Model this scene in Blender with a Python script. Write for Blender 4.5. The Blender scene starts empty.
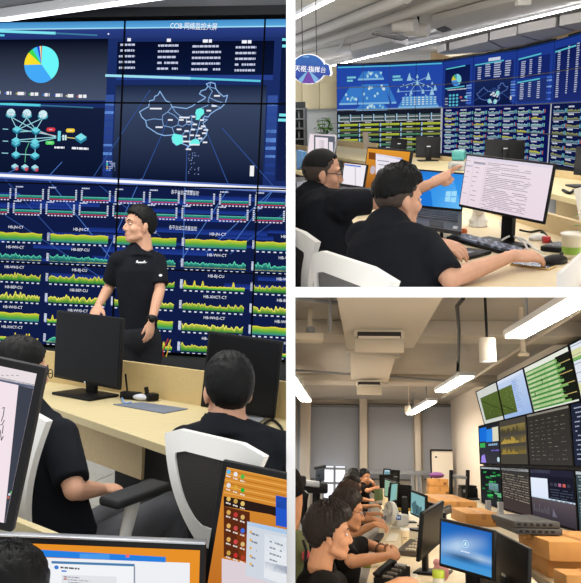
import bpy, bmesh, math, random
from mathutils import Vector, Matrix, Euler, Quaternion
from mathutils.bvhtree import BVHTree
from mathutils.geometry import tessellate_polygon

SC = bpy.context.scene
COL = SC.collection
PI = math.pi
V = Vector
rnd = random.Random(7)
F = 700.0                      # focal length in pixels of a 581 x 583 frame
CX, CY = 290.5, 291.5
EYE = V((0, 0, 3.0))           # where the photographer of this cut-away building stands

# ---------------------------------------------------------------- camera, world, exposure
cam = bpy.data.cameras.new('camera'); cam.sensor_width = 36; cam.sensor_fit = 'HORIZONTAL'
cam.lens = F / 581 * 36; cam.clip_start = 0.05; cam.clip_end = 200
camo = bpy.data.objects.new('camera', cam); COL.objects.link(camo)
camo.location = EYE; camo.rotation_euler = (PI / 2, 0, 0)
SC.camera = camo
SC.view_settings.view_transform = 'Standard'; SC.view_settings.look = 'None'
SC.view_settings.exposure = 0; SC.view_settings.gamma = 1; SC.view_settings.use_curve_mapping = False
wd = bpy.data.worlds.new('world'); SC.world = wd; wd.use_nodes = True
wd.node_tree.nodes['Background'].inputs[0].default_value = (0.93, 0.96, 1.0, 1)
wd.node_tree.nodes['Background'].inputs[1].default_value = 1.08

def lamp(name, kind, power, loc, color=(1, 1, 1), size=None, rot=None, room=None):
    d = bpy.data.lights.new(name, kind); d.energy = power; d.color = color
    o = bpy.data.objects.new(name, d); COL.objects.link(o)
    if kind == 'AREA':
        d.shape = 'RECTANGLE'; d.size, d.size_y = size
    elif kind == 'POINT' and size:
        d.shadow_soft_size = size
    m = Matrix.Translation(V(loc))
    if rot: m = m @ Euler(rot).to_matrix().to_4x4()
    o.matrix_world = (room.M @ m) if room else m
    return o

# ---------------------------------------------------------------- rooms: three sets, each with its own level
class Room:
    def __init__(s, up, fwd, key):
        y = V(fwd).normalized(); z = V(up); z = (z - y * z.dot(y)).normalized(); x = y.cross(z)
        s.R = Matrix((x, y, z)).transposed(); s.RT = s.R.transposed()
        s.M = Matrix.Translation(EYE) @ s.R.to_4x4(); s.key = key; s.objs = []
    def ray(s, px, py): return s.RT @ V(((px - CX) / F, 1.0, (CY - py) / F))
    def at(s, px, py, Z): return s.ray(px, py) * Z
    def onz(s, px, py, z):
        r = s.ray(px, py); return r * (z / r.z)
    def onx(s, px, py, x):
        r = s.ray(px, py); return r * (x / r.x)
    def ony(s, px, py, y):
        r = s.ray(px, py); return r * (y / r.y)
    def onpl(s, px, py, p, n):
        r = s.ray(px, py); return r * (p.dot(n) / r.dot(n))
R1 = Room((0.045, -0.018, 1), (-150, 700, 19), 1)
R2 = Room((-0.025, -0.25, 1), (140, 700, 178.5), 2)
R3 = Room((0.02, 0.239, 1), (50, 700, -168.5), 3)

# added fill lights and a cove lamp (set here, tuned here)
L_FRONT = 4.0
lamp('front_fill', 'POINT', L_FRONT, EYE + V((0, -0.15, 0.0)), (1, 1, 1), 0.06)  # added at the camera to whiten the end of the dividing wall
lamp('ceiling_fill', 'AREA', 20, (-0.8, 0.6, 2.0), (1, .97, .92), (2.0, 1.2), None, R1)  # front fill added near the camera, no fixture built
lamp('ceiling_fill', 'AREA', 50, (-0.6, 2.6, 2.1), (1, .97, .92), (2.2, 2.4), None, R1)  # fill added above the people, no panel built
lamp('ceiling_fill', 'AREA', 55, (-1.0, 4.9, 2.1), (1, .97, .92), (3, 1.0), None, R1)  # fill added over the presenter, no panel built
lamp('ceiling_fill', 'AREA', 10, (0.4, 3.2, 1.3), (1, .97, .93), (2.6, 2.6), None, R2)  # fill added over the near desk, no panel built
lamp('ceiling_fill', 'AREA', 120, (0.0, 8.0, 1.35), (1, .98, .95), (5, 4), None, R2)  # fill added to brighten the middle of the room
lamp('side_fill', 'AREA', 35, (2.1, 3.4, .45), (1, .84, .62), (1.4, .9), (0, math.radians(55), 0), R3)  # added beyond the side of the frame to light the seated row
lamp('side_fill', 'AREA', 20, (2.2, 1.6, -.1), (1, .84, .62), (1.4, .9), (math.radians(30), math.radians(75), 0), R3)  # second added side fill, out of view near the front
lamp('cove_lamp', 'AREA', 90, (3.4, 17.6, 0.9), (1, .85, .6), (7, .3), (math.radians(125), 0, math.radians(-25)), R2)
lamp('forward_fill', 'AREA', 150, (0.6, 3.6, 0.95), (1, .98, .95), (4.0, .25), (math.radians(100), 0, 0), R2)  # added above the view to brighten the far ceiling and rear wall

# ---------------------------------------------------------------- materials
def lin(c):
    if isinstance(c, str):
        c = c.lstrip('#'); c = [int(c[i:i + 2], 16) for i in (0, 2, 4)]
    return tuple((x / 255 / 12.92 if x / 255 <= 0.04045 else ((x / 255 + 0.055) / 1.055) ** 2.4) for x in c)
_mats = {}
def mat(name, c, rough=0.6, metal=0.0, noise=0.0, nscale=30.0, bump=0.0, bscale=60.0, spec=None, stretch=None, c2=None):
    if name in _mats: return _mats[name]
    m = bpy.data.materials.new(name); m.use_nodes = True; nt = m.node_tree; b = nt.nodes['Principled BSDF']
    L = lin(c); b.inputs['Base Color'].default_value = (*L, 1)
    b.inputs['Roughness'].default_value = rough; b.inputs['Metallic'].default_value = metal
    if spec is not None: b.inputs['Specular IOR Level'].default_value = spec
    tc = None
    def coord(sc):
        nonlocal tc
        if tc is None: tc = nt.nodes.new('ShaderNodeTexCoord')
        mp = nt.nodes.new('ShaderNodeMapping'); nt.links.new(tc.outputs['Object'], mp.inputs[0])
        mp.inputs['Scale'].default_value = [sc * k for k in (stretch or (1, 1, 1))]
        return mp
    if noise or c2:
        n = nt.nodes.new('ShaderNodeTexNoise'); n.inputs['Scale'].default_value = 1; n.inputs['Detail'].default_value = 5
        nt.links.new(coord(nscale).outputs[0], n.inputs['Vector'])
        r = nt.nodes.new('ShaderNodeValToRGB')
        e = r.color_ramp.elements; e[0].position = 0.3; e[1].position = 0.7
        L2 = lin(c2) if c2 else tuple(x * (1 - noise) for x in L)
        e[0].color = (*L2, 1); e[1].color = (*L, 1)
        nt.links.new(n.outputs[0], r.inputs[0]); nt.links.new(r.outputs[0], b.inputs['Base Color'])
    if bump:
        n = nt.nodes.new('ShaderNodeTexNoise'); n.inputs['Scale'].default_value = 1; n.inputs['Detail'].default_value = 4
        nt.links.new(coord(bscale).outputs[0], n.inputs['Vector'])
        bp = nt.nodes.new('ShaderNodeBump'); bp.inputs['Strength'].default_value = bump; bp.inputs['Distance'].default_value = 0.01
        nt.links.new(n.outputs[0], bp.inputs['Height']); nt.links.new(bp.outputs[0], b.inputs['Normal'])
    _mats[name] = m
    return m
def emit(name, c, s, nee=True):
    if name in _mats: return _mats[name]
    m = bpy.data.materials.new(name); m.use_nodes = True; nt = m.node_tree
    nt.nodes.remove(nt.nodes['Principled BSDF'])
    e = nt.nodes.new('ShaderNodeEmission'); e.inputs[0].default_value = (*lin(c), 1); e.inputs[1].default_value = s
    nt.links.new(e.outputs[0], nt.nodes['Material Output'].inputs[0])
    if not nee: m.cycles.emission_sampling = 'NONE'
    _mats[name] = m
    return m
def screen_mat(name, s):
    m = bpy.data.materials.new(name); m.use_nodes = True; nt = m.node_tree
    nt.nodes.remove(nt.nodes['Principled BSDF'])
    a = nt.nodes.new('ShaderNodeVertexColor'); a.layer_name = 'Col'
    e = nt.nodes.new('ShaderNodeEmission'); e.inputs[1].default_value = s
    nt.links.new(a.outputs[0], e.inputs[0]); nt.links.new(e.outputs[0], nt.nodes['Material Output'].inputs[0])
    m.cycles.emission_sampling = 'NONE'
    return m
M_SCREEN = screen_mat('lit_screen', 1.0)
m = bpy.data.materials.new('printed'); m.use_nodes = True
_a = m.node_tree.nodes.new('ShaderNodeVertexColor'); _a.layer_name = 'Col'
m.node_tree.links.new(_a.outputs[0], m.node_tree.nodes['Principled BSDF'].inputs['Base Color']); m.node_tree.nodes['Principled BSDF'].inputs['Roughness'].default_value = .8; m.node_tree.nodes['Principled BSDF'].inputs['Specular IOR Level'].default_value = .08
M_PRINT = m

# ---------------------------------------------------------------- mesh collector
def frame(d, up=V((0, 0, 1))):
    d = V(d).normalized(); up = V(up)
    if abs(d.dot(up.normalized())) > 0.98: up = V((1, 0, 0)) if abs(d.x) < .9 else V((0, 1, 0))
    a = up.cross(d).normalized(); return a, d.cross(a).normalized(), d
class MB:
    def __init__(s): s.v = []; s.f = []
    def add(s, vs, fs):
        b = len(s.v); s.v += [V(v) for v in vs]; s.f += [[i + b for i in f] for f in fs]; return s
    def box(s, c, size, rot=None, bev=0.0, seg=2):
        bm = bmesh.new(); bmesh.ops.create_cube(bm, size=1)
        for v in bm.verts: v.co = V((v.co.x * size[0], v.co.y * size[1], v.co.z * size[2]))
        if bev: bmesh.ops.bevel(bm, geom=bm.edges[:], offset=min(bev, min(size) * .45), segments=seg, affect='EDGES', profile=0.5)
        Rm = (Euler(rot).to_matrix() if isinstance(rot, (tuple, list)) else rot) if rot is not None else Matrix.Identity(3)
        bm.verts.index_update()
        s.add([Rm @ v.co + V(c) for v in bm.verts], [[v.index for v in f.verts] for f in bm.faces]); bm.free(); return s
    def tube(s, pts, rad, n=10, caps=True, flat=1.0, up=V((0, 0, 1)), closed=False):
        pts = [V(p) for p in pts]; k = len(pts)
        rad = [rad] * k if not isinstance(rad, (list, tuple)) else rad
        vs = []; fs = []; pa = None
        for i, p in enumerate(pts):
            if closed: t = pts[(i + 1) % k] - pts[i - 1]
            else: t = pts[min(i + 1, k - 1)] - pts[max(i - 1, 0)]
            if t.length < 1e-9: t = V((0, 0, 1))
            t.normalize()
            if pa is None: a, b, _ = frame(t, up)
            else:
                a = pa - t * pa.dot(t)
                a = frame(t, up)[0] if a.length < 1e-6 else a.normalized()
                b = t.cross(a)
            pa = a
            for j in range(n):
                w = 2 * PI * j / n; vs.append(p + a * (math.cos(w) * rad[i]) + b * (math.sin(w) * rad[i] * flat))
        for i in range(k if closed else k - 1):
            for j in range(n):
                i2 = (i + 1) % k
                fs.append([i * n + j, i * n + (j + 1) % n, i2 * n + (j + 1) % n, i2 * n + j])
        if caps and not closed:
            fs.append(list(range(n))[::-1]); fs.append([(k - 1) * n + j for j in range(n)])
        return s.add(vs, fs)
    def ell(s, c, r, rot=None, n=16, m=10):
        Rm = rot if rot is not None else Matrix.Identity(3); c = V(c)
        if not isinstance(r, (tuple, list)): r = (r, r, r)
        vs = [c + Rm @ V((0, 0, r[2]))]; fs = []
        for i in range(1, m):
            th = PI * i / m
            for j in range(n):
                ph = 2 * PI * j / n
                vs.append(c + Rm @ V((r[0] * math.sin(th) * math.cos(ph), r[1] * math.sin(th) * math.sin(ph), r[2] * math.cos(th))))
        vs.append(c + Rm @ V((0, 0, -r[2])))
        for j in range(n):
            fs.append([0, 1 + j, 1 + (j + 1) % n]); e = 1 + (m - 2) * n
            fs.append([len(vs) - 1, e + (j + 1) % n, e + j])
        for i in range(m - 2):
            for j in range(n):
                a = 1 + i * n
                fs.append([a + j, a + n + j, a + n + (j + 1) % n, a + (j + 1) % n])
        return s.add(vs, fs)
    def loft(s, rings, caps=True, closed_ring=True):
        n = len(rings[0]); vs = [p for r in rings for p in r]; fs = []
        for i in range(len(rings) - 1):
            for j in range(n if closed_ring else n - 1):
                fs.append([i * n + j, i * n + (j + 1) % n, (i + 1) * n + (j + 1) % n, (i + 1) * n + j])
        if caps and closed_ring: fs.append(list(range(n))[::-1]); fs.append([(len(rings) - 1) * n + j for j in range(n)])
        return s.add(vs, fs)
    def lathe(s, prof, c=(0, 0, 0), n=24, caps=True, axis=None):
        c = V(c); Rm = Matrix.Identity(3)
        if axis is not None: Rm = Matrix(frame(axis)).transposed()
        rings = [[c + Rm @ V((r * math.cos(2 * PI * j / n), r * math.sin(2 * PI * j / n), z)) for j in range(n)] for r, z in prof]
        return s.loft(rings, caps)
    def prism(s, poly, ext):
        """closed polygon (3D points) pushed along ext, with a top and a bottom"""
        poly = [V(p) for p in poly]; n = len(poly); e = V(ext)
        tri = tessellate_polygon([poly])
        fs = [list(t) for t in tri] + [[i + n for i in t][::-1] for t in tri]
        for i in range(n): fs.append([i, (i + 1) % n, n + (i + 1) % n, n + i])
        return s.add(poly + [p + e for p in poly], fs)
    def xform(s, M):
        s.v = [M @ v for v in s.v]; return s
    def mesh(s, name, smooth=True, off=None):
        me = bpy.data.meshes.new(name)
        me.from_pydata([tuple(v - off) if off is not None else tuple(v) for v in s.v], [], s.f)
        bm = bmesh.new(); bm.from_mesh(me); bmesh.ops.recalc_face_normals(bm, faces=bm.faces); bm.to_mesh(me); bm.free()
        if smooth:
            me.polygons.foreach_set('use_smooth', [True] * len(me.polygons)); me.set_sharp_from_angle(angle=math.radians(38))
        return me

def link(name, me, room, parent=None, M=None):
    o = bpy.data.objects.new(name, me); COL.objects.link(o)
    if parent is not None: o.parent = parent
    else: o.matrix_world = (room.M if room else Matrix.Identity(4)) @ (M or Matrix.Identity(4))
    o['_r'] = room.key if room else 0
    return o
def tag(o, label=None, cat=None, group=None, kind=None):
    if label: o['label'] = label
    if cat: o['category'] = cat
    if group: o['group'] = group
    if kind: o['kind'] = kind
    return o
def thing(room, name, label, cat, loc, yaw=0.0, group=None, rot=None):
    """an Empty at the thing's base; its parts are built in its own axes"""
    o = bpy.data.objects.new(name, None); COL.objects.link(o)
    Mr = Euler(rot).to_matrix().to_4x4() if rot else Matrix.Rotation(yaw, 4, 'Z')
    o.matrix_world = room.M @ Matrix.Translation(V(loc)) @ Mr
    o['_r'] = room.key; o['_room_loc'] = list(V(loc)); o.empty_display_size = .1
    return tag(o, label, cat, group)
def part(name, mb, m, parent, off=None, label=None, kind=None, smooth=True):
    me = mb.mesh(name, smooth, off) if isinstance(mb, MB) else mb
    if m: me.materials.append(m)
    room = {1: R1, 2: R2, 3: R3}[parent['_r']]
    o = link(name, me, room, parent)
    return tag(o, label, None, None, kind)
def one(room, name, mb, m, label, cat, group=None, base=None):
    """a thing that is one mesh, built in room axes"""
    if base is None:
        lo = V([min(v[i] for v in mb.v) for i in range(3)]); hi = V([max(v[i] for v in mb.v) for i in range(3)])
        base = V(((lo.x + hi.x) / 2, (lo.y + hi.y) / 2, lo.z))
    me = mb.mesh(name, True, V(base)); me.materials.append(m)
    return tag(link(name, me, room, None, Matrix.Translation(V(base))), label, cat, group)
def struct(room, name, mb, m, smooth=True):
    me = mb.mesh(name, smooth); me.materials.append(m)
    return tag(link(name, me, room), kind='structure')

# ---------------------------------------------------------------- flat pictures: what a lit screen or a print shows
_txt = {}
def text_tris(body):
    """2D triangles of a text, height of capitals about 0.7"""
    if body not in _txt:
        c = bpy.data.curves.new('t', 'FONT'); c.body = body; c.size = 1; c.resolution_u = 3
        o = bpy.data.objects.new('t', c); COL.objects.link(o)
        bpy.context.view_layer.update()
        me = bpy.data.meshes.new_from_object(o.evaluated_get(bpy.context.evaluated_depsgraph_get()))
        me.calc_loop_triangles()
        vs = [(v.co.x, v.co.y) for v in me.vertices]
        _txt[body] = ([[vs[i] for i in t.vertices] for t in me.loop_triangles], max([v[0] for v in vs] + [0]))
        bpy.data.objects.remove(o); bpy.data.curves.remove(c); bpy.data.meshes.remove(me)
    return _txt[body]
class Canvas:
    """x to the right, y down; convex pieces in order of painting"""
    def __init__(s, asp=1.0): s.p = []; s.lay = 0; s.asp = asp
    def up(s): s.lay += 1; return s
    def conv(s, pts, c):
        cols = c if isinstance(c, list) else [lin(c)] * len(pts)
        s.p.append(([(float(p[0]), float(p[1])) for p in pts], cols, s.lay)); return s
    def rect(s, x0, y0, x1, y1, c, c2=None, horiz=False):
        a = lin(c); b = lin(c2) if c2 else a
        return s.conv([(x0, y0), (x1, y0), (x1, y1), (x0, y1)], [a, b, b, a] if horiz else [a, a, b, b])
    def poly(s, pts, c):
        for t in tessellate_polygon([[V((p[0], p[1], 0)) for p in pts]]): s.conv([pts[i] for i in t], c)
        return s
    def line(s, pts, w, c, closed=False):
        pts = list(pts) + ([pts[0]] if closed else [])
        for a, b in zip(pts, pts[1:]):
            d = V((b[0] - a[0], (b[1] - a[1]) * s.asp))
            if d.length < 1e-9: continue
            d.normalize(); n = V((-d.y, d.x)) * w / 2; e = d * w * .3
            n.y /= s.asp; e.y /= s.asp
            s.conv([(a[0] - e.x + n.x, a[1] - e.y + n.y), (b[0] + e.x + n.x, b[1] + e.y + n.y), (b[0] + e.x - n.x, b[1] + e.y - n.y), (a[0] - e.x - n.x, a[1] - e.y - n.y)], c)
        return s
    def disc(s, x, y, r, c, a0=0, a1=2 * PI, n=20, ry=None):
        ry = ry or r; k = max(3, int(n * abs(a1 - a0) / (2 * PI)) + 1)
        P = [(x + r * math.cos(a0 + (a1 - a0) * i / k), y + ry * math.sin(a0 + (a1 - a0) * i / k)) for i in range(k + 1)]
        for i in range(k): s.conv([(x, y), P[i], P[i + 1]], c)
        return s
    def text(s, x, y, h, body, c, ax=(1, 0), sx=1.0, align='l'):
        """baseline at y, capital height h, running along ax"""
        t, w = text_tris(body); k = h / .7
        off = 0 if align == 'l' else (-w / 2 if align == 'c' else -w)
        ax = V((ax[0], ax[1])).normalized(); ay = V((ax.y, -ax.x))
        for tr in t:
            P = [V((x, y)) + ax * ((q[0] + off) * k * sx) + ay * (q[1] * k) for q in tr]
            s.conv(P, c)
        return s
    def bars(s, x0, y, x1, h, c, seed=0, skew=0.0, dens=.8, wf=1.0):
        """a line of writing too small to read"""
        r = random.Random(seed); x = x0
        while x < x1:
            w = r.uniform(.7, 2.2) * h * wf
            if r.random() < dens: 
                ya = y + skew * (x - x0)
                s.conv([(x, ya), (min(x + w, x1), ya + skew * w), (min(x + w, x1), ya + h + skew * w), (x, ya + h)], c)
            x += w + h * .3
        return s
def clip(pts, cols, axis, lim, keep_less):
    out, oc = [], []
    n = len(pts)
    for i in range(n):
        a, b = pts[i], pts[(i + 1) % n]; ca, cb = cols[i], cols[(i + 1) % n]
        ia = (a[axis] <= lim) == keep_less; ib = (b[axis] <= lim) == keep_less
        if ia: out.append(a); oc.append(ca)
        if ia != ib:
            t = (lim - a[axis]) / (b[axis] - a[axis])
            out.append((a[0] + t * (b[0] - a[0]), a[1] + t * (b[1] - a[1]))); oc.append(tuple(p + t * (q - p) for p, q in zip(ca, cb)))
    return out, oc
def picture_mesh(name, cv, fn, rect=None, m=None, step=0.0006):
    """fn(x, y, height above the surface) -> 3D point"""
    vs, fs, cs = [], [], []
    for pts, cols, lay in cv.p:
        if rect:
            xs = [p[0] for p in pts]; ys = [p[1] for p in pts]
            if min(xs) >= rect[2] or max(xs) <= rect[0] or min(ys) >= rect[3] or max(ys) <= rect[1]: continue
            for ax, lim, kl in ((0, rect[0], False), (0, rect[2], True), (1, rect[1], False), (1, rect[3], True)):
                if not pts: break
                pts, cols = clip(pts, cols, ax, lim, kl)
            if len(pts) < 3: continue
        b = len(vs)
        vs += [tuple(fn(p[0], p[1], step * (lay + 1))) for p in pts]; cs += cols; fs.append(list(range(b, b + len(pts))))
    me = bpy.data.meshes.new(name); me.from_pydata(vs, [], fs)
    at = me.color_attributes.new('Col', 'FLOAT_COLOR', 'POINT')
    at.data.foreach_set('color', [x for c in cs for x in (*c, 1.0)])
    me.materials.append(m or M_SCREEN)
    return me
# ================================================================ the cut-away building: wall and storey between the three rooms
M_WHITE = mat('white_board', '#fafafa', 0.8, spec=0.1)
Z0 = 2.2
def wx(px, Z): return (px - CX) / F * Z
b = MB(); x0, x1 = wx(286.2, Z0), wx(295.3, Z0)
b.box(V(((x0 + x1) / 2, Z0 + 11, 0)) + EYE, (x1 - x0, 22, 7.2))
WALL_MID = struct(None, 'wall_middle', b, M_WHITE)
zt, zb = (CY - 287.0) / F * Z0, (CY - 297.4) / F * Z0
b = MB(); b.box(V((x1 + 3, Z0 + 11, (zt + zb) / 2)) + EYE, (6, 22, zt - zb))
struct(None, 'floor_upper', b, M_WHITE)
CUT = {1: [(0, wx(286.2, 1.6), -1)], 2: [(0, x1 + .0005, 1), (2, zt + .0005, 1)], 3: [(0, x1 + .0005, 1), (2, zb - .0005, -1)]}   # world planes where the rooms end

M_CEIL = mat('painted_ceiling', '#8c8c90', 0.9)
M_DARK = mat('dark_board', '#15161a', 0.6)
M_BLACK = mat('black_plastic', '#0b0b0c', 0.5, spec=.25)
M_WOOD = mat('pale_laminate', '#d0c092', 0.55, noise=0.10, nscale=6, stretch=(1, 14, 14))
M_WOOD2 = mat('pale_laminate_edge', '#cdb588', 0.6, noise=0.08, nscale=6, stretch=(1, 10, 10))
M_FRAME = mat('panel_frame', '#05060a', 0.5)

# ---------------------------------------------------------------- room 1: floor, ceiling, wall behind the screens
FLOOR1 = -1.50
P0 = R1.at(125.3, 20.3, 6.05)
_d = R1.RT @ V((-4490, 700, 0)); DX1 = -V((_d.x, _d.y, 0)).normalized(); N1 = V((DX1.y, -DX1.x, 0))
if N1.y > 0: N1 = -N1
def w1(px, py):
    q = R1.onpl(px, py, P0, N1) - P0
    return (q.dot(DX1), -q.z)
def W1(x, y, h=0.0): return P0 + DX1 * x + V((0, 0, -y)) + N1 * h
TW = w1(263.5, 60)[0]; TH = TW * 9 / 16
TH = (w1(157, 352)[1]) / 4.0
M_TILE1 = mat('pale_floor', '#cfcdc4', 0.5, noise=.12, nscale=90)
# raised-floor tiles, each a piece of the floor
fl = tag(link('floor_lower', MB().box((-1.2, 4.9, FLOOR1 - .03), (7, 5.6, .04)).mesh('floor_lower'), R1), kind='structure')
fl.data.materials.append(mat('floor_joint', '#4b4a48', 0.8))
tm = MB().box((0, 0, 0), (.592, .592, .012), bev=.002, seg=1).mesh('floor_tile'); tm.materials.append(M_TILE1)
for i in range(-4, 3):
    for j in range(0, 6):
        o = link('floor_tile', tm, R1, fl); o.matrix_basis = Matrix.Rotation(-.55, 4, 'Z') @ Matrix.Translation((i * .6 - 2.6, j * .6 + 2.6 + .3, FLOOR1 - .006))
# ceiling of room 1, bulkhead over the screens
struct(R1, 'ceiling_lower', MB().box((-1.6, 5.4, 2.32), (5.6, 3.0, .06)), M_CEIL)
b = MB(); b.box(W1(-1.0, -.10, -.10), (5.2, .16, .12), rot=(0, 0, math.atan2(DX1.y, DX1.x)))
struct(R1, 'trim_1', b, M_DARK)
struct(R1, 'wall_back', MB().box(W1(-1.0, 1.4, -.30), (5.6, .1, 5.0), rot=(0, 0, math.atan2(DX1.y, DX1.x))), mat('grey_wall', '#5a5a5e', .9))
# light line under the ceiling
zc = 2.20
a, c = R1.onz(-12, 21, zc), R1.onz(146, -1.5, zc)
t = thing(R1, 'linear_light', 'long slim white LED light line slanting across above the pie chart screen', 'light', (a + c) / 2)
d = c - a; L = d.length; o_ = (a + c) / 2
ang = math.atan2(d.y, d.x)
part('diffuser', MB().box((0, 0, -.012), (L + 1.2, .055, .012), rot=(0, 0, ang), bev=.003), emit('led_1', '#f4f2ff', 4.0), t)
part('housing', MB().box((0, 0, .04), (L + 1.2, .07, .085), rot=(0, 0, ang), bev=.006), mat('white_metal', '#d9d9da', .5), t)

# ---------------------------------------------------------------- room 2 shell
R2_CEIL, R2_FLOOR = 1.62, -1.45
M_CEIL2 = mat('grey_painted_ceiling', '#d6d2cc', 0.9, noise=.12, nscale=2.5)
struct(R2, 'ceiling_upper', MB().box((0, 13, R2_CEIL + .05), (16, 22, .1)), M_CEIL2)
ZT2 = 1.34
_seams = [(336.5, 65.0), (390, 63.3), (443.5, 60.6), (474, 55.6), (517.5, 49), (555, 40), (600, 27)]
PL2 = [R2.onz(px, py, ZT2) for px, py in _seams]
H2 = 2.42
def W2(px, q, h=0.0):
    i = 0
    while i < len(_seams) - 2 and px > _seams[i + 1][0]: i += 1
    t = (px - _seams[i][0]) / (_seams[i + 1][0] - _seams[i][0])
    p = PL2[i].lerp(PL2[i + 1], t); d = (PL2[i + 1] - PL2[i]); n = V((d.y, -d.x, 0)).normalized()
    if n.y > 0: n = -n
    return V((p.x, p.y, ZT2 - q * H2)) + n * h
# wall behind and left of the curved screens
yb = PL2[0].y + .35
M_BEIGE = mat('beige_wall', '#e3d3aa', .8)
xl = R2.ony(285, 100, yb).x; xm = R2.ony(337.5, 100, yb).x
b = MB(); b.box(((xl + xm) / 2, yb + .06, .72), (xm - xl, .1, 1.25)); WB2 = struct(R2, 'wall_rear', b, M_BEIGE)
for k in range(3):
    xx = xl + (xm - xl) * (k + .5) / 3
    part('wall_panel', MB().box((xx, yb, (R2.ony(315, 83, yb).z + R2.ony(315, 109, yb).z) / 2), ((xm - xl) / 3 - .015, .04, R2.ony(315, 83, yb).z - R2.ony(315, 109, yb).z), bev=.004), M_BEIGE, WB2)
b = MB(); zz = R2.ony(315, 109.5, yb).z
b.box(((xl + xm) / 2, yb + .02, (zz + R2_FLOOR) / 2), (xm - xl, .05, zz - R2_FLOOR)); struct(R2, 'door_1', b, mat('grey_glass_door', '#bfc1bc', .35))
b = MB(); xs = R2.ony(303, 130, yb).x; b.box((xs, yb - .03, (zz + R2_FLOOR) / 2), (.05, .06, zz - R2_FLOOR)); b.box(((xl + xm) / 2, yb - .03, zz - .02), (xm - xl, .06, .06))
struct(R2, 'trim_2', b, mat('grey_metal', '#8d8d8b', .5))
struct(R2, 'wall_upper', MB().box((2, yb + 4.5, 0.2), (24, .1, 3.6)), mat('dark_rear_wall', '#6b6763', .9))
struct(R2, 'wall_right', MB().box((6.2, 11, 0.2), (.1, 20, 3.4)), mat('grey_wall_2', '#8a8a88', .9))
# wood panels lit above the curved screens
M_LITWOOD = mat('warm_wood_wall', '#d7b98c', .7)
for k, (xa, xb, ya, yb_) in enumerate([(431, 446, 50, 63), (446, 468, 47, 62), (527.5, 553, 33, 47), (553.5, 585, 27, 44)]):
    Y = W2((xa + xb) / 2, 0).y + .9
    pa, pb_ = R2.ony(xa, ya, Y), R2.ony(xb, yb_ + 8, Y + (-1.6 if k == 3 else -.4))
    b = MB(); b.prism([pa, V((pb_.x, pb_.y, pa.z)), pb_, V((pa.x, pa.y, pb_.z))], V((0, .06, 0)))
    struct(R2, 'trim_%d' % (3 + k), b, M_LITWOOD)
struct(R2, 'floor_room', MB().box((1, 12, R2_FLOOR - .05), (14, 20, .1)), mat('grey_carpet', '#a8a49c', .95, noise=.2, nscale=40))

# ---------------------------------------------------------------- room 3 shell
R3_CEIL, YB3, XW3 = 1.42, 17.0, 2.5
M_TAUPE = mat('taupe_ceiling', '#b3aca2', .9, noise=.10, nscale=1.5)
struct(R3, 'ceiling_room', MB().box((0, 10, R3_CEIL + .05), (12, 16, .1)), M_TAUPE)
struct(R3, 'floor_ground', MB().box((0, 10.4, -1.4), (12, 15.2, .1)), mat('grey_floor', '#8b8378', .8, noise=.1, nscale=12))
WB3 = struct(R3, 'wall_far', MB().box((0, YB3 + .1, 0.0), (8, .1, 3.0)), mat('warm_grey_wall', '#bdb4a6', .9))
xr0 = XW3 + .10
WR3 = struct(R3, 'wall_screens', MB().box((xr0 + .05, 11, 0.0), (.1, 13, 3.0)), mat('cream_wall', '#d6c9b8', .85))
struct(R3, 'wall_left', MB().box((-3.2, 9, 0), (.1, 17, 3.0)), mat('warm_grey_wall', '#bdb4a6', .9))
M_BLIND = mat('grey_roller_blind', '#9da0a6', .9)
for k, (xa, xb) in enumerate([(298, 300), (310, 359), (368, 413.5), (422.5, 455)]):
    A, B = R3.ony(xa, 404, YB3 - .02), R3.ony(xb, 480, YB3 - .02)
    b = MB(); b.box(((A.x + B.x) / 2, YB3 + .02, (A.z + B.z) / 2), (abs(B.x - A.x), .02, abs(A.z - B.z)))
    w = struct(R3, 'window_%d' % (k + 1), b, M_BLIND); w.name = 'window_%d' % (k + 1)
    if k:
        part('roller', MB().tube([(A.x, YB3 - .02, A.z - .03), (B.x, YB3 - .02, A.z - .03)], .04), mat('blind_roller', '#6d6c6a', .6), w)
        part('bottom_rail', MB().box(((A.x + B.x) / 2, YB3, B.z), (abs(B.x - A.x), .03, .04), bev=.008), mat('blind_roller', '#6d6c6a', .6), w)
M_COLUMN = mat('cream_column', '#cbbfae', .85)
for xa, xb in [(300.5, 309.5), (359.5, 367.5), (414, 422)]:
    A, B = R3.ony(xa, 404, YB3 - .2), R3.ony(xb, 500, YB3 - .2)
    struct(R3, 'column', MB().box(((A.x + B.x) / 2, YB3 - .1, .0), (B.x - A.x, .24, 3.0), bev=.01), M_COLUMN)
# ================================================================ video wall of room 1
cv = Canvas(); q = w1
PALE = '#eef4ff'
def pr(px0, py0, px1, py1, c, c2=None, horiz=False):
    """rectangle given by two places seen on the wall"""
    a, b_ = q(px0, py0), q(px1, py1); cv.rect(a[0], a[1], b_[0], b_[1], c, c2, horiz)
def PX(n): return TW / 139 * n
xL, xR = -TW * 1.35, TW * 1.4
# grounds
cv.rect(xL, 0, xR, TH * 4, '#101c46')
cv.rect(xL, 0, xR, TH * 2.0, '#1c2e66', '#1a2c64')
cv.up()
cv.rect(xL, TH * .0, xR, TH * .085, '#3f86c4', '#5aa7dc'); cv.rect(xL, TH * .085, xR, TH * .10, '#9fdcf5')
cv.rect(xL, TH * .10, xR, TH * .22, '#2b3f86', '#22346f')
for x0_, x1_, y0_, y1_, c1_, c2_ in [(xL, -.12 * TW, .22, .97, '#03081a', '#47526b'), (xL, -.125 * TW, 1.06, 1.90, '#161f3c', '#0b1530'),
                                    (-.05 * TW, 1.03 * TW, .98, 1.96, '#3a4763', '#0a1330'), (-.05 * TW, 1.03 * TW, .78, .98, '#18233f', '#3a4763'), (1.12 * TW, xR, .2, 1.9, '#0b1638', '#14204a')]:
    cv.rect(x0_, TH * y0_, x1_, TH * y1_, c1_, c2_)
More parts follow.
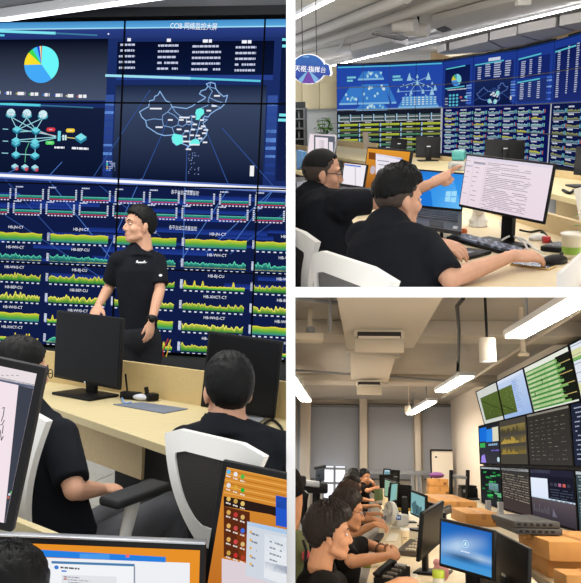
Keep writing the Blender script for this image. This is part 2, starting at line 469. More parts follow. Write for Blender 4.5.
cv.rect(-.05 * TW, TH * .26, 1.07 * TW, TH * .66, '#060d28', '#0b1738'); cv.rect(-.05 * TW, TH * .66, 1.07 * TW, TH * .72, '#27408c')
for x0_, x1_ in [(-.125 * TW, -.06 * TW), (1.04 * TW, 1.11 * TW)]:
    cv.rect(x0_, TH * .9, x1_, TH * 1.9, '#35529c', '#1c2f6c')
    for k in range(9): cv.rect(x0_, TH * (1.0 + .1 * k), x1_, TH * (1.0 + .1 * k + rnd.uniform(.02, .05)), rnd.choice(['#6a9be8', '#4f79cf', '#27418f']))
for k in range(26):   # soft blue bands of the lower half
    y = 2.05 + rnd.random() * 1.2; x = xL + rnd.random() * (xR - xL); w = rnd.uniform(.3, .9) * TW
    cv.rect(x, TH * y, x + w, TH * (y + rnd.uniform(.03, .07)), '#16286c', '#203c92')
cv.up()
# vanishing grid lines
for k, (a, b_) in enumerate([((2, 176), (60, 240)), ((47, 178), (120, 270)), ((92, 179), (160, 236)), ((47, 178), (62, 162)), ((92, 179), (150, 90)), ((140, 180), (105, 258)), ((142, 180), (168, 120)), ((185, 184), (183, 262)), ((186, 183), (187, 145)),
                               ((230, 186), (180, 262)), ((229, 186), (205, 128)), ((274, 189), (206, 252)), ((275, 188), (222, 128)), ((272, 192), (232, 245)), ((5, 215), (120, 290)), ((2, 176), (14, 170)), ((230, 254), (283, 214))]):
    cv.line([q(*a), q(*b_)], PX(.75), ['#33549a', '#4a74c0'][k % 2])
for x, y in [(2, 176), (47, 178), (92, 179), (141, 181), (185, 184), (230, 186), (274, 189)]:
    cv.disc(*q(x, y), PX(2), '#b8dcff')
cv.up()
# bright dividing line and the cyan rules
A, B = q(-25, 174.0), q(292, 190.0)
cv.line([(A[0], A[1]), (B[0], B[1])], PX(6.0), '#5f78c0'); cv.up(); cv.line([(A[0], A[1]), (B[0], B[1])], PX(2.8), '#fbfaff')
cv.line([q(-20, 30.5), q(55, 33.2)], PX(2.6), '#7fe6f0'); cv.line([q(55, 33.2), q(97, 35.3)], PX(1.4), '#3f7f9f')
cv.line([q(-20, 34.8), q(4, 35.4)], PX(2), '#5fd6e8')
cv.line([q(-20, 103), q(40, 105.3)], PX(2.4), '#58cfe0'); cv.line([q(40, 105.3), q(93, 107.8)], PX(1.2), '#39748f')
cv.line([q(106, 75.5), q(190, 78.3)], PX(2.4), '#9fe2f2'); cv.line([q(190, 78.3), q(260, 81)], PX(2), '#5fc9e0')
cv.line([q(283, 39.5), q(300, 40)], PX(2.6), '#7fe6f0'); cv.line([q(283, 46), q(300, 46.5)], PX(2.6), '#7fe6f0')
cv.line([q(280, 115), q(300, 115.6)], PX(2.6), '#7fe6f0'); cv.line([q(279, 120), q(300, 120.6)], PX(2.6), '#7fe6f0')
# title
A, B = q(170, 28.3), q(218, 29.6)
cv.text(A[0], A[1], PX(5.0), 'CCIB-网络监控大屏', '#ffffff', (B[0] - A[0], B[1] - A[1]), .77)
# pie
px_, py_ = q(41.5, 64.5); r_ = PX(18.3)
a = -PI / 2
for frac, c in [(.393, '#6cf7fb'), (.353, '#45aaf7'), (.115, '#fbe02e'), (.045, '#3fdc4f'), (.045, '#41c6f2'), (.025, '#2a4fd8'), (.014, '#f6e6a0'), (.010, '#c65a3c')]:
    cv.disc(px_, py_, r_, c, a, a + 2 * PI * frac, 64); a += 2 * PI * frac
for k, (xa, xb, c) in enumerate([(-6, 1, '#fff'), (5, 12, '#4f7fff'), (16, 26, '#e0c23a'), (29, 39, '#3fdc4f'), (43, 50, '#4fa0ff'), (54, 63, '#2a4fd8'), (66, 74, '#e8d48a'), (77, 87, '#d85a4c')]):
    A = q(xa, 91.2 + .045 * xa); cv.rect(A[0], A[1] + PX(1), A[0] + PX(1.2), A[1] + PX(2.4), c if len(c) == 7 else '#ffffff')
    cv.bars(A[0] + PX(1.8), A[1], A[0] + PX(xb - xa), PX(3.2), '#f2f2f6', k, 0, .95)
# network drawing, lower left
def icon(x, y, s, c='#6fd8e6', c2='#2a7f9c'):
    X, Y = q(x, y); s = PX(s)
    cv.conv([(X - s, Y), (X, Y - s * .62), (X + s, Y), (X, Y + s * .62)], c)
    cv.conv([(X - s, Y), (X, Y + s * .62), (X, Y + s * 1.1), (X - s, Y + s * .45)], c2); cv.conv([(X + s, Y), (X, Y + s * .62), (X, Y + s * 1.1), (X + s, Y + s * .45)], c2)
for a, b_ in [((11, 117), (35, 130)), ((11, 117), (17, 129)), ((27, 118), (17, 130)), ((27, 118), (36, 130)), ((43, 118), (17, 130)), ((43, 118), (36, 130)), ((17, 130), (16, 155)), ((36, 131), (35, 155)), ((17, 129), (56, 136)), ((36, 130), (56, 137)), ((16, 140), (56, 137)), ((35, 142), (56, 138)),
             ((17, 132), (35, 131)), ((17, 141), (35, 142)), ((16, 154), (35, 155)), ((62, 137), (76, 138.5)), ((3, 129), (8, 129.3)), ((3, 141), (8, 141.3)), ((2, 153), (8, 153.3))]:
    cv.line([q(*a), q(*b_)], PX(.8), '#9fdfe8')
cv.line([q(38, 132), q(56, 136)], PX(.8), '#e0707a'); cv.line([q(66, 137.4), q(76, 138.4)], PX(.9), '#e8c84a')
cv.line([q(29, 143), q(26, 150), q(25, 162)], PX(.7), '#5fbf8f')
cv.up()
for x, y in [(11, 113.5), (27, 114), (43, 115)]:
    X, Y = q(x, y); cv.disc(X, Y + PX(1.5), PX(5.5), '#3f9fb4', ry=PX(3)); cv.disc(X, Y - PX(.5), PX(4.6), '#cfeef5', ry=PX(4.2)); cv.rect(X - PX(3.4), Y - PX(1), X + PX(3.4), Y + PX(1.6), '#ffffff')
for x, y in [(17, 129), (36, 130), (16, 140), (35, 141.5), (16, 142.5), (35, 144.5), (16, 154), (35, 155)]: icon(x, y, 4.8)
for x, y in [(15, 166), (25, 166.5), (35, 167)]:
    icon(x, y, 4, '#a9e4ee', '#3f7f9f'); cv.disc(*q(x + 1.5, y + 2.5), PX(2), '#d84a5a')
icon(81, 137, 6, '#7fe0ea'); cv.rect(*q(58, 131), *q(60.6, 141), '#6fd8e6')
for k in range(4): X, Y = q(62.5 + 2.4 * (k % 2), 135 + 3 * (k // 2)); cv.rect(X, Y, X + PX(1.8), Y + PX(2.2), '#d8f2f6')
for x, y, c in [(51, 129.5, '#d83a4a'), (70.5, 130.5, '#f2cf3a'), (50, 142.8, '#58d86a')]:
    X, Y = q(x, y); cv.rect(X - PX(3.4), Y - PX(1.9), X + PX(3.4), Y + PX(1.9), c)
    for sg in (-1, 1): cv.disc(X + sg * PX(2.8), Y, PX(1.9), c)
    cv.bars(X - PX(2), Y - PX(.5), X + PX(2), PX(1), '#fff0f0', 3)
cv.bars(*q(54.5, 146.5), q(64.5, 147)[0], PX(1.9), '#f4f6ff', 1, .0, 1); cv.bars(*q(72, 147), q(88.5, 148)[0], PX(2.1), '#f4f6ff', 2, .03, 1)
# table of the map panel
for xs, ys in [((122, 134, 122), (122, 135)), ]: pass
for k in range(5):
    y = 43.8 + 5.75 * k
    for j, (xa, xb) in enumerate([(120.5 - (k > 1) * 1.5, 135), (158.3 - k * .3, 179 - k * .3), (192.6 - k * .3, 221.5 - k * .3), (235.8 - k * .3, 256.5 - k * .4)]):
        A = q(xa, y + .022 * (xa - 120)); B = q(xb, y)
        cv.bars(A[0], A[1], B[0], PX(2.0), '#c6cde6', k * 7 + j, .0, .97)
for xa, xb, y in [(127.5, 131, 38.2), (167, 171, 38.7), (203, 212, 39.5), (242, 251.5, 40.3)]: A = q(xa, y); cv.bars(A[0], A[1], q(xb, y)[0], PX(3), '#f4f6ff', 5, 0, 1)
X, Y = q(108.5, 34); cv.disc(X, Y, PX(.9), '#dfe8ff')
# outline map
def mp(pts): return [q(135 + x / 5.81, 75 + y / 5.81) for x, y in pts]
OUT = [(145, 95), (170, 135), (180, 150), (205, 160), (215, 185), (260, 190), (300, 195), (335, 180), (355, 165), (400, 140), (410, 130), (375, 110), (385, 92), (410, 85), (425, 65), (415, 52), (440, 43), (465, 50), (470, 80), (490, 105), (515, 125), (538, 118), (530, 145), (525, 165), (500, 190), (470, 205), (440, 225), (425, 245), (405, 240), (395, 255), (420, 260), (395, 280), (405, 300), (420, 320), (415, 350), (395, 375), (370, 395), (345, 405), (320, 410), (305, 425), (310, 412), (290, 405), (265, 395), (240, 408), (220, 390), (215, 365), (230, 345), (205, 350), (170, 352), (130, 340), (100, 320), (70, 300), (62, 265), (40, 245), (27, 215), (50, 200), (80, 185), (85, 150), (110, 145), (115, 125), (135, 115)]
cv.line(mp(OUT), PX(.95), '#8fb8e8', True)
for pl in [[(62, 265), (110, 255), (160, 260), (160, 235), (190, 215), (215, 185)], [(160, 260), (165, 295), (215, 305), (250, 290), (255, 260), (230, 235), (190, 215)], [(215, 185), (235, 215), (265, 240), (300, 250), (330, 235), (350, 240), (380, 195), (425, 175)], [(425, 65), (450, 95), (430, 130), (425, 155), (445, 170), (500, 190)], [(440, 43), (435, 70), (470, 80)], [(430, 130), (470, 150), (525, 165)],
           [(215, 305), (230, 345)], [(250, 290), (275, 300), (300, 285), (320, 290), (330, 270), (350, 285)], [(230, 345), (275, 350), (290, 330), (320, 330), (330, 310), (365, 320), (405, 300)], [(275, 350), (280, 395)], [(320, 330), (315, 400)], [(365, 320), (350, 370), (395, 375)], [(300, 250), (300, 285)], [(330, 235), (330, 270), (330, 310)], [(380, 260), (365, 320)]]:
    cv.line(mp(pl), PX(.75), '#7fa6d8')
cv.up()
for pl in [[(358, 200), (380, 192), (400, 200), (402, 225), (385, 240), (372, 262), (352, 260), (358, 238), (350, 222)], [(225, 340), (250, 345), (275, 352), (278, 395), (245, 410), (222, 392), (214, 362)], [(325, 382), (345, 372), (370, 376), (378, 400), (350, 405), (325, 410), (315, 398)]]:
    cv.poly(mp(pl), '#6ff3ea')
for x, y, w in [(122, 195, 70), (206, 261, 28), (141, 303, 42), (257, 316, 28), (360, 164, 52), (477, 121, 34), (460, 180, 28), (429, 207, 26), (272, 247, 30), (300, 247, 36), (270, 261, 26), (311, 271, 26), (342, 243, 20), (348, 287, 26), (390, 262, 22), (397, 298, 26), (380, 310, 22), (412, 319, 26), (337, 317, 24), (300, 325, 24), (290, 357, 24), (331, 350, 24), (365, 352, 26), (402, 338, 24), (380, 368, 24), (300, 386, 50), (345, 404, 60), (407, 391, 26), (311, 431, 30)]:
    A = q(135 + (x - w / 2) / 5.81, 75 + y / 5.81); cv.rect(A[0], A[1] - PX(.7), A[0] + PX(w / 5.81), A[1] + PX(.8), '#e9edf6')
for k in range(26): A = q(188 + rnd.random() * 12, 152 + rnd.random() * 22); cv.rect(A[0], A[1], A[0] + PX(.9), A[1] + PX(.8), '#7f96c8')
X, Y = q(252, 171); cv.rect(X - PX(2), Y - PX(5), X + PX(2), Y + PX(5), '#f2f2f2')
for k, c in enumerate(['#e8eef4', '#4fd0e8', '#58e0c0', '#f2a03a', '#e8c860', '#4a9fe8']):
    X, Y = q(106.5, 161 + 1.7 * k); cv.rect(X, Y, X + PX(1.6), Y + PX(1.1), c); cv.bars(X + PX(2.4), Y, X + PX(9 - (k == 0) * 3), PX(1), '#9fb0d8', k)
# headings of the chart blocks
for (x, y) in [(171, 193.6), (169, 229)]:
    A = q(x, y); B = q(x + 29, y + 1.6); cv.text(A[0], A[1], PX(3.2), '各平台出口流量监控', '#e8eefc', (B[0] - A[0], B[1] - A[1]), .68)
# small axes charts
def mini(x, y, w, h, seed):
    r = random.Random(seed); lw = PX(.9)
    for k in range(6): cv.rect(x - PX(.7), y + h * k / 6, x + PX(1.1), y + h * k / 6 + PX(1.2), '#cfd8ec'); cv.rect(x + w - PX(1.6), y + h * k / 6, x + w + PX(.2), y + h * k / 6 + PX(1.2), '#cfd8ec')
    cv.rect(x + PX(1.5), y + h * .62, x + w - PX(2), y + h * .80, '#2f6f86', '#1f9a6f'); cv.rect(x + PX(1.5), y + h * .6, x + w - PX(2), y + h * .66, '#6fd8b8')
    cv.rect(x + PX(1.5), y + h * .86, x + w - PX(2), y + h * .92, '#d8466a')
    cv.bars(x, y - PX(2.4), x + PX(8), PX(1.2), '#c8d2ea', seed, 0, 1)
    for k in range(8): cv.rect(x + w * (.06 + k * .115), y + h, x + w * (.06 + k * .115) + PX(2), y + h + PX(1.1), '#e0d8ea')
cv.up()
for k in range(-6, 6):
    for j, t in enumerate((2.07, 2.25)): mini(TW * (k * .2525 - .02 - .012 * j), TH * t, TW * .216, TH * .135, k * 3 + j + 50)
cv.up()
# rows of area charts
def area(x, y, w, h, style, seed):
    r = random.Random(seed); n = 44; base = y + h
    if style == 0: tops = [.92 + .05 * math.sin(i * .5 + seed) + r.uniform(-.03, .03) for i in range(n + 1)]; cols = ('#c2cc3c', '#58a83c', '#2f7f8a')
    elif style == 1: tops = [.56 + r.uniform(-.12, .18) + (r.random() < .10) * .3 for i in range(n + 1)]; cols = ('#3a9a88', '#1f6464', '#18405f')
    elif style == 2: tops = [.58 + r.uniform(-.18, .26) + (r.random() < .06) * .3 for i in range(n + 1)]; cols = ('#a8b83a', '#4f9a3a', '#1f5f3a')
    elif style == 3: tops = [.30 + r.uniform(0, .55) + (r.random() < .10) * .3 for i in range(n + 1)]; cols = ('#ccc648', '#6a9f3a', '#2a6a38')
    elif style == 4: tops = [.30 + r.uniform(0, .12) + (r.random() < .09) * .6 for i in range(n + 1)]; cols = ('#cfd84a', '#5fb43f', '#2a7f3a')
    else: tops = [.1 + .55 * max(0, math.sin(i * .32 + seed)) + r.uniform(0, .08) for i in range(n + 1)]; cols = ('#3fb08f', '#2a7f6f', '#1f5a5a')
    c0, c1, c2 = (lin(c) for c in cols)
    for i in range(n):
        xa, xb = x + w * i / n, x + w * (i + 1) / n; ta, tb = base - h * tops[i], base - h * tops[i + 1]; m_ = base - h * min(tops[i], tops[i + 1]) * .45
        cv.conv([(xa, ta), (xb, tb), (xb, m_), (xa, m_)], [c0, c0, c1, c1]); cv.conv([(xa, m_), (xb, m_), (xb, base), (xa, base)], [c1, c1, c2, c2])
    cv.line([(x + w * i / n, base - h * tops[i]) for i in range(n + 1)], PX(.8), ['#f2d83a', '#5fd8b0', '#e8d85a', '#f8f06a', '#f2d84a', '#6fd8b0'][style])
    if style in (1, 5): cv.line([(x, base - h * .1), (x + w, base - h * .13)], PX(.8), '#c8c070')
    cv.rect(x - PX(3.2), y - h * .1, x - PX(.6), base, '#8f9fc8' if r.random() < .6 else '#22346f')
    for k in range(6): cv.rect(x - PX(3.4), y + h * (k / 6 - .1), x - PX(.8), y + h * (k / 6 - .1) + PX(1.0), '#e4eaf6')
    for k in range(11): cv.rect(x + w * (.01 + k * .093), base + PX(1.2), x + w * (.01 + k * .093) + PX(2.6), base + PX(2.4), '#dbe2f2')
NAMES = ['HB-JN-CT', 'HB-WH-CT', 'HB-BJ-CU', 'HB-BEP-CU', 'HB-WH5-CT', 'HB-XHCT-CT']
for col in range(-3, 3):
    for row in range(6):
        t = 2.53 + .25 * row; x = TW * (.5 * col - .018) + PX(3)
        cv.text(x + TW * .23, TH * t + PX(3), PX(2.7), NAMES[(row + (col == -3)) % 6] if (col + row) % 4 else NAMES[(row + 2) % 6], '#f4f7ff', align='c')
        st = [[0, 1, 1, 2, 3, 2], [0, 1, 2, 3, 0, 4], [0, 1, 2, 3, 4, 5], [0, 1, 2, 3, 0, 4]][(col + 3) % 4 if col < 2 else 3][row]
        if col == 1 and row == 2: st = 4
        area(x, TH * (t + .088), TW * .435, TH * .10, st, col * 11 + row + 100)
vw = thing(R1, 'video_wall', 'wall of black framed screens behind the standing presenter showing pie chart, outlined map and green traffic graphs', 'screen', W1(0, TH * 4, 0))
off = W1(0, TH * 4, 0)
M_BEZ = mat('thin_bezel', '#030305', .8, spec=.05)
for ci, (xa, xb) in enumerate([(-2 * TW, -TW), (-TW, 0), (0, TW), (TW, 2 * TW)]):
    for ri in range(4):
        ya, yb2 = TH * ri, TH * (ri + 1)
        b = MB(); rz = math.atan2(DX1.y, DX1.x)
        b.box(W1((xa + xb) / 2, (ya + yb2) / 2, -.03) - off, (TW - .002, .05, TH - .002), rot=(0, 0, rz), bev=.003, seg=1)
        g = .006
        for (cx_, cy_, sx_, sy_) in [((xa + xb) / 2, ya + g / 2, TW - .003, g), ((xa + xb) / 2, yb2 - g / 2, TW - .003, g), (xa + g / 2, (ya + yb2) / 2, g, TH - .003), (xb - g / 2, (ya + yb2) / 2, g, TH - .003)]:
            b.box(W1(cx_, cy_, .004) - off, (sx_, .018, sy_), rot=(0, 0, rz))
        tl = part('display_panel', b, M_BEZ, vw)
        part('picture', picture_mesh('picture', cv, lambda x, y, h: W1(x, y, h - .002) - off, (xa + g, ya + g, xb - g, yb2 - g)), None, tl)
# dark cabinet under the screens
b = MB(); b.box(W1(-.3, TH * 4 + .35, .05), (4.6, .30, .66), rot=(0, 0, rz), bev=.006)
one(R1, 'equipment_cabinet', b, M_DARK, 'long black cabinet running below the wall of screens', 'cabinet')

# ================================================================ curved video wall of room 2
c2 = Canvas(85); cvs = cv; cv = c2
def PX(n): return n
# coordinates: x = place along the wall in pixels of the seam table, y = 0 top ... 1 bottom
U = 1 / 105.0
def blk(xa, xb, ya, yb_, c, d=None): c2.rect(xa, ya, xb, yb_, c, d)
blk(336, 600, 0, 1, '#10185a'); blk(336, 443.5, .5, 1, '#1c2130'); blk(555, 600, .5, 1, '#101c4c'); blk(336, 600, 0, .5, '#22409c'); blk(336, 443.5, 0, .5, '#274fb8', '#2c50b4'); c2.up()
blk(338, 442, .02, .035, '#58c8e8'); blk(336, 600, .0, .018, '#14306c')
blk(446, 471, .08, .49, '#0e1c52', '#1a2a62'); blk(476, 515, .09, .25, '#1a2c70'); blk(476, 515, .25, .49, '#1c2c60', '#101c4a'); blk(520, 552, .1, .27, '#182a74'); blk(520, 552, .29, .48, '#24367a'); blk(557, 600, .07, .49, '#121f5c', '#22327c')
for xa in (471, 516, 553):
    for k in range(8): blk(xa - 3, xa + 2, .28 + .025 * k, .295 + .025 * k, rnd.choice(['#4f7be0', '#7fa8f2', '#2c4ab0']))
blk(336, 443.5, .488, .505, '#9fc2f2'); blk(443.5, 600, .495, .505, '#5f84d8'); c2.up()
for xa, xb in [(447, 466), (476, 505), (520, 543), (557, 579)]:
    for yy in ((.085,) if xa != 447 and xa != 520 else (.085, .29)): c2.line([(xa, yy + .01), (xb, yy)], 1.0, '#5fd0e0')
c2.rect(490, .045, 502, .075, '#dfe8fa')
# pie and small network
for a0, a1, c in [(-1.57, .9, '#8fe8f2'), (.9, 3.1, '#4f9af0'), (3.1, 3.9, '#e8d84a'), (3.9, 4.4, '#58c86a'), (4.4, 4.72, '#3f6fe0')]: c2.disc(458, .22, 4.9, c, a0, a1, 28, ry=.062)
c2.bars(449, .31, 468, .012, '#e8ecf6', 3); 
for i in range(3):
    for j in range(4): c2.disc(452 + 3.6 * i, .375 + .034 * j, 1.3, '#5fc8e0', ry=.012)
    c2.bars(446.6, .40 + .03 * i, 449.6, .012, '#d0d8ee', i)
c2.disc(463, .40, 1.3, '#d86a7a', ry=.01); c2.disc(468, .40, 1.4, '#6fd8e6', ry=.013); c2.bars(463, .43, 470, .01, '#e8ecf6', 9)
# lists
for xa, w, n_, y0_ in [(479, 4, 6, .12), (487, 5.5, 6, .10), (496, 7.5, 7, .095), (507, 5.5, 7, .09), (523, 5, 9, .12), (532, 3, 8, .115), (541, 3, 9, .11), (523, 4.5, 9, .31), (532, 3, 8, .31), (541, 3, 9, .31), (560, 3.4, 22, .10), (571, 2, 22, .075), (580, 3, 22, .07)]:
    if xa < 520: step = .021
    else: step = .0165
    for k in range(n_): c2.rect(xa, y0_ + step * k, xa + w * rnd.uniform(.8, 1), y0_ + step * k + step * .5, '#c4cce8')
# small map
def m2(p): return (476 + (p[0] + 20) / 580 * 36, .27 + p[1] / 470 * .23)
c2.line([m2(p) for p in OUT], .55, '#5f80c8', True)
for k in range(16): X, Y = m2((rnd.uniform(250, 410), rnd.uniform(200, 400))); c2.rect(X, Y, X + 1.6, Y + .012, '#e8f0fa')
for x, y in [(380, 225), (250, 375), (345, 390)]: c2.disc(*m2((x, y)), 1.8, '#9ff0ee', ry=.022)
for xa in (481, 495, 510): c2.line([(497, .33), (xa + (xa - 497) * .8, .49)], .35, '#3f62b0')
c2.rect(513, .42, 514.4, .45, '#fff6e0')
# raised plans on the blue field
def slab(x0_, x1_, x2_, x3_, ya, yb_, c='#3f86dc', e='#8fc8f4'):
    c2.conv([(x0_, ya), (x1_, ya), (x2_, yb_), (x3_, yb_)], c); c2.conv([(x3_, yb_), (x2_, yb_), (x2_, yb_ + .02), (x3_, yb_ + .02)], e)
slab(363, 380, 384, 358, .08, .155); slab(350, 363, 357, 339, .24, .42); slab(362, 384, 390, 358, .22, .42); slab(383, 388, 397, 392, .22, .42); slab(361, 384, 388, 356, .44, .49); slab(405, 434, 440, 399, .365, .475, '#4f98e0')
c2.up()
for k in range(34):
    X, Y = rnd.choice([(rnd.uniform(346, 358), rnd.uniform(.26, .4)), (rnd.uniform(364, 386), rnd.uniform(.24, .4)), (rnd.uniform(364, 382), rnd.uniform(.09, .14)), (rnd.uniform(364, 384), rnd.uniform(.445, .48))])
    c2.disc(X, Y, 1.1, rnd.choice(['#e4f6fc', '#b8e6f6', '#8fd0f0']), ry=.016)
for i in range(9):
    for j in range(4): c2.rect(403 + 4 * i, .375 + .024 * j, 405.4 + 4 * i, .388 + .024 * j, '#bfe4f8' if not (2 < i < 6) else '#e4f4fc')
for a, b_ in [((410, .16), (418, .21)), ((418, .21), (429, .16)), ((418, .21), (411, .32)), ((418, .21), (424, .32)), ((399, .31), (436, .31)), ((412, .33), (412, .37)), ((418, .15), (418, .2)), ((401, .26), (418, .21)), ((433, .28), (418, .21))]: c2.line([a, b_], .5, '#9fd0f4')
for x, y, r in [(410, .155, 3.2), (429, .155, 3.2), (418, .15, 1.6), (418, .215, 2.4), (399, .295, 1.7), (436, .28, 2.4), (433, .32, 3), (412, .32, 2), (424, .315, 2), (404, .24, 1.1), (408, .26, 1.1), (413, .24, 1.1), (424, .25, 1.1), (429, .26, 1.1), (433, .23, 1.3), (407, .34, 1), (411, .35, 1), (427, .36, 1)]:
    c2.conv([(x - r * .8, y + r * .013), (x, y - r * .014), (x + r * .8, y + r * .013)], '#a8d8f4')
for (x, y, w) in [(347, .13, 9), (347, .165, 6), (393, .135, 8), (393, .17, 10)]: c2.bars(x, y, x + w, .022, '#8fe6f0', int(y * 100), 0, 1)
# charts of the lower half
for k in range(9):
    xa = 338 + k * 11.8
    for yy in (.55, .59):
        c2.rect(xa, yy, xa + 1.2, yy + .035, '#a8d4f2'); c2.rect(xa, yy + .028, xa + 11, yy + .04, '#c8ccd0'); c2.rect(xa + 1.5, yy + .012, xa + 10.5, yy + .022, '#5f7f7a')
for r in range(6):
    yy = .655 + .057 * r
    for k in range(5):
        xa = 338 + k * 21.3 
        c2.bars(xa + 6, yy - .018, xa + 12, .010, '#d8dce2', k, 0, 1); c2.rect(xa - .4, yy - .004, xa + 1, yy + .034, '#a8cdea')
        st = (r * 2 + k) % 3 if r else 0
        c2.rect(xa + 1, yy, xa + 20, yy + .024, ['#d8d84a', '#5f9a6a', '#a8ac4a'][st], ['#8fae3a', '#3f6f5a', '#5f7a3a'][st])
blk(442.3, 444.5, .5, 1, '#c8ccd4'); blk(555, 556.6, .5, 1, '#c0c6d4')
for r in range(8):
    yy = .545 + .058 * r
    for k, xa in enumerate([447, 462, 477, 492, 507, 522, 537, 559, 575]):
        w = 11 if xa < 555 else 13
        c2.bars(xa + 1, yy - .02, xa + 7, .012, '#dfe4f4', k + r, 0, 1)
        tops = [rnd.uniform(.2, 1) for _ in range(9)]
        ca, cb = rnd.choice([('#c8e0c0', '#3f8a9a'), ('#e8d84a', '#6f9a6a'), ('#a8d0c8', '#2f6f8f'), ('#b8e0d8', '#4f8aa8')] if xa < 555 else [('#7fa8b8', '#2f5f7a'), ('#a8a46a', '#3f5f5a')])
        for i in range(8):
            x_, x2_ = xa + w * i / 8, xa + w * (i + 1) / 8
            c2.conv([(x_, yy + .022 - .018 * tops[i]), (x2_, yy + .022 - .018 * tops[i + 1]), (x2_, yy + .028), (x_, yy + .028)], [lin(ca), lin(ca), lin(cb), lin(cb)])
        c2.rect(xa + w + .3, yy, xa + w + 1.3, yy + .03, '#6fb6e0'); c2.rect(xa + w + 1.9, yy, xa + w + 2.7, yy + .03, '#d8786a' if (k + r) % 3 == 0 else '#7fd0b0')
        c2.rect(xa, yy + .03, xa + w, yy + .034, '#c8d0e0')
c2.p = [(a, [tuple(x * .78 for x in c_) for c_ in b_], l_) for a, b_, l_ in c2.p]
vw2 = thing(R2, 'video_wall', 'curved wall of blue screens of charts and maps beyond the rows of desks', 'screen', W2(460, 1)); off2 = W2(460, 1)
cols2 = [336.5, 363.2, 390, 416.7, 443.5, 474, 517.5, 555, 600]
for xa, xb in zip(cols2, cols2[1:]):
    for r in range(4):
        A, B = W2(xa, r / 4), W2(xb, r / 4); C_, D = W2(xb, (r + 1) / 4), W2(xa, (r + 1) / 4)
        e = .004
        A, B, C_, D = [W2(xa + .08, r / 4 + e), W2(xb - .08, r / 4 + e), W2(xb - .08, (r + 1) / 4 - e), W2(xa + .08, (r + 1) / 4 - e)]
        n = (B - A).cross(V((0, 0, 1))).normalized()
        if n.y > 0: n = -n
        b = MB(); b.prism([p - off2 for p in (A, B, C_, D)], n * -.06)
        tl = part('display_panel', b, M_BEZ, vw2)
        part('picture', picture_mesh('picture', c2, lambda x, y, h: W2(x, y, h + .003) - off2, (xa + .2, r / 4 + e, xb - .2, (r + 1) / 4 - e), step=.0015), None, tl)
b = MB()
for i in range(len(PL2) - 1):
    p, q_ = W2(_seams[i][0], 0, -.05), W2(_seams[i + 1][0], 0, -.05); b.prism([p, q_, q_ + V((0, .25, 0)), p + V((0, .25, 0))], V((0, 0, .04)))
part('top_rail', b, M_BLACK, vw2, off2)
b = MB()
for i in range(len(PL2) - 1):
    p, q_ = W2(_seams[i][0], 1, -.02), W2(_seams[i + 1][0], 1, -.02); b.prism([p, q_, q_ + V((0, .4, 0)), p + V((0, .4, 0))], V((0, 0, -.6)))
part('base_cabinet', b, M_DARK, vw2, off2)

# ================================================================ rack of screens in room 3
def quad(P, u, v, h, n): return (P[0] * (1 - u) + P[1] * u) * (1 - v) + (P[3] * (1 - u) + P[2] * u) * v + n * h
vw3 = thing(R3, 'screen_rack', 'three tiers of wall screens showing green maps, dark graphs and text over the boxes', 'screen', (XW3, 9, -.6)); off3 = V((XW3, 9, -.6))
X_ = XW3
def tcol(px): return R3.onx(px, 465, X_).y
ys3 = [tcol(480.5), tcol(501), tcol(529.5), tcol(574.5), tcol(574.5) - 1.75]
zr = [R3.onx(529.5, 413.5, X_).z, R3.onx(529.5, 468, X_).z, R3.onx(529.5, 517, X_).z]
top = .62
def scr(P, cvx, frame_=.012):
    n = (P[1] - P[0]).cross(P[3] - P[0]).normalized()
    if n.x > 0: n = -n
    b = MB(); b.prism([p - off3 for p in P], n * -.05)
    for i in range(4):
        a_, b_ = P[i], P[(i + 1) % 4]; c_ = sum(P, V((0, 0, 0))) / 4
        b.prism([a_ - off3, b_ - off3, b_ + (c_ - b_).normalized() * .03 - off3, a_ + (c_ - a_).normalized() * .03 - off3], n * .012)
    tl = part('display_panel', b, M_BEZ, vw3)
    part('picture', picture_mesh('picture', cvx, lambda x, y, h: quad(P, .012 + x * .976, .024 + y * .952, h + .002, n) - off3, (0, 0, 1, 1)), None, tl)
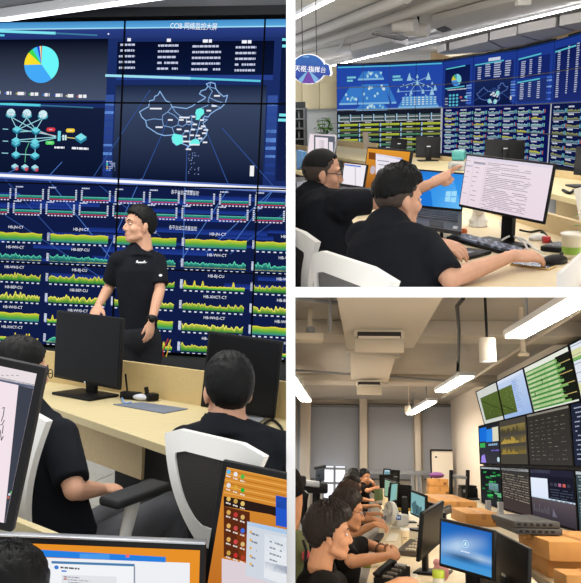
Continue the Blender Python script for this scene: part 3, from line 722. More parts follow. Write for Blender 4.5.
def tier(i, j):
    cx_ = Canvas(); r = random.Random(i * 10 + j)
    if j == 0:
        if i == 0:
            cx_.rect(0, 0, 1, 1, '#cfd3cb'); cx_.up(); cx_.rect(.12, .22, 1, .9, '#56682f', '#4c5c2c'); cx_.up(); cx_.line([(.14, .3), (1, .75)], .02, '#2f3a1a')
            for k in range(20): cx_.rect(*(lambda a, b: (a, b, a + .02, b + .015))(r.uniform(.2, .95), r.uniform(.3, .85)), '#8a9a50')
        elif i == 1:
            cx_.rect(0, 0, 1, 1, '#c3d4ee', '#9db8e4'); cx_.rect(0, 0, 1, .08, '#e2e8f4'); cx_.up(); cx_.rect(0, .22, .52, .9, '#5c6d33', '#52622e'); cx_.rect(.52, .14, .66, .92, '#a9c1ea'); cx_.up(); cx_.line([(0, .62), (.44, .86)], .02, '#2f3a1a')
            for k in range(16): cx_.rect(*(lambda a, b: (a, b, a + .02, b + .015))(r.uniform(.02, .45), r.uniform(.3, .85)), '#9aa860')
            for k in range(13): cx_.bars(.56, .14 + .055 * k, r.uniform(.68, .82), .014, '#8296bc', k)
        elif i == 2:
            cx_.rect(0, 0, 1, 1, '#e4e8dc'); cx_.up(); cx_.rect(.01, .10, 1, .97, '#5f9a50'); cx_.up()
            for k in range(9):
                y = .13 + .094 * k
                cx_.rect(.02, y, .74, y + .05, '#c2d2a4')
                for m_ in range(26): cx_.conv([(.02 + m_ * .0277, y + .05), (.034 + m_ * .0277, y + .05), (.048 + m_ * .0277, y), (.034 + m_ * .0277, y)], '#7fae62')
                cx_.rect(.01, y + .062, .78, y + .075, '#2f7a36')
            cx_.rect(.72, .08, 1, .97, '#1c2018'); cx_.up()
            for k in range(9): cx_.rect(.70, .12 + .1 * k, .74 + .06 * ((k * 7) % 3), .17 + .1 * k, '#7fae62')
            for k in range(4): cx_.rect(.74, .22 + .2 * k, 1, .235 + .2 * k, '#c8b070')
            for x, y in [(.36, .40), (.13, .62)]: cx_.disc(x, y, .014, '#14220f', ry=.02); cx_.line([(x, y + .02), (x - .01, y + .07)], .01, '#14220f')
        else:
            cx_.rect(0, 0, 1, 1, '#dfe4ee'); cx_.up(); cx_.rect(0, .1, 1, .28, '#d8d8a4'); cx_.rect(0, .24, 1, .30, '#4fa04a'); cx_.rect(.2, .56, 1, .64, '#e0906a'); cx_.rect(0, .70, 1, .9, '#dcdca8')
            for k in range(6): cx_.rect(0, .03 + .16 * k, 1, .04 + .16 * k, '#6a7a9a')
    elif j == 1:
        if i == 0:
            cx_.rect(0, 0, 1, 1, '#23262c', '#3a3a40'); cx_.up(); cx_.rect(0, .05, .4, .42, '#1c6fd8'); cx_.rect(.35, .12, .7, .45, '#2f86e4'); cx_.rect(.68, .1, 1, .45, '#ddd8c0'); cx_.rect(.02, .46, .3, .58, '#3fae5a'); cx_.conv([(.05, .98), (.08, .8), (.25, .76), (.32, .98)], '#a08ae8'); cx_.bars(.35, .5, .9, .05, '#8fb0d0', 2); cx_.bars(.6, .66, 1, .03, '#7a6ad8', 3); cx_.disc(.92, .9, .06, '#c8e0e8')
        elif i == 1:
            cx_.rect(0, 0, 1, 1, '#4a463e'); cx_.up()
            for k in range(3):
                y = .30 + .24 * k; cx_.rect(.05, y - .17, .95, y, '#8a7a48' if k == 0 else '#5a5240', '#6a5c34')
                pts = [(.05, y)] + [(.05 + .9 * m_ / 24, y - .02 - .13 * r.random()) for m_ in range(25)] + [(.95, y)]
                for m_ in range(1, 25): cx_.conv([(pts[m_][0], y), pts[m_], pts[m_ + 1], (pts[m_ + 1][0], y)], ['#333029', '#c0a048', '#a88c3c'][k] if k else '#3a372f')
        elif i == 2:
            cx_.rect(0, 0, 1, 1, '#33302c', '#3c3936'); cx_.rect(0, 0, 1, .04, '#9a9488'); cx_.up()
            for k in range(11):
                for m_ in range(6): cx_.bars(.05 + .15 * m_, .14 + .075 * k, .14 + .15 * m_, .012, ['#6f6a60', '#8a8478'][(k + m_) % 2], k * m_, 0, .6)
        else:
            cx_.rect(0, 0, 1, 1, '#23283a'); cx_.up()
            for k in range(12): cx_.bars(.06, .06 + .075 * k, .6, .02, '#a8b0c4', k)
    else:
        if i == 0:
            cx_.rect(0, 0, 1, 1, '#151a1c', '#2a2c2e'); cx_.rect(0, 0, 1, .05, '#c8d0d4'); cx_.up()
            for k in range(26): x, y = r.uniform(0, .85), r.uniform(.1, .85); cx_.rect(x, y, x + r.uniform(.08, .3), y + r.uniform(.02, .05), r.choice(['#2f9a4a', '#1f7a3a', '#6fae8a', '#3fc25a']))
            cx_.rect(.4, .42, .85, .62, '#7a9aa8', '#5a7a78')
        elif i == 1:
            cx_.rect(0, 0, 1, 1, '#3a3836', '#453a38'); cx_.rect(0, 0, 1, .06, '#c8ccce'); cx_.up()
            for k in range(11): cx_.bars(.03, .13 + .055 * k, .95, .018, ['#a39a86', '#7d766a'][k % 2], k + 3, .05, .75)
        elif i == 2:
            cx_.rect(0, 0, 1, .56, '#262638'); cx_.rect(0, .56, 1, 1, '#5c5258', '#37313a'); cx_.rect(0, 0, .5, .07, '#6a6a80'); cx_.up()
            cx_.rect(0, .17, .43, .55, '#e6eefc', '#dfe8fa'); cx_.rect(0, .55, 1, .575, '#cfe2f4'); cx_.rect(.45, .12, 1, .55, '#1c1c2a'); cx_.up()
            for k in range(5): cx_.rect(.49 + .09 * k, .24, .55 + .09 * k, .30, ['#3a3a4a', '#4a4a5a', '#b06a8a', '#c8625a', '#3a3a4a'][k]); cx_.bars(.48, .36 + .05 * k, .95, .014, '#4f5a6a', k)
            for k in range(9): h = r.uniform(.06, .16); cx_.rect(.06 + .045 * k, .86 - h, .065 + .045 * k, .86, '#8f8f9a')
            cx_.conv([(.5, .88), (.52, .72), (.6, .88)], '#6f6a7a')
        else:
            cx_.rect(0, 0, 1, 1, '#3c4a50'); cx_.rect(0, 0, 1, .05, '#c8d0d4'); cx_.up()
            for k in range(18): cx_.bars(.04, .08 + .05 * k, .9, .02, '#8fa4a8', k)
    return cx_
P = lambda y, z, x=XW3: V((x, y, z))
tilt = .10
tp = [(476, 391.5), (496.5, 380.5), (523.5, 367.5), (569, 344.5)]
bt = [(484.5, 424.5), (502.5, 420), (532, 413.5), (577, 404.5)]
TOP = [R3.onx(px, py, XW3 - .16) for px, py in tp]; BOT = [R3.onx(px, py, XW3 - .03) for px, py in bt]
ztop = TOP[2].z; zbot = BOT[2].z
TOP = [V((XW3 - .16, p.y, ztop)) for p in TOP]; BOT = [V((XW3 - .03, (p.y + t_.y) / 2, zbot)) for p, t_ in zip(BOT, TOP)]
TOP.append(TOP[3] + (TOP[3] - TOP[2]) * 1.0); BOT.append(BOT[3] + (BOT[3] - BOT[2]) * 1.0)
for i in range(4):
    scr([TOP[i], TOP[i + 1], BOT[i + 1], BOT[i]], tier(i, 0))
    scr([P(ys3[i], zr[0]), P(ys3[i + 1], zr[0]), P(ys3[i + 1], zr[1] + .03), P(ys3[i], zr[1] + .03)], tier(i, 1))
    scr([P(ys3[i], zr[1]), P(ys3[i + 1], zr[1]), P(ys3[i + 1], zr[2]), P(ys3[i], zr[2])], tier(i, 2))
part('mounting_frame', MB().box((XW3 + .075, (ys3[0] + ys3[-1]) / 2, (zr[0] + zr[2]) / 2), (.05, ys3[0] - ys3[-1], zr[0] - zr[2] - .1)), M_BLACK, vw3, off3)
# ================================================================ people: one continuous skin surface, clothes and hair as children
M_SKIN = mat('skin', '#d3a184', .55, noise=.10, nscale=18, spec=.3)
M_SKIN2 = mat('skin_warm', '#c98f68', .55, noise=.10, nscale=18, spec=.3)
M_HAIR = mat('black_hair', '#080808', .55, noise=.4, nscale=40, stretch=(1, 1, .3), bump=.35, bscale=70, spec=.2)
M_HAIRB = mat('brown_black_hair', '#221812', .55, noise=.4, nscale=40, stretch=(1, 1, .3), bump=.35, bscale=70, spec=.2)
M_HAIRR = mat('reddish_hair', '#452c20', .5, noise=.45, nscale=55, bump=.9, bscale=85)
M_FADE = mat('clipped_side_hair', '#463830', .75, noise=.3, nscale=70)
M_SHIRT = mat('black_cotton', '#191b21', .9, noise=.3, nscale=9, bump=.35, bscale=14, spec=.15)
M_SHIRTW = mat('warm_black_cotton', '#191512', .9, noise=.3, nscale=9, bump=.35, bscale=14, spec=.15)
M_TROUSER = mat('dark_grey_trousers', '#58595d', .9, noise=.3, nscale=7, bump=.5, bscale=11, spec=.15)
M_EYE = mat('eye_dark', '#201612', .2); M_EYEW = mat('eye_white', '#d8cfc6', .3)
M_LIP = mat('lip', '#b06a5c', .5)
M_GLASS = mat('spectacle_frame', '#33363c', .3, metal=.6)

def remesh(mb, name, vox, it=3, fac=.5):
    me = mb.mesh('tmp', False)
    o = bpy.data.objects.new('tmp', me); COL.objects.link(o)
    r = o.modifiers.new('r', 'REMESH'); r.mode = 'VOXEL'; r.voxel_size = vox; r.use_smooth_shade = True
    if it: k = o.modifiers.new('s', 'SMOOTH'); k.factor = fac; k.iterations = it
    bpy.context.view_layer.update()
    out = bpy.data.meshes.new_from_object(o.evaluated_get(bpy.context.evaluated_depsgraph_get()))
    out.name = name
    bpy.data.objects.remove(o); bpy.data.meshes.remove(me)
    return out
def hand(mb, wr, d, n, side, curl=(.5, .6, .4), s=1.0, spread=.06, point=False, thumb=.7):
    """palm, four fingers and a thumb; d runs from the wrist to the knuckles, n leaves the back of the hand, side = thumb side"""
    d = V(d).normalized(); n = V(n); n = (n - d * n.dot(d)).normalized(); l = V(side); l = (l - d * l.dot(d) - n * l.dot(n)).normalized()
    wr = V(wr); Rm = Matrix((d, l, n)).transposed()
    mb.ell(wr + d * .048 * s, (.054 * s, .041 * s, .0165 * s), Rm)
    mb.ell(wr + d * .075 * s, (.03 * s, .040 * s, .014 * s), Rm)
    mb.tube([wr - d * .02 * s, wr + d * .03 * s], [.026 * s, .028 * s], 10, flat=.75, up=n)
    for i, (o, ln) in enumerate([(.030, .072), (.010, .080), (-.011, .074), (-.030, .058)]):
        p = wr + d * (.086 - abs(o - .005) * .25) * s + l * o * s; a = 0; pts = [p - d * .02 * s, p]
        c = curl if not (point and i > 0) else (1.25, 1.5, .9)
        if point and i == 0: c = (.02, .05, .04)
        for k, f in enumerate((.46, .31, .23)):
            a += c[k] * (1 + .1 * i)
            v = d * math.cos(a) - n * math.sin(a) + l * (o * spread * 20 * .12)
            p = p + v.normalized() * ln * f * s; pts.append(p)
        mb.tube(pts, [.0098 * s, .0096 * s, .0090 * s, .0082 * s, .0062 * s], 8)
        mb.ell(pts[-1], .0064 * s, n=8, m=6)
    b = wr + d * .022 * s + l * .026 * s; v = (d * .75 + l * thumb - n * .35).normalized(); p1 = b + v * .036 * s; v2 = (d * 1.0 + l * thumb * .5 - n * .35).normalized()
    p2 = p1 + v2 * .030 * s; p3 = p2 + (v2 - n * .15).normalized() * .022 * s
    mb.tube([b - v * .01 * s, p1, p2, p3], [.0145 * s, .0122 * s, .0102 * s, .007 * s], 8); mb.ell(p3, .0072 * s, n=8, m=6)

def head_matrix(c, fwd, up=(0, 0, 1), s=1.0):
    y = V(fwd).normalized(); z = V(up); z = (z - y * z.dot(y)).normalized(); x = y.cross(z)
    return Matrix.Translation(V(c)) @ Matrix((x, y, z)).transposed().to_4x4() @ Matrix.Scale(s, 4)
def head_prims(H):
    b = MB()
    b.ell((0, -.012, .030), (.0765, .096, .089)); b.ell((0, .022, -.028), (.064, .068, .082)); b.ell((0, .052, -.090), (.034, .034, .026))
    b.tube([(-.052, .0, -.06), (-.03, .055, -.085), (.03, .055, -.085), (.052, .0, -.06)], [.022, .02, .02, .022], 8)
    for sx in (-1, 1):
        b.ell((sx * .040, .052, -.028), (.026, .028, .026)); b.ell((sx * .012, .093, -.034), (.009, .010, .008))
        b.ell((sx * .0795, -.010, -.006), (.009, .021, .033), Euler((.15, 0, sx * -.35)).to_matrix()); b.ell((sx * .078, -.002, -.034), (.008, .011, .012))
    b.tube([(0, .082, .016), (0, .094, -.010), (0, .104, -.030)], [.008, .0095, .0115], 8); b.ell((0, .098, -.034), (.012, .011, .009))
    b.tube([(-.050, .066, .026), (-.022, .081, .028), (.022, .081, .028), (.050, .066, .026)], [.009, .010, .010, .009], 8)
    b.tube([(-.024, .076, -.062), (0, .0865, -.060), (.024, .076, -.062)], [.006, .0075, .006], 8)
    b.tube([(-.021, .074, -.072), (0, .084, -.072), (.021, .074, -.072)], [.006, .008, .006], 8)
    b.tube([(0, -.020, -.03), (0, -.035, -.10), (0, -.045, -.155)], [.058, .057, .062], 14)
    return b.xform(H)
def hair_mesh(H, style, seed=1):
    r = random.Random(seed); n, m = 56, 34; c = V((0, -.012, .030)); R_ = (.0765, .096, .089)
    st = dict(top=.026, side=.012, back=.016, front=.070, temple=.028, ear=-.012, nape=-.075, noise=.005, sweep=.0)
    st.update(style)
    vs = []; fs = []
    ph = [r.uniform(0, 6.28) for _ in range(8)]
    def val(d):
        az = abs(math.atan2(d.x, d.y)); el = d.z
        rad = 1 / math.sqrt((d.x / R_[0]) ** 2 + (d.y / R_[1]) ** 2 + (d.z / R_[2]) ** 2)
        z = c.z + rad * d.z
        deg = math.degrees(az)
        key = [(0, st['front'] + .004), (30, st['front']), (48, st['temple'] + .02), (66, st['temple']), (76, st['ear']), (92, st['ear'] + .004), (104, st['ear'] - .008), (125, (st['ear'] + st['nape']) / 2), (150, st['nape']), (180, st['nape'])]
        for (a, za), (b_, zb) in zip(key, key[1:]):
            if a <= deg <= b_ + 1e-6: line = za + (zb - za) * (deg - a) / (b_ - a); break
        line += .004 * math.sin(9 * d.x * 3 + ph[0]) + .003 * math.sin(40 * d.x + ph[1])
        w = max(0, min(1, (z - line) / .012 + .5))
        upw = max(0, el) ** 1.2
        side = st['side'] if deg < 115 else st['side'] + (st['back'] - st['side']) * min(1, (deg - 115) / 40)
        t = side + (st['top'] - side) * upw
        if deg < 60 and el > .2: t += st['sweep'] * (1 - deg / 60) * min(1, (el - .2) * 2)
        lump = sum(math.sin(7 * (k + 1) * .8 * d.x + 5 * (k + 1) * d.y + 6 * k * d.z + ph[k]) for k in range(5)) / 5
        strand = math.sin(34 * math.atan2(d.x, d.y + .3) + 6 * d.z + ph[5]) * .5
        t += st['noise'] * (lump + strand) * (.3 + upw) + st['noise'] * r.uniform(-.35, .35)
        return rad + (t if w > 0 else 0) * w - .016 * (1 - w)
    for i in range(m + 1):
        th = PI * i / m * .86
        for j in range(n):
            p_ = 2 * PI * j / n; d = V((math.sin(th) * math.cos(p_), math.sin(th) * math.sin(p_), math.cos(th)))
            vs.append(c + d * val(d))
    for i in range(m):
        for j in range(n): fs.append([i * n + j, (i + 1) * n + j, (i + 1) * n + (j + 1) % n, i * n + (j + 1) % n])
    fs.append([m * n + j for j in range(n)])
    b = MB(); b.add(vs, fs); return b.xform(H)

def ring(c, ax, az, a, b_, n=20, sq=2.4):
    out = []
    for j in range(n):
        w = 2 * PI * j / n; cx_, sx_ = math.cos(w), math.sin(w)
        out.append(c + ax * a * math.copysign(abs(cx_) ** (2 / sq), cx_) + az * b_ * math.copysign(abs(sx_) ** (2 / sq), sx_))
    return out
def person(room, label, J, fwd, look, hs=1.0, bs=1.0, hair=None, hair_m=None, skin=None, shirt_m=None, group=None, vox=.006, tuck=False,
           hands=(), fade=False, glasses=False, legs=False, collar=False, up=(0, 0, 1), sleeve=.80, face=True, trouser_m=None, seed=3, torso=(.20, .125, .165, .12), sit=None):
    """J: joints in room axes. head, neck, chest, waist, sl, sr, el, er, wl, wr (+ kl, kr, al, ar).  fwd: where the chest faces; look: where the face looks"""
    skin = skin or M_SKIN; shirt_m = shirt_m or M_SHIRT; hair_m = hair_m or M_HAIR
    J = {k: V(v) for k, v in J.items()}; fwd = V(fwd).normalized(); look = V(look).normalized()
    H = head_matrix(J['head'], look, up, hs); base = V((J['waist'].x, J['waist'].y, J['waist'].z - .15))
    # skin
    b = head_prims(H)
    hn = H @ V((0, -.045, -.14)); b.tube([H @ V((0, -.03, -.08)), hn, J['neck'], J['chest'].lerp(J['neck'], .6)], [.058 * hs, .059 * hs, .066 * bs, .07 * bs], 14)
    b.tube([J['neck'], J['chest'], J['waist']], [.08 * bs, .10 * bs, .09 * bs], 14)
    for s_, e_, w_ in (('sl', 'el', 'wl'), ('sr', 'er', 'wr')):
        if e_ not in J: continue
        b.tube([J['chest'].lerp(J[s_], .4), J[s_]], [.06 * bs, .045 * bs], 10)
        b.tube([J[s_], J[s_].lerp(J[e_], .5), J[e_]], [.048 * bs, .046 * bs, .038 * bs], 12)
        if w_ in J: b.ell(J[e_], .038 * bs); b.tube([J[e_], J[e_].lerp(J[w_], .3), J[w_]], [.037 * bs, .039 * bs, .025 * bs], 12)
    for h in hands: hand(b, **h)
    for k_, a_ in (('kl', 'al'), ('kr', 'ar')):
        if k_ in J:
            sg = (-1 if k_ == 'kl' else 1); hx = (J['sr'] - J['sl']).normalized() * sg * .085 * bs; hp = J['waist'] - (J['neck'] - J['waist']).normalized() * .16 + hx
            b.tube([J['waist'], hp, J[k_]], [.07 * bs, .06 * bs, .05 * bs], 10)
        if a_ in J: b.tube([J[k_], J[a_]], [.055 * bs, .04 * bs], 10)
    me = remesh(b, 'person', vox, 2, .45)
    me.transform(Matrix.Translation(-base)); me.materials.append(skin)
    root = link('person', me, room, None, Matrix.Translation(base)); tag(root, label, 'person', group)
    # shirt
    up_ = (J['neck'] - J['waist']).normalized(); ax = (J['sr'] - J['sl']); ax = (ax - up_ * ax.dot(up_)).normalized(); az = up_.cross(ax).normalized()
    if az.dot(fwd) < 0: az = -az
    A, B, Wd, Wb = torso
    b = MB(); n_, c_, w_ = J['neck'], J['chest'], J['waist']; lo_ = w_ - up_ * .14
    b.loft([ring(lo_, ax, az, Wd * bs * 1.02, Wb * bs * 1.03), ring(w_, ax, az, Wd * bs, Wb * bs), ring(w_.lerp(c_, .5), ax, az, (Wd * .45 + A * .55) * bs * .93, (Wb + B) / 2 * bs), ring(c_, ax, az, A * bs * .92, B * bs), ring(c_.lerp(n_, .55), ax, az, A * bs * .78, B * bs * .82), ring(n_ - up_ * .02, ax, az, .085 * bs, .08 * bs)])
    nd = (H @ V((0, -.04, -.12)) - n_).normalized(); b.tube([n_ - up_ * .05, n_ - up_ * .0, n_ + nd * (.03 if not collar else .045)], [.12 * bs, .09 * bs, .0695 * bs], 16)
    for s_, e_ in (('sl', 'el'), ('sr', 'er')):
        sh = J[s_]; b.tube([n_ - up_ * .035, sh], [.068 * bs, .069 * bs], 12); b.ell(sh, .073 * bs); b.tube([c_, sh - up_ * .03], [.09 * bs, .07 * bs], 12)
        if e_ in J: b.tube([sh, sh.lerp(J[e_], sleeve * .6), sh.lerp(J[e_], sleeve)], [.072 * bs, .069 * bs, .066 * bs], 14)
    me = remesh(b, 'shirt', .009, 4, .5); me.transform(Matrix.Translation(-base)); me.materials.append(shirt_m)
    sh_o = link('shirt', me, room, root)
    if collar:
        cb = MB(); d = (hn - n_).normalized(); a1, a2, _ = frame(d)
        cb.tube([n_ + d * .035 + (a1 * math.cos(w) + a2 * math.sin(w)) * .071 * bs for w in [2 * PI * k / 20 for k in range(20)]], .012, 8, closed=True, flat=2.0)
        part('collar', cb, shirt_m, root, base)
    if legs:
        b = MB(); b.ell(lo_, (.165 * bs, .135 * bs, .13 * bs), Matrix((ax, az, up_)).transposed())
        for s_, k_, a_ in ((-1, 'kl', 'al'), (1, 'kr', 'ar')):
            if k_ not in J: continue
            hp = lo_ + ax * s_ * .085 * bs * (1 if True else 1) - up_ * .02
            b.tube([hp, hp.lerp(J[k_], .5), J[k_]], [.092 * bs, .086 * bs, .068 * bs], 14); b.ell(J[k_], .07 * bs)
            if a_ in J: b.tube([J[k_], J[k_].lerp(J[a_], .35), J[a_]], [.068 * bs, .070 * bs, .056 * bs], 14)
        me = remesh(b, 'trousers', .010, 4, .5); me.transform(Matrix.Translation(-base)); me.materials.append(trouser_m or M_TROUSER)
        link('trousers', me, room, root)
    # hair, eyes, brows
    part('hair', hair_mesh(H, hair or {}, seed), hair_m, root, base)
    if fade:
        part('clipped_sides', hair_mesh(H, dict(top=-.01, side=.008, back=.008, front=.08, temple=.03, ear=fade if isinstance(fade, float) else -.03, nape=-.07, noise=.0003), seed), M_FADE, root, base)
    if face:
        for sx in (-1, 1):
            e = MB().ell(H @ V((sx * .031, .0775, .004)), (.013 * hs, .0075 * hs, .0065 * hs), H.to_3x3().normalized(), 12, 8); eo = part('eye', e, M_EYEW, root, base)
            e = MB().ell(H @ V((sx * .031, .0825, .004)), (.0062 * hs, .0035 * hs, .0058 * hs), H.to_3x3().normalized(), 10, 6); part('iris', e, M_EYE, eo, base)
            e = MB().tube([H @ V((sx * .014, .0885, .027)), H @ V((sx * .03, .0860, .031)), H @ V((sx * .048, .0735, .027))], [.0035 * hs, .0045 * hs, .002 * hs], 6); part('eyebrow', e, hair_m, root, base)
        e = MB().tube([H @ V((-.021, .0795, -.066)), H @ V((0, .0905, -.066)), H @ V((.021, .0795, -.066))], [.0025 * hs, .0048 * hs, .0025 * hs], 6); part('lips', e, M_LIP, root, base)
    if glasses:
        g = MB()
        for sx in (-1, 1):
            cc = [H @ V((sx * .033 + .022 * math.cos(w), .104 - abs(sx * .033 + .022 * math.cos(w)) * .12, .002 + .017 * math.sin(w))) for w in [2 * PI * k / 16 for k in range(16)]]
            g.tube(cc, .0022, 6, closed=True)
            g.tube([H @ V((sx * .055, .098, .006)), H @ V((sx * .075, .07, .008)), H @ V((sx * .083, -.005, .008)), H @ V((sx * .080, -.02, -.008))], .0022, 6)
        g.tube([H @ V((-.011, .103, .006)), H @ V((.011, .103, .006))], .0022, 6)
        part('spectacles', g, M_GLASS, root, base)
    root['_b'] = list(base)
    return root, H, base
# ================================================================ builders for furniture and machines
M_WPLAST = mat('white_plastic', '#e6e4de', .45)
M_MESH = mat('dark_mesh_fabric', '#302b29', .9, noise=.35, nscale=260, bump=.5, bscale=300)
M_GREYPL = mat('grey_plastic', '#8a8c90', .5)
M_SILVER = mat('silver_trim', '#b9bbbf', .3, metal=.7)
M_OFF = mat('dark_display_glass', '#0d0e11', .3, spec=.18)
M_RUBBER = mat('black_rubber', '#1a1a1c', .7)
M_CHROME = mat('chrome', '#c8c8c8', .2, metal=1)

def off_chair(room, label, loc, yaw, frame_m=None, mesh_m=None, group=None, s=1.0, arms=True, headrest=False, H=.98, base=True, lift=0.0, wide=(.085, .155), floor_z=None, seat_top=None, seat_drop=0.0):
    """swivel chair, sitter faces +y; loc is the floor point under the seat"""
    frame_m = frame_m or M_WPLAST; mesh_m = mesh_m or M_MESH
    if seat_top is not None: lift = seat_top - (loc[2] + .48 * s)
    t = thing(room, 'office_chair', label, 'chair', loc, yaw, group); UP = V((0, 0, lift))
    _p = globals()['part']
    def part(name, mb, m, par): 
        if name not in ('gas_column', 'leg', 'caster'): mb.xform(Matrix.Translation(UP))
        return _p(name, mb, m, par)
    def bp(x, tt): return V((x * s, (-.215 - .10 * tt + .55 * x * x - .05 * math.sin(PI * min(1, tt))) * s, (.50 + (H - .50) * tt) * s))
    def half(tt): return wide[0] + wide[1] * min(1, tt) ** .85
    def loop(inset_s, t0, t1, n=16, r=.13):
        R_ = []
        ts = [t0 + (t1 - t0) * k / n for k in range(n + 1)]
        def w(tt):
            h = half(tt) - inset_s; d0 = (tt - t0) / r; d1 = (t1 - tt) / r; k = 1.0
            for d, lo_k in ((d0 * .6, .45), (d1 * 2.2, .6)):
                if d < 1: k *= lo_k + (1 - lo_k) * math.sqrt(max(0, 1 - (1 - d) ** 2))
            return h * k
        right = [(w(tt), tt) for tt in ts]
        return right + [(-a, b_) for a, b_ in reversed(right)]
    out, inn = loop(0, 0, 1), loop(.056, .33, .86)
    b = MB(); th = .024 * s; n = len(out); vs = []
    for (x, tt) in out + inn: p = bp(x, tt); vs += [p + V((0, th / 2, 0)), p - V((0, th / 2, 0))]
    fs = []
    for i in range(n):
        j = (i + 1) % n; o0, o1, i0, i1 = 2 * i, 2 * j, 2 * (n + i), 2 * (n + j)
        fs += [[o0, o1, i1, i0], [o0 + 1, i0 + 1, i1 + 1, o1 + 1], [o0, o0 + 1, o1 + 1, o1], [i0, i1, i1 + 1, i0 + 1]]
    b.add(vs, fs); part('backrest_frame', b, frame_m, t)
    b = MB(); k = n // 2; rows = []
    for i in range(k):
        (xa, ta) = inn[i]; rows.append([bp(xa * 1.04 * u, ta) for u in (-1, -.6, -.2, .2, .6, 1)])
    vs = [p + V((0, d, 0)) for d in (.004, -.004) for r in rows for p in r]; fs = []
    for l_ in (0, 1):
        for i in range(k - 1):
            for j in range(5): a = l_ * k * 6 + i * 6 + j; fs.append([a, a + 1, a + 7, a + 6])
    b.add(vs, fs); part('mesh_back', b, mesh_m, t)
    # the frame's lower spine
    b = MB()
    for sx in (-1, 1): b.tube([bp(sx * .075, .10) + V((0, -.012, 0)), V((sx * .06 * s, -.23 * s, .45 * s)), V((sx * .04 * s, -.12 * s, .40 * s))], [.016 * s, .018 * s, .018 * s], 8)
    for k_ in range(3): b.tube([bp(-.09 + .01 * k_, .10 - .06 * k_) + V((0, -.014, 0)), bp(.09 - .01 * k_, .10 - .06 * k_) + V((0, -.014, 0))], .008 * s, 8)
    part('spine', b, frame_m, t)
    b = MB(); b.box((0, 0, .445 * s - seat_drop), (.48 * s, .47 * s, .07 * s), bev=.03, seg=3); part('seat', b, mesh_m, t)
    if arms:
        for sx in (-1, 1):
            b = MB(); b.tube([V((sx * .20, -.02, .41)) * s, V((sx * .275, -.02, .43)) * s, V((sx * .285, 0, .55)) * s, V((sx * .285, .03, .645)) * s], [.02 * s, .022 * s, .026 * s, .03 * s], 10, flat=.6); a = part('armrest', b, frame_m, t)
            b = MB(); b.box(V((sx * .285, .04, .665)) * s, (.09 * s, .26 * s, .032 * s), bev=.014, seg=3); part('arm_cushion', b, M_RUBBER, a)
    if headrest:
        b = MB(); b.box(bp(0, 1) + V((0, .0, .12)), (.28 * s, .06 * s, .15 * s), bev=.03, seg=3); hr = part('headrest', b, mesh_m, t)
        b = MB(); b.tube([bp(0, .95), bp(0, 1) + V((0, 0, .1))], .018 * s, 8); part('headrest_post', b, frame_m, hr)
    if base:
        b = MB(); b.tube([(0, 0, .10 * s), (0, 0, .41 * s + lift - seat_drop)], [.03 * s, .024 * s], 12); part('gas_column', b, M_BLACK, t)
        for k_ in range(5):
            w = 2 * PI * k_ / 5 + .3; e = V((math.cos(w) * .30 * s, math.sin(w) * .30 * s, .075 * s))
            b = MB(); b.tube([(0, 0, .12 * s), e], [.03 * s, .018 * s], 8); lg = part('leg', b, frame_m, t)
            b = MB(); b.tube([e + V((-.012, -.02, -.045 * s)), e + V((.012, .02, -.045 * s))], .03 * s, 10); part('caster', b, M_BLACK, lg)
    return t

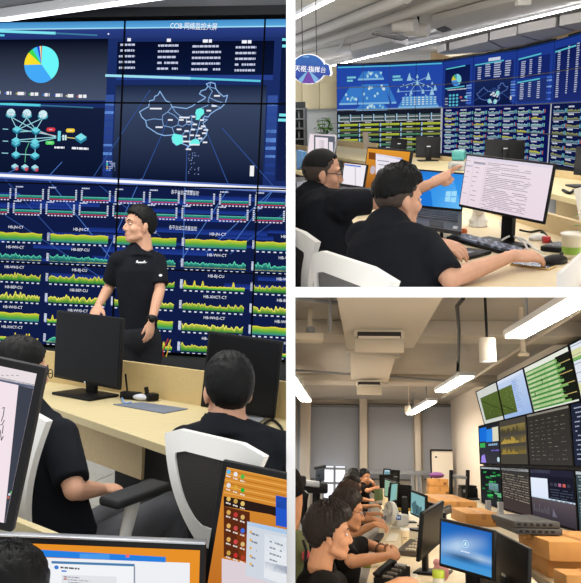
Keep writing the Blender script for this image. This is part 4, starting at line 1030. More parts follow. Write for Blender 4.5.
class Panel:
    """a flat screen given by three corners in room axes"""
    def __init__(s, room, tl, tr, bl, w=None, h=None):
        s.room = room; s.x = (tr - tl).normalized(); z = tl - bl; s.z = (z - s.x * z.dot(s.x)).normalized(); s.n = s.z.cross(s.x) * -1
        s.n = s.x.cross(s.z)
        if s.n.dot(tl) > 0: s.n = -s.n           # faces the photographer unless flipped
        s.w = w or (tr - tl).length; s.h = h or z.dot(s.z); s.tl = tl
    def p(s, u, v, d=0.0): return s.tl + s.x * (u * s.w) - s.z * (v * s.h) + s.n * d
    def uv(s, px, py):
        q_ = s.room.onpl(px, py, s.tl, s.n) - s.tl; return (q_.dot(s.x) / s.w, -q_.dot(s.z) / s.h)
def Rot(x, y, z): return Matrix((x, y, z)).transposed()
def monitor(room, label, P, desk_z=None, cv=None, frame_m=None, back=False, group=None, bez=.012, foot=(.24, .18), logo=None, arm=False, chin=.018, stand_m=None, name='computer_monitor', cat='monitor', bump=True, depth=.022):
    """back: the photographer sees its rear"""
    frame_m = frame_m or M_BLACK; stand_m = stand_m or M_BLACK
    c = P.p(.5, .5); n = P.n * (-1 if back else 1); foot_p = P.p(.5, 1) - n * .07
    dz = desk_z if desk_z is not None else P.p(.5, 1).z - .12
    base = V((foot_p.x, foot_p.y, dz)); t = thing(room, name, label, cat, base, 0, group)
    R_ = Rot(P.x, P.n, P.z)
    b = MB(); b.box(c - n * depth / 2, (P.w, depth, P.h), R_, bev=.005)
    if bump: b.box(c - n * (depth + .010), (P.w * .62, .024, P.h * .55), R_, bev=.010)
    part('housing', b, frame_m, t, base)
    bx, by = bez / P.w, bez / P.h; ch = chin / P.h
    if not back:
        if cv is None:
            b = MB(); b.box(P.p(.5, (by + 1 - ch) / 2, .001), (P.w * (1 - 2 * bx), .003, P.h * (1 - by - ch)), R_); part('dark_display', b, M_OFF, t, base)
        else:
            part('picture', picture_mesh('picture', cv, lambda x, y, h: P.p(x, y, h + .0015) - base, (bx, by, 1 - bx, 1 - ch)), None, t)
        if logo:
            k = Canvas(); k.disc(.5, 1 - ch * .45, .012, '#c9ccd0', ry=.016); part('logo', picture_mesh('logo', k, lambda x, y, h: P.p(x, y, h + .0025) - base, m=M_PRINT), None, t)
    else:
        b = MB(); b.box(c - n * (depth + .023), (.05, .004, .02), R_); part('logo', b, M_SILVER, t, base)
    zc = c - n * .05
    if not arm:
        b = MB(); b.box((V((zc.x, zc.y, (zc.z + dz) / 2))), (.075, .028, abs(zc.z - dz) - .006), Rot(V((P.x.x, P.x.y, 0)).normalized(), V((-P.x.y, P.x.x, 0)).normalized(), V((0, 0, 1))), bev=.006); part('stand_neck', b, stand_m, t, base)
        fx = V((P.x.x, P.x.y, 0)).normalized(); fy = V((n.x, n.y, 0)).normalized()
        b = MB(); b.box(V((zc.x, zc.y, dz + .0085)) + fy * .045, (foot[0], foot[1], .014), Rot(fx, fy, V((0, 0, 1))), bev=.005); part('stand_base', b, stand_m, t, base)
    else:
        b = MB(); b.tube([zc, zc - n * .09, V((zc.x, zc.y, dz)) - n * .09], .02, 10); part('arm_post', b, stand_m, t, base)
    return t, base
def px_panel(room, tl, tr, bl, Zl, Zr, Zb=None): return Panel(room, room.at(*tl, Zl), room.at(*tr, Zr), room.at(*bl, Zb or Zl))
def flatprism(room, pts, z, h): return MB().prism([room.onz(px, py, z) for px, py in pts], V((0, 0, -h)))

def keyboard(room, label, c, x, w, d, z, m=M_BLACK, key_m=None, rows=5, cols=15, lit=False):
    """c centre on the desk, x its long direction"""
    x = V((x.x, x.y, 0)).normalized(); y = V((-x.y, x.x, 0)); R_ = Rot(x, y, V((0, 0, 1))); base = V((c.x, c.y, z))
    t = thing(room, 'keyboard', label, 'keyboard', base, 0)
    part('case', MB().box(base + V((0, 0, .0105)), (w, d, .016), R_, bev=.004), m, t, base)
    b = MB(); b2 = MB()
    for r in range(rows):
        k = 0
        while k < cols:
            u = 1
            if r == rows - 1 and k == 3: u = 6
            elif r in (1, 2, 3) and k in (0,): u = 1.5
            kw = w * .95 / cols; cx_ = -w * .475 + (k + u / 2) * kw; cy_ = d * .40 - (r + .5) * d * .8 / rows
            (b2 if lit and (k * 7 + r * 3) % 5 < 2 else b).box(base + x * cx_ + y * cy_ + V((0, 0, .022)), (kw * u * .84, d * .8 / rows * .82, .012), R_)
            k += u
    part('keys', b, key_m or M_RUBBER, t, base, kind='stuff', smooth=False)
    if lit: part('pale_keys', b2, mat('pale_keycap', '#8f98b0', .5), t, base, kind='stuff', smooth=False)
    return t
def cable(room, label, pts, r=.004, m=None, group=None, name='cable'):
    out = []
    P = [pts[0]] + list(pts) + [pts[-1]]
    for i in range(1, len(P) - 2):
        for k in range(6):
            t = k / 6; p0, p1, p2, p3 = P[i - 1], P[i], P[i + 1], P[i + 2]
            out.append(.5 * ((2 * p1) + (p2 - p0) * t + (2 * p0 - 5 * p1 + 4 * p2 - p3) * t * t + (3 * p1 - p0 - 3 * p2 + p3) * t ** 3))
    out.append(P[-1])
    return one(room, name, MB().tube(out, r, 6), m or M_BLACK, label, 'cable', group)
# ================================================================ room 1: desk, monitors, people
ZD1 = -.70
A1 = lambda px, py, Z: R1.at(px, py, Z)
D1 = lambda px, py, z=ZD1: R1.onz(px, py, z)
rl = lambda x: 396 + .16 * (x - 140); fl_ = lambda x: 390 + .34 * x
desk = thing(R1, 'office_desk', 'long pale wood desk with raised back panel in front of the standing presenter', 'desk', V((D1(150, 420).x, D1(150, 420).y, FLOOR1)))
base = V(desk['_room_loc'])
# The row of the desk and the wall of screens are not parallel: the desk recedes more steeply
f0, f1, r0, r1 = D1(-70, fl_(-70)), D1(300, fl_(300)), D1(-70, rl(-70)), D1(300, rl(300))
part('desk_top', MB().prism([f0, f1, r1, r0], V((0, 0, -.035))), M_WOOD, desk, base)
dn = V((-(r1 - r0).y, (r1 - r0).x, 0)).normalized()
if dn.y < 0: dn = -dn
zp = R1.onpl(150, 364.5, r0, dn).z
pan = MB().prism([r0 + V((0, 0, zp - ZD1)), r1 + V((0, 0, zp - ZD1)), r1 + V((0, 0, -.035)), r0 + V((0, 0, -.035))], dn * .03)
part('back_panel', pan, mat('back_panel_wood', '#cbb27c', .55, noise=.06, nscale=5, stretch=(1, 12, 12)), desk, base)
m0, m1 = R1.onz(-20, 420, -.96), R1.onz(141, 480, -.96)
part('modesty_panel', MB().prism([m0, m1, m1 + V((0, 0, .222)), m0 + V((0, 0, .222))], dn * .02), M_WOOD2, desk, base)
for px in (-60,): 
    p = D1(px, (fl_(px) + rl(px)) / 2); ux = (r1 - r0).normalized()
    part('leg_panel', MB().box(V((p.x, p.y, (FLOOR1 + ZD1 - .035) / 2)), (.05, .5, ZD1 - .035 - FLOOR1), Rot(ux, dn, V((0, 0, 1))), bev=.004), M_GREYPL, desk, base)
# computer tower under the desk, hanging cables
p = R1.onz(152, 500, FLOOR1); p = A1(152, 468, 3.75)
b = MB(); b.box(V((p.x, p.y, FLOOR1 + .33)), (.20, .36, .64), Rot((r1 - r0).normalized(), dn, V((0, 0, 1))), bev=.01)
one(R1, 'computer_tower', b, M_BLACK, 'black computer tower standing under the pale desk beside hanging cables', 'computer')
for k, (xa, xb) in enumerate([(124, 117), (128, 125), (132, 131)]):
    z0 = 3.78
    cable(R1, ['thin black cable under the desk bending toward the seated man with glasses', 'thin black cable hanging straight between two others under the desk', 'thin black cable under the desk nearest the computer tower'][k], [A1(xa, 436, z0), A1(xa - 1, 452, z0), A1(xb, 468, z0), V((A1(xb, 482, z0).x, A1(xb, 482, z0).y, FLOOR1 + .01))], .006, group='cables under the desk')
# two dark monitors on the desk
P = px_panel(R1, (56.5, 310), (122.5, 318.3), (57, 378), 4.02, 3.75)
monitor(R1, 'switched off monitor with black screen standing between the presenter and the man with glasses', P, ZD1, logo=True, foot=(.30, .22))
P = px_panel(R1, (208.5, 331), (283, 341.5), (208, 408), 3.5, 3.4)
monitor(R1, 'switched off monitor with black screen partly hidden by the man seen from behind', P, ZD1, foot=(.26, .22), stand_m=M_GREYPL)
# small things on the desk
pad = one(R1, 'desk_pad', flatprism(R1, [(113, 404), (142, 402), (188, 408.5), (164, 413)], ZD1 + .005, .004), mat('slate_pad', '#6c7484', .7, noise=.15, nscale=8), 'flat slate grey pad lying on the pale desk', 'desk pad')
p = D1(151, 400.8); b = MB(); b.box(p + V((0, 0, .022)), (.07, .06, .04), (0, 0, .5), bev=.008); b.tube([p + V((-.02, 0, .03)), p + V((-.03, 0, .075))], .012, 8)
one(R1, 'power_adapter', b, M_BLACK, 'small black adapter block on the desk by the back panel', 'adapter')
p = D1(131, 399.2); b = MB(); b.box(p + V((0, 0, .022)), (.12, .05, .04), (0, 0, -.4), bev=.01); b.tube([p + V((-.02, 0, .03)), p + V((-.035, 0, .14))], .006, 6)
one(R1, 'radio_handset', b, M_BLACK, 'little black device with short upright antenna beside the switched off monitor', 'device')
p = D1(141, 400.6); b = MB().ell(p + V((0, 0, .019)), (.048, .028, .018), Euler((0, 0, -.4)).to_matrix()); one(R1, 'computer_mouse', b, mat('pale_mouse', '#c9ccd2', .4), 'small pale grey mouse on the desk beside the antenna device', 'mouse')
p = D1(128, 396); cable(R1, 'thin pale blue cable curled on the desk before the switched off monitor', [D1(122, 398, ZD1 + .007), D1(124, 402.5, ZD1 + .008), D1(128, 403, ZD1 + .008), D1(131, 402, ZD1 + .008)], .006, mat('blue_cable', '#7d9cc4', .5))
cable(R1, 'thin black cable curled behind the monitor next to the wooden panel', [D1(264, 424, ZD1 + .012), D1(272, 420, ZD1 + .012), D1(280, 426, ZD1 + .012), D1(284, 434, ZD1 + .012)], .007)
# red and yellow bundle behind the desk, on the cabinet ledge
p = W1(w1(164, 362)[0], TH * 4 + .018, .16)
t = thing(R1, 'cable_bundle', 'small bundle of red and yellow cable ends behind the desk below the screens', 'cables', p)
for k in range(7):
    b = MB(); o = V(((k - 3) * .022, rnd.uniform(-.02, .02), 0)); b.tube([o, o + V((rnd.uniform(-.02, .02), 0, .05)), o + V((rnd.uniform(-.04, .04), 0, rnd.uniform(.09, .16)))], .006, 6)
    part('cable_end', b, mat('red_cable', '#b8262c', .5) if k % 3 else mat('yellow_cable', '#d8b23a', .5), t)

# --- presenter
Zp = 4.95
J = dict(head=A1(139, 226, Zp), neck=A1(140, 249, Zp + .03), chest=A1(138, 272, Zp + .02), waist=A1(138.5, 318, Zp + .02), sl=A1(156.5, 262, Zp + .06), sr=A1(119, 261, Zp - .02),
         el=A1(160, 289, Zp - .02), wl=A1(151.5, 321, Zp - .20), er=A1(110, 286, Zp + .05), wr=A1(98, 306, Zp - .12), kl=A1(148, 400, Zp), kr=A1(130, 400, Zp), al=A1(148, 470, Zp + .05), ar=A1(130, 470, Zp + .05))
hd = [dict(wr=J['wl'], d=A1(149, 343, Zp - .24) - J['wl'], n=V((.75, -.6, 0)), side=V((-.5, -.6, 0)), curl=(.25, .35, .25), s=.98, thumb=.3),
      dict(wr=J['wr'], d=A1(93.5, 317, Zp - .2) - J['wr'], n=V((-.3, -.5, .8)), side=V((.9, -.2, .2)), curl=(.35, .45, .3), s=1.0)]
pr1, Hd, bs_ = person(R1, 'standing person in black T-shirt with small white chest mark and black watch before the screens', J, (-.35, -.9, 0), (-.90, -.42, .03), hs=1.08, hair=dict(top=.024, sweep=.006, front=.070, temple=.034, side=.009, ear=-.008, nape=-.06, noise=.003), skin=M_SKIN, hands=hd, legs=True, vox=.006, sleeve=.86, torso=(.175, .12, .132, .11), trouser_m=mat('black_trousers', '#2a2b2f', .9, noise=.3, nscale=7, bump=.5, bscale=11, spec=.1))
d = (J['wl'] - J['el']).normalized(); a_, b_, _ = frame(d); q_ = J['wl'] - d * .015
b = MB(); b.tube([q_ + (a_ * math.cos(w) * .033 + b_ * math.sin(w) * .033) for w in [2 * PI * k / 18 for k in range(18)]], .009, 8, closed=True, flat=1.6); b.ell(q_ + V((.0, -.036, 0)), (.022, .010, .022))
part('wristwatch', b, M_BLACK, pr1, bs_)
def on_shirt(root, base, room, px, py, w, h, cv_, name='chest_mark', m=None):
    """lays a flat print on the cloth under the place seen at px, py"""
    sh = [c for c in root.children if c.name.startswith('shirt')][0]
    bvh = BVHTree.FromPolygons([v.co for v in sh.data.vertices], [list(p.vertices) for p in sh.data.polygons])
    def hit(x, y):
        r = room.ray(px + (x - .5) * w, py + (y - .5) * h).normalized(); o = -V(base); g = bvh.ray_cast(o, r)
        return (g[0], g[1]) if g[0] is not None else (r * 4, V((0, -1, 0)))
    def fn(x, y, hh): p, n = hit(x, y); return p + n * (.003 + hh)
    part(name, picture_mesh(name, cv_, fn, m=m or M_PRINT), None, root)
k = Canvas(12 / 4.0); 
k.line([(0, .75), (.10, .15), (.17, .8), (.22, .5), (.30, .75), (.36, .45), (.42, .8), (.50, .5), (.56, .8), (.64, .45), (.70, .75), (.78, .2), (.84, .75), (1, .55)], .075, '#f2f2f2'); k.line([(.2, .98), (.9, .88)], .05, '#e8e8e8')
on_shirt(pr1, bs_, R1, 141.5, 262, 10.5, 4.2, k)
k = Canvas(); k.disc(.5, .5, .42, '#d8d8d8', ry=.3); k.rect(.35, .4, .65, .6, '#2a2a2c'); on_shirt(pr1, bs_, R1, 160.5, 275.5, 4, 4, k, 'sleeve_mark')

# --- seated man with glasses (by the near screen)
Za = 2.75
dd = (r1 - r0).normalized(); facing = V((-dd.y, dd.x, 0)); facing = facing if facing.y > 0 else -facing
J = dict(head=A1(21, 373, Za), neck=A1(20, 409, Za - .06), chest=A1(26, 440, Za - .06), waist=A1(52, 522, Za - .05), sl=A1(-24, 432, Za + .05), sr=A1(60, 437, Za - .12), er=A1(74, 490, Za - .25), wr=A1(101, 489.5, Za + .02), el=A1(-20, 490, Za + .1), wl=A1(60, 486, Za + .35),
         kr=A1(172, 508, Za + .15), kl=A1(150, 494, Za + .42), ar=A1(171, 600, Za + .2), al=A1(150, 590, Za + .45))
hd = [dict(wr=J['wr'], d=A1(124, 487, Za + .12) - J['wr'], n=V((-.1, -.3, .9)), side=V((-.4, .8, .3)), curl=(.3, .5, .35), s=1.0)]
pa, Hd, bs_ = person(R1, 'seated person in black T-shirt and spectacles resting a hand on grey trousers', J, facing, (facing + V((.25, -.1, -.08))), hs=1.06, hair=dict(top=.022, side=.010, back=.010, front=.070, temple=.03, ear=-.01, nape=-.05, noise=.003), hands=hd, legs=True, glasses=True, fade=-.03, vox=.006, sleeve=.86, seed=11)
off_chair(R1, 'white framed office chair with black arm pads under the person in spectacles', V((A1(52, 520, Za).x - .05, A1(52, 520, Za - .05).y - .0, FLOOR1)) + V((.10, 0.02, 0)), math.atan2(-facing.x, facing.y), s=1.12, seat_top=-1.03, seat_drop=.28)
# --- seated man seen from behind
Zb = 2.36
J = dict(head=A1(228, 391, Zb), neck=A1(227, 421, Zb - .04), chest=A1(232, 455, Zb - .06), waist=A1(238, 530, Zb - .12), sl=A1(186, 445, Zb + .02), sr=A1(283, 452, Zb - .10), el=A1(186, 468, Zb), wl=A1(215, 433, Zb + .40), er=A1(298, 462, Zb - .05), wr=A1(285, 438, Zb + .3))
pb, Hd, bs_ = person(R1, 'seated person with thick black hair seen from behind facing a switched off monitor', J, facing, (-.12, .98, -.05), hs=.95, bs=.95, hair=dict(top=.026, side=.011, back=.018, nape=-.105, ear=-.014, noise=.004), vox=.007, face=False, seed=5, torso=(.21, .105, .18, .10))
off_chair(R1, 'white framed office chair with dark mesh back behind the person with thick black hair', V((A1(264, 500, 2.33).x, A1(264, 500, 2.33).y, FLOOR1)), math.atan2(-facing.x, facing.y) - .12, s=.89, arms=False, H=.97, wide=(.05, .19), lift=.155)

# --- nearest row: three lit monitors, the head of a person, their desk
ZN = -1.25
def P_near(tl, tr, bl, Zl, Zr, Zb=None): return px_panel(R1, tl, tr, bl, Zl, Zr, Zb)
P = P_near((-150, 326), (46.5, 367.5), (-174, 494), 1.42, 1.42, 1.42)
u = P.uv; k = Canvas()
k.rect(0, 0, 1, 1, '#f3e3ea'); k.up()
k.poly([u(-60, 352), u(40, 372), u(38, 387), u(-60, 367)], '#eadfe2'); k.poly([u(-60, 340), u(42, 362), u(41, 371), u(-60, 350)], '#f0c9cf')
k.poly([u(19, 385), u(36.5, 389), u(27, 532), u(4, 527)], '#3f4350'); k.poly([u(-60, 364), u(38, 385), u(37.5, 389), u(-60, 368)], '#59627a')
k.up()
for i in range(26): k.line([u(2 + 5 * (i % 4), 375 + 6 * (i // 26)), u(4 + 5 * (i % 4), 375.4)], .004, '#8a8f9a')
k.poly([u(-40, 517), u(24, 531), u(23.5, 534), u(-40, 521)], '#dcd3dd')
for (x, y, c) in [(10, 494, '#d8dce8'), (12, 492, '#58c86a'), (13.5, 496, '#6a6fc8'), (9, 497, '#c86a5a')]: k.disc(*u(x, y), .006, c, ry=.008)
for pl in [[(3, 408), (5, 407), (4, 415), (2, 421)], [(0, 425), (3, 424), (5, 420)], [(4, 425), (3, 433)], [(1, 430), (2, 440), (4, 436)]]: k.line([u(*p_) for p_ in pl], .004, '#3a3a40')
monitor(R1, 'near monitor showing a white document and dark side column, standing beside the person in spectacles', P, ZN, k, bez=.016)
P = P_near((-120, 532), (205.5, 545), (-122, 715), 1.90, 1.87, 1.90)
u = P.uv; k = Canvas(); k.rect(0, 0, 1, 1, '#e8912a', '#d98a2a'); k.up()
k.poly([u(32, 549.5), u(166, 557), u(166, 562), u(31, 556)], '#1f74d8'); k.poly([u(-100, 552), u(190, 562.5), u(189, 700), u(-102, 690)], '#eef0f4')
k.up(); k.poly([u(36, 549), u(166, 556.5), u(166, 561), u(36, 555.5)], '#2680e0'); k.poly([u(80, 553), u(110, 554), u(110, 559), u(80, 558)], '#4f9fec')
k.poly([u(52, 560.5), u(135, 563.5), u(135, 566), u(52, 563)], '#4d7fae'); k.poly([u(52, 563), u(134, 566), u(134, 640), u(52, 638)], '#f2f4f7'); k.poly([u(134, 566), u(135.5, 566), u(135.5, 640), u(134, 640)], '#8a95a4')
k.up(); k.disc(*u(57, 566.8), .007, '#3f7fd0', ry=.011); k.bars(*u(61, 566), u(80, 567)[0], .009, '#4a4f58', 3, .06, .95); k.disc(*u(128, 555.5), .006, '#e86a7a', ry=.009)
k.poly([u(62, 574), u(117, 576), u(117, 600), u(62, 598)], '#e2e4e9'); k.rect(*u(62, 569.6), *u(67, 571.4), '#4f7fd8')
for i in range(5): k.bars(*u(64, 575.5 + 2.6 * i), u(80 + (i * 13) % 14, 576)[0], .006, '#6a6f78', i, .06, .9)
k.disc(*u(66, 578), .004, '#d84a4a', ry=.006)
monitor(R1, 'near monitor with slim silver top edge showing orange wallpaper and chat windows', P, ZN, k, bez=.014, frame_m=M_BLACK)
b = MB(); b.box(P.p(.5, 0) + V((0, 0, .003)) - P.n * .014, (P.w, .03, .006), Rot(P.x, P.n, P.z), bev=.002)
part('silver_top_edge', b, M_SILVER, [o for o in SC.objects if o.get('label', '').startswith('near monitor with slim')][0], V([o for o in SC.objects if o.get('label', '').startswith('near monitor with slim')][0]['_room_loc']))
P = P_near((222.5, 460), (420, 502), (220, 640), 1.92, 1.82, 1.90)
u = P.uv; k = Canvas(); k.rect(0, 0, 1, 1, '#d98f35', '#b05c1c'); k.up()
for i in range(9): k.poly([u(224, 466 + 3.2 * i), u(300, 482 + 3.2 * i), u(300, 483 + 3.2 * i), u(224, 467 + 3.2 * i)], ['#e8ad58', '#b87526'][i % 2])
k.poly([u(224, 496), u(246, 500), u(300, 512), u(300, 524), u(270, 514), u(224, 506)], '#2a1c18'); k.poly([u(224, 506), u(250, 512), u(250, 562), u(224, 556)], '#5a2a16'); k.poly([u(236, 530), u(252, 536), u(252, 566), u(240, 560)], '#c85a1c')
k.poly([u(222, 558), u(300, 574), u(300, 640), u(222, 620)], '#dccfd6')
k.up()
k.poly([u(247.5, 521), u(300, 532), u(300, 590), u(246, 575)], '#cfd6e0'); k.poly([u(247.5, 521), u(300, 532), u(300, 537), u(247.5, 525)], '#9fc4ea'); k.poly([u(265, 533), u(300, 540), u(300, 590), u(264, 577)], '#eceff3'); k.poly([u(265, 561), u(300, 569), u(300, 577), u(265, 569)], '#8a95a8')
k.poly([u(276, 495), u(300, 500), u(300, 530), u(276, 525)], '#2456c8'); k.poly([u(277, 496), u(300, 501), u(300, 512), u(277, 507)], '#1c2a50')
k.up()
cols_ = ['#5fb8e8', '#e8e8ea', '#58b84a', '#dfe2e6', '#d8a83a', '#2fae3a', '#e0b860', '#c8a050', '#e6c070', '#d8a858', '#c83a3a', '#d8b26a', '#e0b060', '#c84a4a', '#3f6fe0', '#d8a858', '#d04848', '#d8b878', '#c8a04a', '#c83030', '#b0402a']
for i in range(21):
    r_, c_ = i // 3, i % 3; x, y = 229 + 7 * c_, 471.5 + 13.5 * r_ + 2.4 * c_
    k.disc(*u(x, y), .011, cols_[i], ry=.014, n=8); k.bars(u(x - 2.6, y + 3.6)[0], u(x, y + 3.6)[1], u(x + 2.8, y)[0], .008, '#e8ddd2', i, .1, 1)
for i in range(5): k.bars(*u(252, 532 + 8 * i), u(260, 532)[0], .01, '#7a828e', i, .1, .9); k.disc(*u(251, 531.5 + 8 * i), .006, '#e0b24a', n=6, ry=.009)
for i in range(4): k.bars(*u(270, 540 + 6 * i), u(284, 540)[0], .009, '#8a929e', i + 9, .1, .8)
monitor(R1, 'near monitor showing amber wallpaper with columns of desktop icons, before the dark mesh chair', P, ZN, k, bez=.016)
# near head
Zh = 1.70
J = dict(head=A1(10, 597, Zh), neck=A1(8, 650, Zh - .03), chest=A1(8, 700, Zh - .03), waist=A1(8, 712, Zh - .03), sl=A1(-70, 690, Zh), sr=A1(85, 690, Zh))
person(R1, 'person seen only as dark hair from behind in front of the chat window monitor', J, (0.1, 1, 0), (.1, 1, 0), hs=.97, hair=dict(top=.024, side=.018, back=.020, noise=.005), face=False, vox=.009, seed=21)
# desk of the nearest row and its back panel
b = MB(); pe0, pe1 = A1(-40, 494, 2.28), A1(160, 573, 2.1)
dsk = thing(R1, 'office_desk', 'nearest pale wood desk carrying the lit monitors with a low panel edge', 'desk', V((0 + pe0.x, pe0.y, FLOOR1)))
bb = V(dsk['_room_loc']); nn = V((-(pe1 - pe0).y, (pe1 - pe0).x, 0)).normalized()
if nn.y < 0: nn = -nn
p2 = V((pe1.x + .2, pe1.y, pe0.z)) ; p1 = V((pe1.x, pe1.y, pe0.z))
part('back_panel', MB().prism([pe0, pe1, pe1 - V((0, 0, .5)), pe0 - V((0, 0, .5))], -nn * .03), M_WOOD, dsk, bb)
part('desk_top', MB().prism([V((-1.6, 2.15, ZN)), V((-.02, 1.95, ZN)), V((-.02, 1.1, ZN)), V((-1.6, 1.1, ZN))], V((0, 0, -.03))), M_WOOD, dsk, bb)
for x in (-1.4, -.1): part('leg', MB().box((x, 1.4, (ZN - .03 + FLOOR1) / 2), (.05, .5, ZN - .03 - FLOOR1), bev=.004), M_GREYPL, dsk, bb)
# ================================================================ room 2: ceiling things, sign, desks, people
ZD2 = -.64
A2 = R2.at
D2 = lambda px, py, z=ZD2: R2.onz(px, py, z)
M_PIPE = mat('grey_pipe', '#b4b0aa', .6)
M_DUCT = mat('pale_duct', '#cbc7c1', .7)
def on_ceiling(px, py, z): return R2.onz(px, py, z)
# slim light lines
def linelight(room, label, p, q_, w, s, hw=.05, m_c='#f4f2fa', group=None):
    c = (p + q_) / 2; d = q_ - p; L = d.length; d.normalize(); y = V((0, 0, 1)).cross(d).normalized(); z = d.cross(y)
    t = thing(room, 'linear_light', label, 'light', c, 0, group); R_ = Rot(d, y, z)
    part('diffuser', MB().box((0, 0, -.006), (L, w, .012), R_, bev=.003), emit('led_%s_%.1f' % (m_c, s), m_c, s), t)
    part('housing', MB().box((0, 0, .03), (L + .01, w * 1.25, .05), R_, bev=.004), mat('white_metal', '#d9d9da', .5), t)
    return t
linelight(R2, 'long thin white light line running over the curved wall of blue screens', on_ceiling(329, 66.5, 1.46), on_ceiling(600, 1.5, 1.46), .045, 45.0)
linelight(R2, 'short bright white light line at the near corner above the blue sign', on_ceiling(282, 24, 1.36), on_ceiling(338, -4, 1.36), .065, 16.0)
def pipe(label, pts, r, z=1.5, m=None, name='ceiling_pipe', cat='pipe'): return one(R2, name, MB().tube([on_ceiling(x, y, z) for x, y in pts], r, 12), m or M_PIPE, label, cat)
pipe('thick grey pipe under the ceiling, the higher of two long slanting pipes', [(285, 44), (340, 23), (407, -3)], .085, 1.52)
pipe('grey pipe under the ceiling, the lower of two long slanting pipes', [(285, 54), (372, 25), (440, 2), (470, -8)], .075, 1.48)
pipe('thin grey conduit forking below the long pipes near the sign', [(335, 52), (342, 45), (345, 38), (352, 33)], .025, 1.50)
pipe('thin conduit slanting above the blue sign', [(300, 56), (330, 48), (350, 45)], .03, 1.56)
def slab2(name, label, cat, pts, z, h, m): 
    return one(R2, name, flatprism(R2, pts, z + h, h), m, label, cat)
# air conditioner cassette and small duct
t = thing(R2, 'air_conditioner', 'pale boxy ceiling air conditioner with dark grille above the screens', 'air conditioner', on_ceiling(370, 44, 1.44)); bb = V(t['_room_loc'])
part('body', flatprism(R2, [(353, 52), (351, 44), (392, 33), (408, 38)], 1.60, .16), M_DUCT, t, bb)
part('grille', flatprism(R2, [(372, 33.5), (378, 31), (408, 37), (402, 40)], 1.455, .02), mat('dark_grille', '#3e3c3a', .7), t, bb)
for k in range(4): part('louver', MB().tube([on_ceiling(374 + 1.5 * k, 33.5 - .6 * k, 1.43), on_ceiling(402 + 1.5 * k, 39.5 - .6 * k, 1.43)], .012, 6), M_DUCT, t, bb)
def spot(label, px, py, m=None):
    c = on_ceiling(px, py, 1.40); t = thing(R2, 'track_spotlight', label, 'spotlight', c, 0, 'ceiling track spotlights')
    ax = V((.9, -.35, -.12)).normalized()
    part('housing', MB().tube([V((0, 0, 0)) - ax * .19, ax * .19], .11, 16), M_DUCT, t)
    part('lens', MB().tube([ax * -.205, ax * -.19], .085, 16), M_BLACK, t)
    part('bracket', MB().tube([(0, 0, .10), (0, 0, .22)], .02, 8), M_BLACK, t)
    part('wire', MB().tube([ax * -.19, V((-.26, .02, .06)), V((-.2, .03, .2))], .012, 6), M_BLACK, t)
spot('grey cylinder spotlight nearer the air conditioner, with black lens end', 405, 25); spot('grey cylinder spotlight hung beside another, farther from the air conditioner', 418, 30)
# long ceiling baffles over the screens
for k, (pts, lab) in enumerate([([(438, 46), (446, 43), (470, 52), (462, 55)], 'pale ceiling baffle end closest to the pie chart screen'), ([(449, 43), (488, 33), (507, 43), (470, 53)], 'wide pale ceiling baffle over the small map screen'),
    ([(490, 32), (517, 26), (548, 36), (510, 43)], 'pale rounded ceiling baffle third along the curved wall'), ([(518, 25), (556, 17), (590, 27), (552, 36)], 'pale rounded ceiling baffle fourth along the curved wall'), ([(560, 16), (600, 8), (620, 16), (594, 26)], 'pale ceiling baffle at the corner beside the lists screen')]):
    b = flatprism(R2, pts, 1.56, .16); one(R2, 'ceiling_baffle', b, M_DUCT, lab, 'ceiling panel', 'baffles over the curved screens')
slab2('ceiling_duct', 'broad pale air duct box running along the ceiling above the light line', 'duct', [(432, 15), (600, -30), (610, -12), (440, 30)], 1.50, .1, M_DUCT)
slab2('ceiling_vent', 'small dark square vent in the pale ceiling duct', 'vent', [(436, 29), (445, 26), (452, 29.5), (443, 32)], 1.485, .012, mat('dark_grille', '#3e3c3a', .7))
t = thing(R2, 'smoke_sensor', 'little white box sensor fixed under the ceiling by the top edge', 'sensor', on_ceiling(523, 4.5, 1.45))
part('housing', MB().box((0, 0, .02), (.20, .12, .07), (0, 0, .3), bev=.012), M_WPLAST, t); part('mount', MB().tube([(0, 0, .05), (0, 0, .17)], .015, 8), M_GREYPL, t)
for k in range(2):
    xa = -4.6 + k * 7.9
    struct(R2, 'beam', MB().box((xa, 12, 1.585), (.35, 18, .07), bev=.01), M_CEIL2)

# hanging blue sign
Zs = 7.6
def S2(px, py, h=0.0): return A2(px, py, Zs) + V((0, -h, 0))
t = thing(R2, 'hanging_sign', 'round blue hanging sign with white lettering, a purple wedge and a pointed tail', 'sign', A2(308, 70, Zs)); bb = V(t['_room_loc'])
outl = [(308.5 + 15.6 * math.cos(w) * 1.12, 69 + 15.2 * math.sin(w)) for w in [.34 + (2 * PI - .62) * k / 40 for k in range(41)]] + [(326.5, 63.5), (330, 65), (332, 74), (330.5, 76), (323.5, 75.2)]
def shr(pts, f): return [(308.5 + (x - 308.5) * f, 69 + (y - 69) * f) for x, y in pts]
part('rim', MB().prism([S2(x, y) for x, y in outl], V((0, .08, 0))), mat('white_acrylic', '#eef0f6', .4), t, bb)
k = Canvas(); W_ = lambda c: lin(c)
_pc = len(k.p)
pts = shr(outl, .945)
for tr in tessellate_polygon([[V((x, y, 0)) for x, y in pts]]):
    P_ = [pts[i] for i in tr]; k.conv(P_, [tuple(a + (b_ - a) * max(0, min(1, (p[1] - 54) / 30)) for a, b_ in zip(lin('#3a6cb0'), lin('#3c46a8'))) for p in P_])
k.up(); k.conv([(308.5, 70), (302, 83), (315, 83)], '#6f4aa8'); k.conv([(308.5, 70), (302, 83), (298.5, 79.5)], '#7fb4e4'); k.conv([(308.5, 70), (315, 83), (319, 79)], '#7fb4e4')
k.conv([(303, 55.6), (309, 56), (309.5, 57.8), (303, 57.4)], '#6fa0d8')
